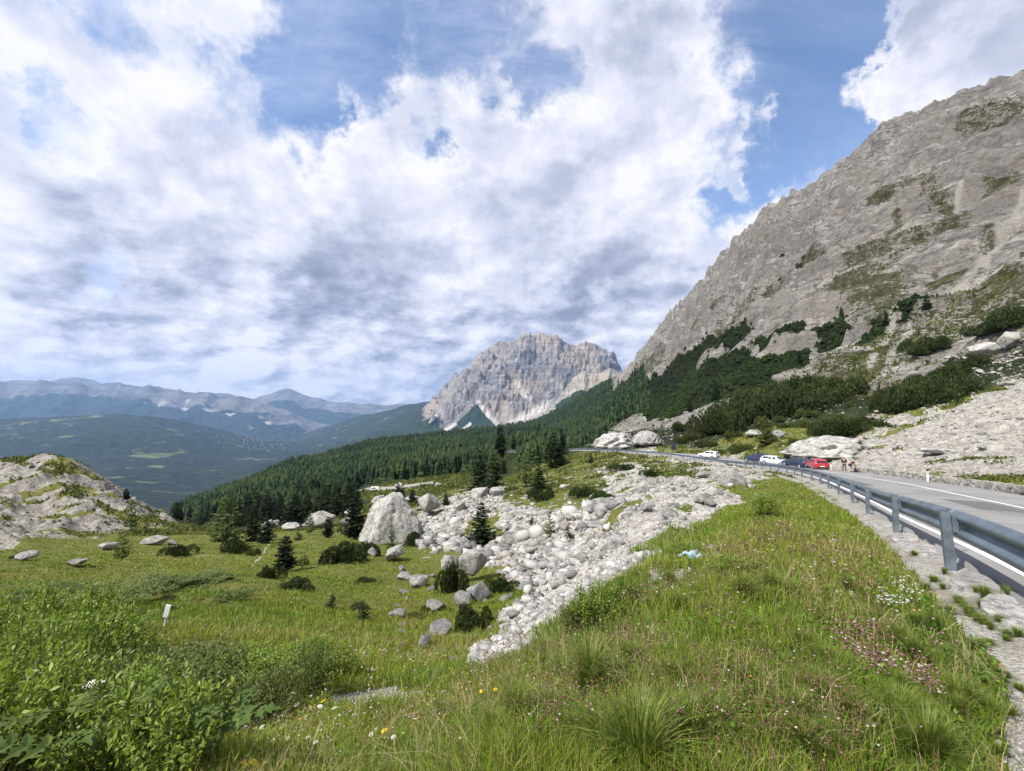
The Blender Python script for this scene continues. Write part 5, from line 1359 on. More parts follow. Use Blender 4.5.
def person(loc, rz, pose, lab):
    e = empty('person', loc, rz); tag(e, lab, 'person', 'two people standing at the roadside')
    if pose == 'stand':
        pel = (0, 0, .95); che = (0, .02, 1.32); nk = (0, .02, 1.5); hd = (0, -.01, 1.64); ht = (0, -.01, 1.74)
        arms = [[(s_ * .19, .02, 1.42), (s_ * .25, .03, 1.15), (s_ * .20, -.16, 1.02), (s_ * .16, -.24, 1.04)] for s_ in (-1, 1)]
        legs = [[(s_ * .10, 0, .88), (s_ * .12, -.02, .50), (s_ * .13, .02, .09), (s_ * .14, -.13, .04)] for s_ in (-1, 1)]
    else:
        pel = (0, .12, .90); che = (0, -.18, 1.16); nk = (0, -.30, 1.28); hd = (0, -.40, 1.34); ht = (0, -.46, 1.40)
        arms = [[(s_ * .18, -.22, 1.20), (s_ * .22, -.32, .92), (s_ * .16, -.42, .70), (s_ * .14, -.46, .61)] for s_ in (-1, 1)]
        legs = [[(s_ * .10, .10, .84), (s_ * .13, -.02, .48), (s_ * .13, .08, .09), (s_ * .14, -.07, .04)] for s_ in (-1, 1)]
    J = [pel + ((.15, .11),), che + ((.17, .11),), nk + (.06,), hd + ((.085, .10),), ht + ((.07, .08),)]; E = [(0, 1), (1, 2), (2, 3), (3, 4)]
    for a in arms:
        b0 = len(J); J += [a[0] + (.062,), a[1] + (.046,), a[2] + (.036,), a[3] + ((.045, .022),)]; E += [(1, b0), (b0, b0 + 1), (b0 + 1, b0 + 2), (b0 + 2, b0 + 3)]
        h = Vector(a[3]); fd = (Vector(a[3]) - Vector(a[2])).normalized(); sd2 = Vector((1, 0, 0))
        for q, (lat, L) in enumerate(((-.033, .075), (-.012, .088), (.010, .084), (.030, .068))):
            b1 = len(J); f1_ = h + sd2 * lat + fd * (.03 + L * .5); f2_ = h + sd2 * lat * 1.05 + fd * (.03 + L) + Vector((0, 0, -.015)); J += [tuple(f1_) + (.009,), tuple(f2_) + (.007,)]; E += [(b0 + 3, b1), (b1, b1 + 1)]
        b1 = len(J); sg = -1 if a[0][0] > 0 else 1; f1_ = h + sd2 * sg * .05 + fd * .015; f2_ = h + sd2 * sg * .065 + fd * .05; J += [tuple(f1_) + (.011,), tuple(f2_) + (.009,)]; E += [(b0 + 3, b1), (b1, b1 + 1)]
    for l in legs:
        b0 = len(J); J += [l[0] + (.09,), l[1] + (.06,), l[2] + (.042,), l[3] + ((.045, .03),)]; E += [(0, b0), (b0, b0 + 1), (b0 + 1, b0 + 2), (b0 + 2, b0 + 3)]
    ob('body', skin_mesh('body', J, E, [M_SKIN]), e)
    T = [pel + ((.165, .125),), che + ((.19, .128),), tuple(Vector(nk) + (Vector(che) - Vector(nk)) * .35) + (.085,)]; TE = [(0, 1), (1, 2)]
    for a in arms:
        b0 = len(T); mid = tuple(Vector(a[0]) * .35 + Vector(a[1]) * .65); T += [a[0] + (.08,), mid + (.064,)]; TE += [(1, b0), (b0, b0 + 1)]
        if pose == 'stand': T[-1] = a[1] + (.060,); T.append(tuple(Vector(a[1]) * .15 + Vector(a[2]) * .85) + (.047,)); TE.append((b0 + 1, b0 + 2))
    ob('shirt', skin_mesh('shirt', T, TE, [M_TOP if pose == 'stand' else M_MAR]), e)
    L = [pel + ((.165, .125),)]; LE = []
    for l in legs:
        b0 = len(L)
        if pose == 'stand': L += [l[0] + (.108,), l[1] + (.08,), (l[2][0], l[2][1], l[2][2] + .04, .066)]; LE += [(0, b0), (b0, b0 + 1), (b0 + 1, b0 + 2)]
        else: L += [l[0] + (.108,), tuple(Vector(l[0]) * .35 + Vector(l[1]) * .65) + (.088,)]; LE += [(0, b0), (b0, b0 + 1)]
    ob('trousers' if pose == 'stand' else 'shorts', skin_mesh('trousers', L, LE, [M_TROU if pose == 'stand' else M_SHORT]), e)
    hv = Vector(hd); tv = Vector(ht); bk = Vector((0, .03, .03))
    ob('hair', skin_mesh('hair', [tuple(hv + Vector((0, .045, .03))) + (.085,), tuple(tv + Vector((0, .02, .01))) + (.078,)], [(0, 1)], [M_HAIR]), e)
    for l in legs:
        m = MB(); m.tube([(l[2][0], l[2][1] + .05, .045), (l[2][0], l[2][1] - .05, .055), (l[3][0], l[3][1] - .05, .04), (l[3][0], l[3][1] - .09, .03)], [.045, .055, .045, .025], 10); ob('shoe', m.mesh('shoe', [M_SHOE], True), e)
    # face
    fz = hv + Vector((0, -.09, .0))
    for sx in (-.035, .035):
        m = MB(); m.tube([fz + Vector((sx, -.008, .03)), fz + Vector((sx, .012, .03))], .013, 8); ob('eye', m.mesh('eye', [M_BLACK]), e)
    m = MB(); m.tube([fz + Vector((0, .0, .03)), fz + Vector((0, -.03, -.012)), fz + Vector((0, .0, -.02))], [.008, .016, .012], 6); ob('nose', m.mesh('nose', [M_SKIN], True), e)
for px, rz, pose, lab, off in ((844.5, -.6, 'stand', 'person standing upright in black shirt and grey trousers beside the road', 8.7), (851.5, 1.2, 'bend', 'person bending forward in maroon shirt and dark shorts beside the road', 8.8)):
    p = rail_at(s_for_px(px, off), off); p[2] += .03; person(p, rz, pose, lab)
p = rail_at(s_for_px(855.5, 8.7), 8.7); p[2] += .03
e = empty('backpack', p, .4); tag(e, 'black backpack standing on the asphalt by the bending person', 'backpack')
m = MB(); m.tube([(0, 0, .0), (0, 0, .06), (0, .0, .36), (0, .01, .50), (0, .01, .56)], [.15, .19, .18, .13, .05], 12); bp = ob('bag', m.mesh('bag', [M_BLACK], True), e, scale=(1, .75, 1))
m = MB(); m.tube([(0, -.15, .10), (0, -.19, .12), (0, -.19, .28), (0, -.15, .30)], [.07, .11, .10, .06], 10); ob('pocket', m.mesh('pocket', [M_TRIM], True), e)
for sx in (-.08, .08):
    m = MB(); m.tube([(sx, .10, .46), (sx, .19, .40), (sx, .19, .18), (sx, .12, .06)], .018, 6); ob('strap', m.mesh('strap', [M_TRIM], True), e)
print('objects', time.time() - T0)
# ------------------------------------------------------------------ conifers
M_BARK = simple('conifer_bark', (.085, .062, .046), .9, var=.3, scale=4, bump=.5)
M_SPR = leafmat('spruce_needles', [(.012, .022, .010), (.022, .038, .015), (.038, .058, .020)], .6, .12, .8, .22)
M_ARO = leafmat('stone_pine_needles', [(.009, .016, .009), (.016, .027, .013), (.026, .040, .018)], .6, .10, .8, .18)
M_LAR = leafmat('larch_needles', [(.050, .075, .018), (.085, .120, .026), (.120, .155, .034)], .6, .25, .8, .15)
M_MUG = leafmat('dwarf_pine_needles', [(.013, .022, .009), (.028, .044, .014), (.065, .088, .025)], .6, .16, 1.2, .22)
M_HEA = leafmat('heath_leaves', [(.030, .042, .012), (.060, .080, .018), (.105, .125, .028)], .6, .25, 1.2, .3)

def blades(P0, D, L, Wd, rg, fold=.0):
    """triangular needle sprays: root P0, direction D, length L, width Wd -> quads as two triangles"""
    n = len(P0); r = rg.normal(size=(n, 3)); S_ = np.cross(D, r); S_ /= np.linalg.norm(S_, axis=1)[:, None] + 1e-9
    m = P0 + D * (L * .45)[:, None]
    V = np.stack([P0, m + S_ * Wd[:, None] * .5, P0 + D * L[:, None], m - S_ * Wd[:, None] * .5], 1).reshape(-1, 3)
    b = np.arange(n)[:, None] * 4
    return V, np.concatenate([b + [0, 1, 2], b + [0, 2, 3]], 1).reshape(-1, 3)

def conifer(seed, whorls=24, R=.22, shape=.85, dens=9, droop=.25, needle=.045, base=.05, k=7, mat=None, name='spruce_tree'):
    """unit height; returns (trunk mesh, crown mesh)"""
    rg = np.random.default_rng(seed); P0, D, L, Wd = [], [], [], []
    for i in range(whorls):
        z = base + (0.985 - base) * (i + rg.random() * .7) / whorls
        f = max(.0, 1 - (z - base) / (1 - base))
        Lw = R * (f ** shape) * (.55 if z < base + .06 else 1) + .012
        for j in range(max(4, int(dens * (.45 + .55 * f)))):
            a = rg.random() * 6.283; Lb = Lw * rg.uniform(.55, 1.15)
            if rg.random() < .06: Lb *= 1.25
            dz = -droop * (.4 + f) + rg.normal() * .10
            q = np.linspace(.10, 1, k) + rg.normal(size=k) * .03
            px = np.cos(a) * Lb * q; py = np.sin(a) * Lb * q; pz = z + Lb * (dz * q + .30 * q * q)
            out = np.array([math.cos(a), math.sin(a), 0]); lat = np.array([-math.sin(a), math.cos(a), 0])
            for h in range(k):
                for sgn in (-1, 1, 0):
                    d = out * rg.uniform(.5, 1.0) + lat * sgn * rg.uniform(.4, 1.0) + np.array([0, 0, rg.uniform(-.45, .25)])
                    P0.append((px[h], py[h], pz[h])); D.append(d / np.linalg.norm(d)); ln = needle * rg.uniform(.7, 1.4) * (.6 + .6 * f)
                    L.append(ln); Wd.append(ln * rg.uniform(.35, .6))
    for h in range(10):
        P0.append((0, 0, .93 + .006 * h)); d = rg.normal(size=3) * .5 + [0, 0, .9]; D.append(d / np.linalg.norm(d)); L.append(needle * .9); Wd.append(needle * .25)
    V, Fc = blades(np.array(P0), np.array(D), np.array(L), np.array(Wd), rg)
    m = MB(); m.tube([(0, 0, -.05), (0, 0, .02), (.003, .002, .5), (0, 0, .97)], [.020, .017, .009, .002], 7)
    return m.mesh('trunk', [M_BARK], True), make_mesh('crown', V, Fc, [mat], False)
SPR = [conifer(i, 26, .20 + .02 * (i % 3), .85, 9, .30, .05, .04, 7, M_SPR) for i in range(3)]
ARO = [conifer(20 + i, 24, .19, .45, 11, .05, .055, .05, 7, M_ARO) for i in range(3)]
LAR = [conifer(40 + i, 20, .27, .75, 7, .05, .05, .10, 6, M_LAR) for i in range(3)]
YSP = [conifer(60 + i, 16, .30, .8, 7, .0, .07, .02, 5, M_LAR if i else M_SPR) for i in range(2)]
TREES = []
def plant_tree(kind, px, py, h, lab, group=None, name=None, wide=1.0, p=None, hm=None):
    p = at(px, py) if p is None else p
    hm = float(h * p[1] / F) if hm is None else hm
    tr, cr = random.choice(kind)
    e = empty(name or {id(SPR): 'spruce_tree', id(ARO): 'stone_pine_tree', id(LAR): 'larch_tree', id(YSP): 'young_spruce_tree'}[id(kind)], p, random.uniform(0, 6.28)); e.scale = (hm * wide, hm * wide, hm)
    tag(e, lab, 'tree', group); ob('trunk', tr, e); ob('crown', cr, e)
    TREES.append((p[0], p[1], hm)); return e
for a in ((ARO, 355, 539, 50, 'tall columnar dark stone pine left of the largest pointed boulder', .95), (ARO, 285, 571, 34, 'dense dark stone pine standing alone in the middle of the meadow', 1.35),
          (YSP, 283, 589, 11, 'very small dark spruce just below the lone stone pine in the meadow', 1.6), (YSP, 332, 610, 15, 'small bushy spruce in the meadow left of the lone rounded white boulder', 1.6), (YSP, 362, 623, 22, 'pale green young tree in the meadow beside the lone rounded white boulder', 1.2),
          (LAR, 226, 547, 50, 'wide pale green larch at the far edge of the meadow', 1.35), (LAR, 131, 530, 30, 'thin pale larch in front of the rocky knoll', .9), (LAR, 122, 560, 28, 'small pale larch in the grass below the rocky knoll', 1.1),
          (ARO, 126, 500, 11, 'tiny dark tree on the right ridge of the rocky knoll', 1.5), (SPR, 253, 541, 34, 'dark spruce right of the wide pale larch', 1.15), (SPR, 266, 543, 28, 'shorter dark spruce second right of the wide pale larch', 1.3),
          (ARO, 293, 528, 33, 'broad dark stone pine among the pale boulders beyond the meadow', 1.4), (ARO, 305, 524, 26, 'dark pine right beside the broad one among the pale boulders', 1.2), (YSP, 298, 540, 9, 'little round spruce at the far rim of the meadow', 1.6), (ARO, 328, 537, 20, 'dark little pine in front of the wide pale boulder', 1.3), (YSP, 304, 566, 14, 'little blue green spruce right of the lone stone pine', 1.2), (LAR, 309, 535, 24, 'slender pale larch in front of the pale boulders beyond the meadow', .9), (LAR, 340, 535, 22, 'slender pale larch beside the tall columnar stone pine', .9),
          (LAR, 391, 551, 26, 'slender pale larch leaning on the foot of the largest pointed boulder', .8), (SPR, 480, 495, 45, 'tall dark spruce above the boulder field left of its twin', 1.15), (SPR, 494, 494, 40, 'tall dark spruce above the boulder field right of its twin', 1.2), (LAR, 526, 487, 36, 'bright green young larch between the dark spruces near the road bend', 1.1), (SPR, 539, 490, 26, 'short dark spruce below the bright green larch', 1.3), (SPR, 554, 468, 36, 'tall dark spruce at the end of the visible road', 1.2), (SPR, 560, 466, 22, 'smaller dark spruce beside the tall one at the end of the visible road', 1.3),
          (SPR, 481, 543, 40, 'broad green spruce growing in the middle of the boulder field', 1.5), (LAR, 550, 537, 25, 'light green young larch on the right of the boulder field', 1.0), (SPR, 532, 530, 13, 'small dark spruce left of the light larch on the boulder field', 1.5), (YSP, 568, 541, 16, 'young spruce right of the light larch on the boulder field', 1.1), (SPR, 446, 505, 12, 'small dark pine on the grassy rim behind the tall rounded boulder', 1.5), (ARO, 402, 505, 17, 'dark pine between the two large grey boulders', 1.2), (ARO, 412, 504, 15, 'dark pine left of the tall rounded boulder', 1.2), (SPR, 398, 503, 20, 'dark spruce directly behind the largest pointed boulder', 1.2),
          (SPR, 591, 463, 9, 'small dark spruce on the grass under the far road bend', 1.5), (SPR, 886, 326, 15, 'small dark spruce on the turf belt of the mountain below the white runnel', 1.1), (SPR, 927, 310, 18, 'dark spruce high on the turf belt of the mountain', 1.2), (SPR, 716, 402, 22, 'dark spruce at the left end of the dwarf pine thicket', 1.1), (LAR, 765, 446, 30, 'light green young larch above the parked cars', 1.2), (SPR, 800, 366, 16, 'spruce rising out of the dwarf pine thicket', 1.1), (LAR, 838, 347, 14, 'pale tree on the turf belt left of the small dark spruce', 1.1), (LAR, 662, 438, 14, 'pale bushy larch above the dark board', 1.4), (LAR, 905, 408, 18, 'light green larch inside the right dwarf pine thicket', 1.4), (SPR, 690, 412, 16, 'dark spruce left of the dwarf pine thicket above the far bend', 1.1)):
    plant_tree(a[0], a[1], a[2], a[3], a[4], None, None, a[5])
# belt of single spruces at the near edge of the valley forest
k_ = 0; tries = 0
spots = []
while k_ < 230 and tries < 6000:
    tries += 1
    px = random.uniform(180, 560); Y = math.exp(random.uniform(math.log(72), math.log(300)))
    u = (px - CX) / F; x, y = u * Y, Y; z = float(H(x, y)); PX_, PY_, _ = proj(x, y, z); PX_, PY_ = float(PX_), float(PY_)
    lim = np.interp(px, [180, 230, 345, 360, 440, 500, 560], [522, 530, 524, 489, 482, 476, 462])
    if PY_ > lim or PY_ < lim - 30: continue
    if 335 < px < 470 and 474 < PY_ < 502: continue
    if any((x - a) ** 2 + (y - b) ** 2 < 9 for a, b in spots): continue
    spots.append((x, y)); hm = random.uniform(4, 10.5) * (1 if Y > 130 else (.7 if Y > 95 else .42)); kd = SPR if random.random() < .75 else (ARO if random.random() < .7 else LAR)
    plant_tree(kd, 0, 0, 0, 'pale green larch among dark spruces at the near edge of the valley forest' if kd is LAR else ('dark conifer in the belt at the near edge of the valley forest'), 'larches at the edge of the valley forest' if kd is LAR else 'conifers at the edge of the valley forest', None, random.uniform(.95, 1.3), (x, y, z), hm)
    k_ += 1
print('trees', k_, time.time() - T0)

# the forest beyond: one mass
def lowtree(seed, bush=False):
    rg = np.random.default_rng(seed); V = []; Fc = []
    tiers = 5 if not bush else 2
    for i in range(tiers):
        z0 = .06 + .8 * i / tiers; z1 = z0 + .40 * (1 - .35 * i / tiers) if not bush else z0 + .6; r = (.20 if not bush else .6) * (1 - i / tiers) ** .8 + .03; n = 8; b = len(V)
        for q in range(n):
            a = 6.283 * (q + rg.random() * .6) / n; rr_ = r * (rg.uniform(.85, 1.2) if q % 2 else rg.uniform(.5, .7)); V.append((math.cos(a) * rr_, math.sin(a) * rr_, z0 + rg.uniform(-.03, .03)))
        V.append((rg.normal() * .008, rg.normal() * .008, min(z1, 1)))
        for q in range(n): Fc.append((b + q, b + (q + 1) % n, b + n))
    return np.array(V), np.array(Fc)
M_DPB = leafmat('dwarf_pine_far_needles', [(.006, .011, .005), (.011, .019, .007), (.022, .033, .010)], .8, .0, .02, 0)
M_FOR = leafmat('forest_needles', [(.006, .012, .008), (.012, .022, .012), (.022, .036, .016), (.042, .060, .022)], .7, .0, .006, 0)
def forest(name, x, y, h, wide, lab, mat, bush=False):
    sh = [lowtree(300 + i, bush) for i in range(8)]; z = H(x, y) - .3; wh = RNG.integers(0, 8, len(x)); Vs, Fs = [], []; off = 0
    for k in range(8):
        I = np.where(wh == k)[0]; V, Fc = sh[k]; a = RNG.random(len(I)) * 6.28; ca, sa = np.cos(a)[:, None], np.sin(a)[:, None]
        hx = (h[I] * wide[I])[:, None]
        wx = (V[None, :, 0] * ca - V[None, :, 1] * sa) * hx + x[I][:, None]; wy = (V[None, :, 0] * sa + V[None, :, 1] * ca) * hx + y[I][:, None]; wz = V[None, :, 2] * h[I][:, None] + z[I][:, None]
        Vs.append(np.stack([wx, wy, wz], -1).reshape(-1, 3)); Fs.append((Fc[None] + (off + np.arange(len(I)) * len(V))[:, None, None]).reshape(-1, 3)); off += len(V) * len(I)
    return tag(ob(name, make_mesh(name, np.concatenate(Vs), np.concatenate(Fs), [mat], False)), lab, kind='stuff')
n = 80000
px = RNG.uniform(120, 650, n); Y = np.exp(RNG.uniform(math.log(110), math.log(2200), n)); x = (px - CX) / F * Y; y = Y
wd = grid_val(A1[:, :, 2], x, y); mt_ = grid_val(W_M, x, y); pyv = grid_val(PY, x, y)
clear = fbm(x / 70, y / 70 + 3, 3)
ok = (wd > .5) & (RNG.random(n) > (px - 600) / 85) & (clear < .42) & (px > np.interp(pyv, [440, 500, 520], [120, 148, 158])) & ~((grid_val(mRim, x, y) > .3)) & ~((px > 560) & (Y < 260)) & (grid_val(mRun, x, y) < .3)
lim = np.interp(px, [180, 230, 345, 360, 440, 500, 560], [515, 520, 514, 485, 478, 472, 462]); ok &= pyv < lim
ok &= (mt_ < .6) | (Y > 300)
x, y, Y = x[ok], y[ok], Y[ok]
forest('forest', x, y, RNG.uniform(.45, 1.3, len(x)) * (1 + .55 * fbm(x / 45, y / 45 + 6, 3)) * np.interp(Y, [110, 150, 400, 2200], [5, 7, 10.5, 15]), RNG.uniform(.75, 1.6, len(x)), 'dense dark spruce forest covering the valley slope', M_FOR)
pw_ = (pineN * (R2 > 150) * (R2 < 1300) * (PX > 590) * (PX < 960)).ravel()
for m_ in (M_FOR, M_DPB):
    m_.node_tree.nodes['Principled BSDF'].inputs['Specular IOR Level'].default_value = .04; m_.node_tree.nodes['Principled BSDF'].inputs['Roughness'].default_value = 1
for m_ in (M_SPR, M_ARO, M_MUG):
    m_.node_tree.nodes['Principled BSDF'].inputs['Specular IOR Level'].default_value = .12
x, y = pick(pw_, 9000); r = np.hypot(x, y)
forest('dwarf_pine_belt', x, y, RNG.uniform(1.0, 2.6, len(x)) * np.interp(r, [150, 600], [.7, 1.7]), RNG.uniform(.9, 1.7, len(x)), 'dark belts of dwarf pine on the foot of the mountain', M_DPB, True)
# far wooded hills: trees as crowns on the skyline and the hillsides
print('forest', len(x), time.time() - T0)

# ------------------------------------------------------------------ dwarf pine thickets
def mugo(seed, mat=None):
    rg = np.random.default_rng(seed); lobes = [(rg.normal() * .42, rg.normal() * .42, rg.uniform(.34, .58), rg.uniform(.40, .75)) for _ in range(8)]
    P0, D, L, Wd = [], [], [], []
    for lx, ly, lr, lh in lobes:
        for _ in range(300):
            v = rg.normal(size=3); v[2] = abs(v[2]); v /= np.linalg.norm(v); r = rg.uniform(.75, 1.02)
            p = np.array([lx + v[0] * lr * r, ly + v[1] * lr * r, v[2] * lh * r * (.9 + .2 * rg.random())])
            for q in range(3):
                d = v * .6 + np.array([0, 0, .7]) + rg.normal(size=3) * .45; P0.append(p); D.append(d / np.linalg.norm(d)); ln = rg.uniform(.07, .14); L.append(ln); Wd.append(ln * .38)
    V, Fc = blades(np.array(P0), np.array(D), np.array(L), np.array(Wd), rg)
    m = MB()
    for lx, ly, lr, lh in lobes: m.tube([(0, 0, -.15), (lx * .5, ly * .5, .02), (lx, ly, lh * .5)], [.035, .025, .01], 5)
    return make_mesh('foliage', V, Fc, [mat or M_MUG], False), m.mesh('stem', [M_BARK], True)
MUG = [mugo(500 + i) for i in range(4)]; HEA = [mugo(520 + i, M_HEA) for i in range(3)]
def bush(px, py, w, h, lab, group='dwarf pine thickets above the road', var=None, name='dwarf_pine_bush', cat='bush', depth=1.0):
    p = at(px, py); sx = float(w * p[1] / F * .5); sz = float(h * p[1] / F / .75)
    f, st = var or random.choice(MUG)
    e = empty(name, p, random.uniform(0, 6.28)); e.scale = (sx, sx * depth, sz); tag(e, lab, cat, group); ob('foliage', f, e); ob('stem', st, e); return e
for px, py, w, h in ((712, 434, 34, 20), (728, 432, 40, 24), (745, 424, 40, 26), (762, 421, 44, 24), (780, 414, 44, 26), (765, 404, 40, 18), (798, 412, 44, 22), (815, 405, 44, 22), (800, 393, 40, 17), (832, 398, 38, 20), (848, 392, 30, 15), (822, 388, 34, 12), (785, 400, 40, 20), (738, 415, 34, 18), (758, 410, 36, 18), (718, 422, 28, 16)):
    bush(px, py, w, h, 'dark dwarf pine bush in the large thicket above the parked cars')
for px, py, w, h in ((893, 412, 32, 18), (908, 410, 38, 24), (926, 407, 42, 26), (944, 402, 40, 24), (960, 394, 34, 18), (938, 388, 38, 17), (955, 379, 40, 16), (972, 368, 30, 14), (920, 395, 36, 20), (895, 402, 24, 16)):
    bush(px, py, w, h, 'dark dwarf pine bush in the thicket above the stony bank', 'dwarf pine bushes above the stony bank')
for px, py, w, h in ((935, 350, 34, 14), (922, 355, 24, 10), (1000, 330, 36, 18), (1015, 325, 38, 20), (985, 335, 26, 12)):
    bush(px, py, w, h, 'dark dwarf pine bush high on the turf near the grey boulders', 'dwarf pine bushes near the grey boulders')
for px, py, w, h, lab in ((845, 433, 46, 15, 'flat dwarf pine bush on the bank right of the pale outcrop'), (862, 428, 34, 11, 'small dwarf pine bush behind the flat one on the bank'), (825, 436, 30, 16, 'rounded green bush behind the wide pale outcrop'), (180, 555, 26, 10, 'low dark bush at the left meadow rim'), (345, 561, 40, 16, 'spreading dark dwarf pine in front of the largest pointed boulder'), (365, 556, 26, 12, 'dark dwarf pine at the foot of the largest pointed boulder'),
                          (452, 592, 26, 26, 'dark dwarf pine in the shade of the grey standing boulder'), (470, 630, 34, 22, 'grey green low bush in front of the pale boulders'), (500, 592, 30, 14, 'flat dark dwarf pine right of the standing boulder'), (585, 497, 26, 10, 'dark bush on the green tongue in the boulder field'), (602, 502, 30, 10, 'flat dark bush right of the green tongue in the boulder field'), (540, 500, 26, 12, 'low bush under the short dark spruce'), (620, 470, 26, 6, 'flat dark bush on the rubble under the road'), (650, 476, 18, 6, 'small flat bush on the rubble under the guard rail'),
                          (270, 578, 22, 10, 'dark low bush left of the lone stone pine'), (300, 588, 30, 8, 'low cushion bush with a stone beside it in the meadow'), (415, 545, 24, 12, 'dark bush on the left rim of the boulder field'), (235, 552, 30, 12, 'dark bush under the wide pale larch')):
    bush(px, py, w, h, lab, None)

for i in range(20):
    px, py = random.uniform(0, 470), random.uniform(545, 640); p_ = at(px, py)
    if grid_val(GRASSM, np.array([p_[0]]), np.array([p_[1]]))[0] < .6: continue
    bush(px, py, random.uniform(8, 26), random.uniform(3, 7), 'small flat green bush dotted over the meadow', 'flat green bushes of the meadow', random.choice(HEA))
for i in range(44):
    px, py = random.uniform(650, 880), random.uniform(405, 456); p_ = at(px, py)
    if p_[1] < 58 or grid_val(GRASSM, np.array([p_[0]]), np.array([p_[1]]))[0] < .4: continue
    bush(px, py, random.uniform(8, 24), random.uniform(4, 10), 'small green bush on the bank above the parked cars', 'small bushes of the green bank', random.choice(HEA))
# ------------------------------------------------------------------ broad-leaved shrubs, tall herbs
M_LEAF = leafmat('shrub_leaves', [(.080, .135, .016), (.150, .220, .026), (.245, .310, .045)], .45, .42, 1.4, .16)
M_LEAFD = leafmat('dark_shrub_leaves', [(.045, .075, .014), (.085, .125, .022), (.15, .185, .038)], .45, .35, 1.4, .14)
M_STEM = simple('green_stem', (.10, .13, .035), .6); M_STEMB = simple('brown_twig', (.07, .05, .035), .8)
def leaves(P0, D, L, Wd, rg, up=.6):
    """folded leaves: four triangles, keel along the middle"""
    n = len(P0); upv = np.array([0, 0, 1.0]) + rg.normal(size=(n, 3)) * up
    S_ = np.cross(D, upv); S_ /= np.linalg.norm(S_, axis=1)[:, None] + 1e-9; Nn = np.cross(S_, D)
    m = P0 + D * (L * .5)[:, None] - Nn * (Wd * .18)[:, None]; tip = P0 + D * L[:, None] - Nn * (L * .18)[:, None]
    a = P0 + D * (L * .42)[:, None] + S_ * (Wd * .5)[:, None]; c = P0 + D * (L * .42)[:, None] - S_ * (Wd * .5)[:, None]
    V = np.stack([P0, a, tip, c, m], 1).reshape(-1, 3); b = np.arange(n)[:, None] * 5
    return V, np.concatenate([b + [0, 1, 4], b + [1, 2, 4], b + [4, 2, 3], b + [0, 4, 3]], 1).reshape(-1, 3)
def shrub(seed, mat, nst=46, nl=34, leaf=.055, ratio=.5):
    rg = np.random.default_rng(seed); P0, D, L, Wd = [], [], [], []; m = MB()
    for i in range(nst):
        a = rg.random() * 6.283; rad = math.sqrt(rg.random()) * .95; tx, ty = rad * math.cos(a), rad * math.sin(a); th = (.55 + .45 * rg.random()) * (1 - .45 * rad * rad) + .1
        b = np.array([tx * .25, ty * .25, -.1]); tpt = np.array([tx, ty, th]); mid = (b + tpt) / 2 + np.array([tx, ty, 0]) * .05
        m.tube([b, mid, tpt], [.012, .009, .004], 4, False)
        for j in range(nl):
            q = .35 + .65 * rg.random() ** .7; c = b + (tpt - b) * q + rg.normal(size=3) * .055
            d = rg.normal(size=3) + np.array([0, 0, .55]) + np.array([tx, ty, 0]) * .5; P0.append(c); D.append(d / np.linalg.norm(d)); ln = leaf * rg.uniform(.7, 1.5); L.append(ln); Wd.append(ln * ratio)
    V, Fc = leaves(np.array(P0), np.array(D), np.array(L), np.array(Wd), rg, .35)
    return make_mesh('foliage', V, Fc, [mat], False), m.mesh('stem', [M_STEMB], True)
SHB = [shrub(700 + i, M_LEAF, 64, 64, .068) for i in range(3)]; SHD = [shrub(720 + i, M_LEAFD, 64, 64, .055) for i in range(2)]
def shrub_at(px, py, w, h, lab, group=None, var=None, cat='shrub', name='leafy_shrub'):
    p = at(px, py); sx = float(w * p[1] / F * .5); sz = float(h * p[1] / F)
    f, st = random.choice(var or SHB); e = empty(name, p, random.uniform(0, 6.28)); e.scale = (sx, sx, sz); tag(e, lab, cat, group); ob('foliage', f, e); ob('stem', st, e)
g_ = 'leafy shrubs filling the lower left corner'
for px, py, w, h, d in ((15, 700, 120, 62, 0), (75, 690, 120, 66, 0), (118, 676, 80, 46, 0), (60, 655, 110, 44, 0), (190, 690, 110, 50, 1), (240, 690, 90, 46, 0), (150, 718, 120, 62, 1), (40, 760, 150, 80, 1), (110, 780, 150, 84, 0), (200, 745, 110, 60, 1), (-20, 790, 170, 110, 0), (285, 690, 80, 40, 0), (328, 684, 60, 44, 0), (300, 672, 56, 30, 0), (100, 640, 90, 28, 0), (10, 650, 80, 34, 0), (150, 800, 160, 90, 0), (20, 668, 90, 62, 0), (88, 662, 84, 58, 0), (50, 720, 110, 78, 0), (120, 725, 90, 60, 0), (175, 715, 80, 46, 0), (310, 700, 60, 52, 1), (262, 720, 80, 46, 1)):
    lab = 'dark leafy shrub among lighter ones in the lower left thicket' if d else 'light green leafy shrub in the lower left thicket'
    shrub_at(px, py, w, h * (1.2 if px < 100 or py > 740 else (.82 if py < 700 else 1.0)), lab, g_ if not d else 'dark leafy shrubs in the lower left corner', SHD if d else SHB)
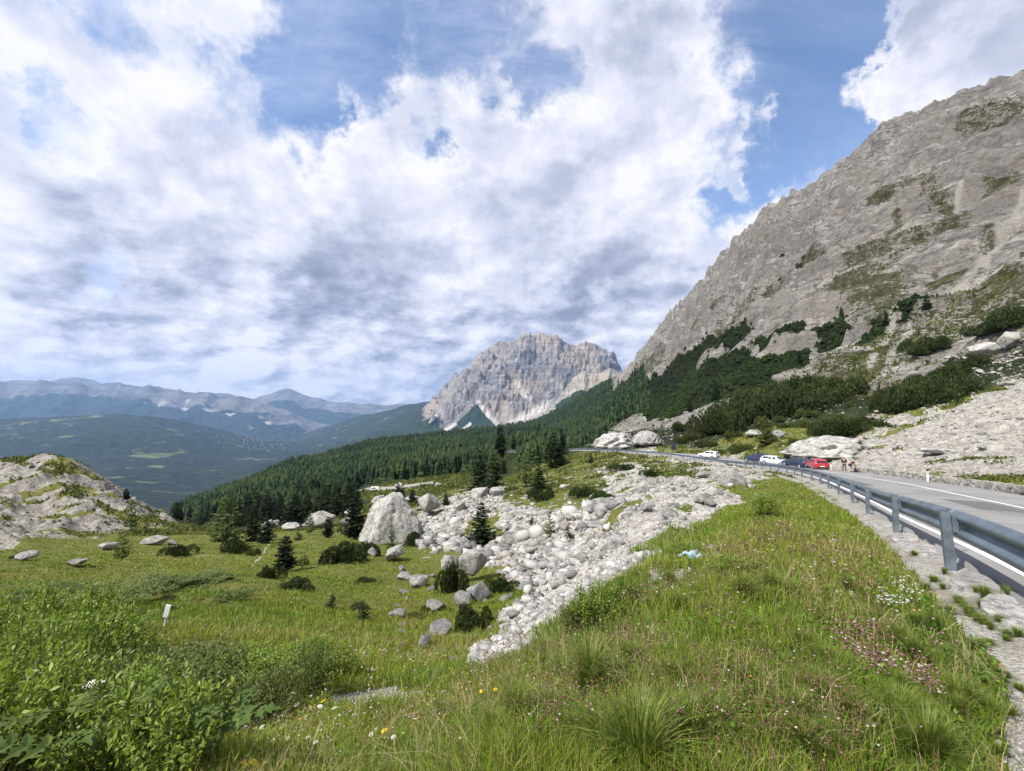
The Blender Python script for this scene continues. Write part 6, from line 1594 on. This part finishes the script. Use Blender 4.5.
for px, py, w, h, lab, v in ((312, 560 + 95, 40, 18, 'small leafy shrub at the upper edge of the lower left thicket', SHB), (95, 606, 120, 12, 'wide mat of low leafy shrubs across the left meadow', SHD), (40, 603, 90, 14, 'dark low shrub mat at the left edge of the meadow', SHD), (150, 590, 90, 9, 'low dark shrub mat below the small pale larch', SHD), (205, 583, 70, 7, 'thin dark shrub mat in the middle of the left meadow', SHD), (235, 600, 46, 7, 'small dark shrub mat left of the very small spruce', SHD),
                             (598, 630, 60, 46, 'leafy willow shrub on the verge where rubble meets grass', SHB), (575, 640, 40, 38, 'greyish willow shrub left of the larger one at the rubble edge', SHD), (625, 606, 44, 28, 'light green shrub on the verge above the rubble edge', SHB), (764, 515, 36, 20, 'bushy green shrub on the verge beside the rubble edge', SHB), (690, 555, 50, 10, 'low green herb cushion on the verge near the blue sheet', SHB), (735, 575, 60, 16, 'pale green herb clump in the middle of the verge', SHB)):
    shrub_at(px, py, w, h, lab, None, v)
# cow parsnip: hairy stems, big divided leaves, white umbels
M_HOG = leafmat('parsnip_leaf', [(.045, .082, .014), (.078, .122, .022), (.12, .16, .035)], .75, .35, 6, .1)
M_UMB = simple('cream_blossom', (.62, .60, .50), .8, var=.2, scale=30); M_YEL = simple('yellow_petals', (.80, .48, .015), .6); M_ORG = simple('orange_petals', (.75, .30, .02), .6); M_PINK = simple('pink_blossom', (.46, .22, .27), .8); M_VIO = simple('violet_blossom', (.36, .22, .42), .8)
def parsnip_leaf(seed, size):
    rg = np.random.default_rng(seed); V, Fc = [], []
    def leaflet(o, d, L, W_):
        d = d / np.linalg.norm(d); s = np.cross(d, [0, 0, 1.0]); s /= np.linalg.norm(s); nrm = np.cross(s, d); b = len(V); n = 7
        for i in range(n):
            q = i / (n - 1); wq = W_ * (math.sin(PI * min(1, q * 1.05 + .06)) ** .8) * (1.25 if i % 2 else .55) * (1 - .3 * q)
            c = o + d * L * q - nrm * (L * .25 * q * q); V.append(c + s * wq + nrm * wq * .25 - d * (0 if i % 2 else L * .04)); V.append(c); V.append(c - s * wq + nrm * wq * .25 - d * (0 if i % 2 else L * .04))
        for i in range(n - 1):
            for k in (0, 1): a = b + i * 3 + k; Fc.append((a, a + 1, a + 4, a + 3))
    for q, sc in ((.30, .34), (.55, .36), (.78, .30)):
        o = np.array([0, q, .10 * q - .22 * q * q])
        for sg in (-1, 1): leaflet(o, np.array([sg * .85, .55 + rg.normal() * .1, rg.uniform(-.15, .2)]), sc * rg.uniform(.9, 1.15), sc * .34)
    leaflet(np.array([0, .8, -.06]), np.array([0, 1, -.15]), .42, .15)
    V = np.array(V) * size; m = MB(); m.add(V, Fc); m.tube([(0, 0, 0), (0, .4 * size, .02 * size), (0, .95 * size, -.10 * size)], [.010, .007, .004], 5, False); return m.mesh('leaf', [M_HOG], False)
HL = [parsnip_leaf(i, .42) for i in range(4)]
def umbel(z, r, n=26):
    m = MB()
    for i in range(n):
        a = i * 2.4; q = r * math.sqrt((i + .5) / n); x, y = q * math.cos(a), q * math.sin(a); zz_ = z - .3 * q * q / r
        m.tube([(x, y, zz_ - .006), (x, y, zz_ + .008)], [r * .17, r * .12], 5)
    return m
def parsnip(px, py, k, lab, flower=True):
    p = at(px, py); e = empty('cow_parsnip', p, random.uniform(0, 6.28)); e.scale = (k * .75,) * 3; tag(e, lab, 'plant', 'cow parsnips among the shrubs')
    m = MB(); m.tube([(0, 0, -.05), (.01, 0, .3), (.03, .01, .70 if flower else .5)], [.009, .008, .005], 7); ob('stem', m.mesh('stem', [M_STEM], True), e)
    for i in range(7):
        a = i * 2.4 + random.random(); zz_ = .12 + .075 * i; o = ob('leaf', random.choice(HL), e, (0, 0, zz_), (random.uniform(.25, .75) - .25, random.uniform(-.2, .2), a), random.uniform(.75, 1.15) * (1 - .06 * i))
    if flower:
        for dx, dy, zz_, r in ((.03, .01, .72, .07), (.12, .05, .64, .05), (-.08, .06, .62, .05)):
            m = MB(); m.tube([(.015, 0, .5), (dx, dy, zz_)], .005, 5); m2 = umbel(zz_, r); V2 = [(v[0] + dx, v[1] + dy, v[2]) for v in m2.v]; st_ = ob('flower_stalk', m.mesh('flower_stalk', [M_STEM]), e); m3 = MB(); m3.add(V2, m2.f); ob('umbel', m3.mesh('umbel', [M_UMB], False), st_)
for px, py, k, lab, f in ((95, 770, 1.0, 'tall cow parsnip with forked stem among the corner shrubs', True), (160, 765, .9, 'cow parsnip with large cut leaves right of the tall forked one', False), (185, 728, .9, 'cow parsnip with a leaning yellowish stem in the corner thicket', True), (20, 735, 1.0, 'cow parsnip at the left picture edge with yellow blooms below it', False), (125, 800, 1.0, 'lowest cow parsnip with spreading leaves at the bottom edge', False), (60, 815, 1.1, 'broad leaved cow parsnip in the bottom left corner', False), (215, 790, 1.0, 'cow parsnip furthest right in the corner thicket', False), (70, 745, .9, 'cow parsnip behind the tall forked one', False), (140, 745, .8, 'short cow parsnip in the middle of the corner thicket', False)):
    parsnip(px, py, k, lab, f)

# ------------------------------------------------------------------ grass
M_GRASS = leafmat('meadow_grass', None, .5, .40, 1, 0, attr='tint')
def grass_mesh(name, x, y, z, h, w, tint, lab, lean=.35, seg2=True, kind='stuff'):
    n = len(x); a = RNG.random(n) * 6.283; la = RNG.random(n) * 6.283; ln = np.abs(RNG.normal(size=n)) * lean
    sx, sy = np.cos(a) * w, np.sin(a) * w; lx, ly = np.cos(la) * ln * h, np.sin(la) * ln * h
    B = np.stack([x, y, z - .01], 1); s = np.stack([sx, sy, 0 * sx], 1); l = np.stack([lx, ly, 0 * lx], 1); up = np.stack([0 * h, 0 * h, h], 1)
    sag = 1 - .35 * np.clip(ln, 0, 1)
    v0, v1 = B - s, B + s; m = B + l * .35 + up * .55; v2, v3 = m - s * .75, m + s * .75; tp = B + l + up * sag[:, None]
    V = np.stack([v0, v1, v3, v2, tp], 1).reshape(-1, 3); b = np.arange(n)[:, None] * 5
    Fc = np.concatenate([b + [0, 1, 2], b + [0, 2, 3], b + [3, 2, 4]], 1).reshape(-1, 3)
    T = np.repeat(tint, 5, axis=0)
    return tag(ob(name, make_mesh(name, V, Fc, [M_GRASS], False, {'tint': T})), lab, kind=kind)
def tints(x, y, n):
    g = np.array([(.090, .175, .018), (.155, .245, .022), (.240, .288, .032), (.33, .295, .085), (.24, .155, .085)])
    q = np.clip(1.3 + 1.5 * fbm(x / 1.6, y / 1.6, 4) + 2.0 * fbm(x / 7 + 4, y / 7, 4) + RNG.normal(size=n) * .55, 0, 3.2)
    i = np.floor(q).astype(int); f = (q - i)[:, None]; c = g[i] * (1 - f) + g[np.minimum(i + 1, 4)] * f
    dry = (RNG.random(n) < .06 + .16 * sm(fbm(x / 2.3 + 9, y / 2.3, 3), .1, .4))[:, None]; c = np.where(dry, g[4] * RNG.uniform(.7, 1.4, (n, 1)), c)
    return c * RNG.uniform(.8, 1.2, (n, 1))
def grass_points(n, r0, r1):
    ph = RNG.uniform(-1.05, 1.0, n); r = np.exp(RNG.uniform(math.log(r0), math.log(r1), n)); x, y = r * np.sin(ph), r * np.cos(ph)
    g = grid_val(GRASSM, x, y); cl = .55 + .9 * fbm(x / .9, y / .9, 3)
    ok = RNG.random(n) < g * np.clip(cl, .12, 1) ; return x[ok], y[ok], r[ok]
x, y, r = grass_points(520000, .6, 16)
hN = np.clip(.17 + .16 * fbm(x / 1.4 + 2, y / 1.4, 3), .05, .36) * RNG.uniform(.6, 1.3, len(x)) * np.interp(x / y, [-.9, -.2, .3, 1.0], [1.0, 1.0, .9, .7])
grass_mesh('grass', x, y, H(x, y), hN, (.0016 + .00055 * r) * RNG.uniform(.7, 1.4, len(x)), tints(x, y, len(x)), 'uneven alpine grass on the verge and slope', .5)
x, y, r = grass_points(300000, 13, 75)
grass_mesh('meadow_grass', x, y, H(x, y), np.clip(.085 + .10 * fbm(x / 3, y / 3, 3), .03, .2) * RNG.uniform(.7, 1.4, len(x)), .0009 * r * RNG.uniform(.7, 1.5, len(x)), tints(x, y, len(x)), 'meadow grass of the hollow below the road', .5)
x, y, r = grass_points(60000, 1.0, 13); n = len(x)
straw = np.array([(.36, .30, .13), (.27, .20, .10), (.42, .37, .20)])[RNG.integers(0, 3, n)] * RNG.uniform(.7, 1.2, (n, 1))
grass_mesh('dry_stems', x, y, H(x, y), RNG.uniform(.12, .34, n) * np.clip(.8 + fbm(x / 1.2 + 6, y / 1.2, 3), .3, 1.4), (.0008 + .00035 * r) * RNG.uniform(.7, 1.3, n), straw, 'dry bent stems between the green grass', 1.0)
n = 330000; ph = np.arctan(RNG.uniform(-1.25, 1.25, n)); r = np.exp(RNG.uniform(math.log(45), math.log(280), n)); x, y = r * np.sin(ph), r * np.cos(ph)
pxv = grid_val(PX, x, y); gm_ = grid_val(GRASSM, x, y); wdv = grid_val(A1[:, :, 2], x, y); hm_ = fbm(x / 5.5, y / 5.5 + 8, 4)
k = (RNG.random(n) < gm_ * np.clip(.55 + 1.6 * hm_, .05, 1)) & (wdv < .5) & ((r > 70) | (pxv > 580)); x, y, r, hm_ = x[k], y[k], r[k], hm_[k]; n = len(x)
c5 = np.array([(.045, .060, .014), (.075, .098, .018), (.115, .135, .024), (.15, .145, .040), (.105, .065, .035)])
q = np.clip(1.6 + 2.2 * fbm(x / 7 + 2, y / 7, 4) + RNG.normal(size=n) * .5, 0, 3.99); i0 = np.floor(q).astype(int); f = (q - i0)[:, None]; tn = c5[i0] * (1 - f) + c5[i0 + 1] * f
grass_mesh('hillside_heath', x, y, H(x, y), r / F * RNG.uniform(.8, 3.2, n) * np.clip(.7 + 1.5 * hm_, .4, 1.5), r / F * RNG.uniform(.4, .9, n), tn * RNG.uniform(.75, 1.25, (n, 1)), 'low heath and turf on the bank above the road', .8)
# herb leaves close to the ground
x, y, r = grass_points(60000, 1.2, 14)
k = (fbm(x / .8 + 30, y / .8, 3) > .02); x, y, r = x[k], y[k], r[k]; n = len(x); z = H(x, y)
D_ = RNG.normal(size=(n, 3)); D_[:, 2] = np.abs(D_[:, 2]) * .5 + .15; D_ /= np.linalg.norm(D_, axis=1)[:, None]
Lf = RNG.uniform(.018, .042, n) * np.clip(r / 4, .7, 1.6); V, Fc = leaves(np.stack([x, y, z + RNG.uniform(.0, .14, n)], 1), D_, Lf, Lf * RNG.uniform(.45, .9, n), RNG, .5)
tn = tints(x, y, n) * np.array([.75, .95, 1.0]); tag(ob('ground_herbs', make_mesh('ground_herbs', V, Fc, [M_GRASS], False, {'tint': np.repeat(tn, 5, axis=0)})), 'small leafy herbs between the grass', kind='stuff')
# tussocks: each its own plant
def tussock(seed, nb=420):
    rg = np.random.default_rng(seed); V, Fc, T = [], [], []
    for i in range(nb):
        a = rg.random() * 6.283; r0 = .10 * math.sqrt(rg.random()); la = a + rg.normal() * .5; l = abs(rg.normal()) * .35 + .08; h = rg.uniform(.5, 1.0); b = len(V); w = rg.uniform(.004, .008)
        o = np.array([r0 * math.cos(a), r0 * math.sin(a), -.02]); s = np.array([-math.sin(la), math.cos(la), 0]) * w; d = np.array([math.cos(la), math.sin(la), 0])
        for q, wq in ((0, 1), (.4, .95), (.75, .65)): c = o + d * l * q * q + np.array([0, 0, h * (q - .28 * q * q * l * 1.5)]); V += [c - s * wq, c + s * wq]
        V.append(o + d * l * 1.15 + np.array([0, 0, h * (1 - .5 * l)])); Fc += [(b, b + 1, b + 3), (b, b + 3, b + 2), (b + 2, b + 3, b + 5), (b + 2, b + 5, b + 4), (b + 4, b + 5, b + 6)]
        c = np.array([(.11, .17, .024), (.165, .225, .033), (.25, .25, .06)][rg.choice(3, p=[.45, .4, .15])]) * rg.uniform(.8, 1.2); T += [c] * 7
    return make_mesh('grass_tussock', np.array(V), np.array(Fc), [M_GRASS], False, {'tint': np.array(T)})
TUS = [tussock(800 + i) for i in range(4)]
def tuss(px, py, h, lab, group=None, wide=1.0):
    p = at(px, py); s = float(h * p[1] / F); o = ob('grass_tussock', random.choice(TUS), None, p, (0, 0, random.uniform(0, 6.28)), (s * wide, s * wide, s)); tag(o, lab, 'grass tussock', group)
tuss(640, 775, 92, 'largest fountain shaped grass tussock at the bottom edge', None, 1.1); tuss(600, 760, 62, 'grass tussock left of the largest one at the bottom edge', None, 1.0); tuss(690, 745, 58, 'grass tussock right of the largest one at the bottom edge')
tuss(745, 600, 34, 'blue green tussock in the middle of the verge'); tuss(770, 592, 28, 'tussock right of the blue green one on the verge'); tuss(590, 690, 60, 'long bladed tussock below the willow shrubs'); tuss(520, 730, 56, 'grass tussock in the lower middle slope'); tuss(375, 725, 34, 'dark tussock below the pale gravel patch'); tuss(900, 650, 34, 'tussock near the roadside gravel'); tuss(930, 760, 60, 'dry tussock in the lower right gravel'); tuss(985, 600, 20, 'yellowish tussock growing in the kerb gravel'); tuss(1010, 600, 18, 'brownish tussock beside the kerb slab at the right edge')
for i in range(26):
    q_ = random.random(); px = 862 + 150 * q_ + random.uniform(-16, 22); py = 524 + 105 * q_ ** .9 + random.uniform(-8, 26)
    tuss(px, py, random.uniform(.06, .14) * F / at(px, py)[1], 'small dry tuft growing out of the roadside gravel', 'dry tufts of the roadside gravel', random.uniform(1.0, 1.6))
for i in range(14):
    px, py = random.uniform(960, 1020), random.uniform(640, 765)
    tuss(px, py, random.uniform(.05, .13) * F / at(px, py)[1], 'small dry tuft growing out of the roadside gravel', 'dry tufts of the roadside gravel', random.uniform(1.0, 1.6))
for i in range(64):
    px, py = random.uniform(430, 960), random.uniform(570, 760); p = at(px, py)
    if grid_val(GRASSM, np.array([p[0]]), np.array([p[1]]))[0] < .7: continue
    tuss(px, py, random.uniform(.15, .27) * F / p[1], 'tuft of taller grass scattered on the roadside slope', 'grass tufts of the roadside slope', random.uniform(.8, 1.3))

# ------------------------------------------------------------------ flowers
def flower_mesh(kind):
    rg = np.random.default_rng(3); m = MB()
    if kind == 'daisy':
        for i in range(14):
            a = 6.283 * i / 14; m.add([(0, 0, 0), (math.cos(a - .16) * .7, math.sin(a - .16) * .7, .12), (math.cos(a) * 1, math.sin(a) * 1, .08), (math.cos(a + .16) * .7, math.sin(a + .16) * .7, .12)], [(0, 1, 2, 3)])
        m.tube([(0, 0, -.1), (0, 0, .12), (0, 0, .2)], [.3, .36, .2], 8)
    else:
        for i in range(26):
            a = i * 2.4; q = math.sqrt((i + .5) / 26); m.tube([(q * math.cos(a), q * math.sin(a), .15 - .3 * q * q), (q * math.cos(a), q * math.sin(a), .32 - .3 * q * q)], [.2, .14], 5)
    return m
FLM = {}
def flower(name, kind, mat, px, py, size_px, h_px, lab, group):
    p = at(px, py); k = p[1] / F; key = (kind, mat.name)
    if key not in FLM: FLM[key] = flower_mesh(kind).mesh('blossom', [mat], False)
    e = empty(name, p, random.random() * 6); tag(e, lab, 'flower', group); h = float(h_px * k); m = MB(); m.tube([(0, 0, -.02), (h * .05, 0, h * .5), (0, 0, h)], .0025 + .0008 * float(k) * 100 * .2, 5); ob('stem', m.mesh('stem', [M_STEM]), e)
    ob('blossom', FLM[key], e, (0, 0, h), (random.uniform(-.6, -.1), random.uniform(-.3, .3), 0), float(size_px * k / 2))
flower('yellow_flower', 'daisy', M_YEL, 254, 790, 12, 24, 'largest yellow flower head at the bottom edge', None); flower('yellow_flower', 'daisy', M_YEL, 243, 790, 8, 24, 'smaller yellow flower left of the largest one at the bottom edge', None)
flower('yellow_flower', 'daisy', M_YEL, 384, 746, 7, 14, 'yellow flower standing in the grass below the gravel patch', None); flower('yellow_flower', 'daisy', M_YEL, 357, 758, 5, 12, 'small yellow flower left of the one below the gravel patch', None); flower('yellow_flower', 'daisy', M_YEL, 8, 740, 9, 18, 'yellow flower in the thicket at the left edge', None); flower('orange_flower', 'daisy', M_ORG, 69, 748, 8, 16, 'orange flower among dark leaves of the corner thicket', None); flower('yellow_flower', 'daisy', M_YEL, 323, 712, 6, 10, 'yellow flower left of the pale gravel patch', None)
for i in range(20):
    px, py = random.uniform(240, 420), random.uniform(705, 768)
    flower('white_umbel_flower', 'umbel', M_UMB, px, py, random.uniform(3, 5.5), random.uniform(9, 20), 'small cream white umbel in the grass below the pale gravel patch', 'cream white umbels of the lower slope')
for i in range(30):
    px, py = random.uniform(430, 760), random.uniform(690, 770)
    flower('yellow_hawkbit_flower', 'daisy', M_YEL if i % 3 else M_ORG, px, py, random.uniform(3, 5), random.uniform(8, 18), 'tiny yellow or orange flower in the grass of the lower slope', 'tiny yellow flowers of the lower slope')
def specks(name, n, poly, rmax, cols, lab, size=(.008, .02), hh=(.08, .25)):
    xs = [p[0] for p in poly]; ys = [p[1] for p in poly]; X, Yv = [], []
    m = ((PX > min(xs)) & (PX < max(xs)) & (PY > min(ys)) & (PY < max(ys)) & (R2 < rmax) & (R2 > 1)).ravel().astype(float)
    I = np.where(m > 0)[0]; w = np.zeros(m.shape); w[I] = (poly_sd(PX.ravel()[I], PY.ravel()[I], poly) > 0) * np.clip(.2 + fbm(X2.ravel()[I] / .5, Y2.ravel()[I] / .5, 3) * 2, .03, 1) * (GRASSM.ravel()[I] > .3)
    x, y = pick(w, n); z = H(x, y); s = RNG.uniform(*size, n) * np.clip(np.hypot(x, y) / 4, .8, 2.2); V0, F0 = ICO[1]
    V = V0[None] * s[:, None, None] * np.array([1, 1, .7]) + np.stack([x, y, z + RNG.uniform(*hh, n)], 1)[:, None]; Fc = F0[None] + (np.arange(n) * len(V0))[:, None, None]
    c = np.array(cols)[RNG.integers(0, len(cols), n)] * RNG.uniform(.7, 1.2, (n, 1))
    tag(ob(name, make_mesh(name, V.reshape(-1, 3), Fc.reshape(-1, 3), [M_GRASS], False, {'tint': np.repeat(c, len(V0), axis=0)})), lab, kind='stuff')
specks('pink_wildflowers', 360, [(830, 628), (860, 615), (910, 640), (940, 660), (930, 680), (880, 668), (840, 648)], 7, [(.34, .18, .18), (.42, .27, .26), (.27, .14, .14), (.50, .40, .36), (.20, .13, .08)], 'patch of pinkish bloom beside the roadside gravel', (.006, .014), (.05, .16))
specks('pale_wildflowers', 480, [(440, 771), (430, 700), (560, 640), (700, 560), (800, 520), (900, 560), (960, 640), (900, 771)], 14, [(.55, .53, .48), (.42, .28, .36), (.50, .40, .15), (.45, .30, .25), (.6, .58, .5)], 'tiny pale flowers dotted through the verge grass', (.005, .010))
specks('white_wildflowers', 90, [(870, 585), (900, 575), (925, 590), (905, 605), (880, 600)], 8, [(.62, .62, .58), (.55, .56, .5)], 'patch of white blooms on the verge near the guard rail', (.005, .010), (.05, .14))
specks('brown_grass_heads', 5200, [(440, 771), (450, 690), (560, 640), (640, 590), (700, 555), (780, 520), (850, 560), (900, 620), (850, 771)], 12, [(.22, .12, .075), (.28, .17, .10), (.17, .09, .06)], 'reddish brown seed heads above the verge grass', (.004, .008), (.12, .30))
specks('slope_wildflowers', 350, [(230, 771), (250, 690), (330, 660), (430, 650), (480, 690), (440, 771)], 10, [(.55, .53, .48), (.48, .38, .34), (.55, .40, .06)], 'tiny pale flowers dotted over the lower slope', (.006, .012))
print('vegetation', time.time() - T0)

# ------------------------------------------------------------------ the town far down the valley
m = MB()
for i in range(150):
    px, py = random.gauss(266, 22), random.gauss(440, 4.5)
    p = at(px, py); w = random.uniform(9, 17); d = random.uniform(8, 13); h = random.uniform(5, 9); rz = random.random() * 3; M = Euler((0, 0, rz)).to_matrix()
    c = [M @ Vector((sx * w / 2, sy * d / 2, 0)) for sx, sy in ((-1, -1), (1, -1), (1, 1), (-1, 1))]; r1, r2 = M @ Vector((-w / 2, 0, 0)), M @ Vector((w / 2, 0, 0)); o = Vector(p)
    m.add([o + q + Vector((0, 0, -3)) for q in c] + [o + q + Vector((0, 0, h)) for q in c] + [o + r1 + Vector((0, 0, h + 5)), o + r2 + Vector((0, 0, h + 5))], [(0, 1, 5, 4), (1, 2, 6, 5), (2, 3, 7, 6), (3, 0, 4, 7), (4, 5, 9, 8), (6, 7, 8, 9), (5, 6, 9), (7, 4, 8)])
tag(ob('distant_town', m.mesh('distant_town', [simple('pale_render', (.24, .215, .195), .8, var=.4, scale=.01)])), 'cluster of tiny pale houses far down in the valley', kind='stuff')
print('done', time.time() - T0)
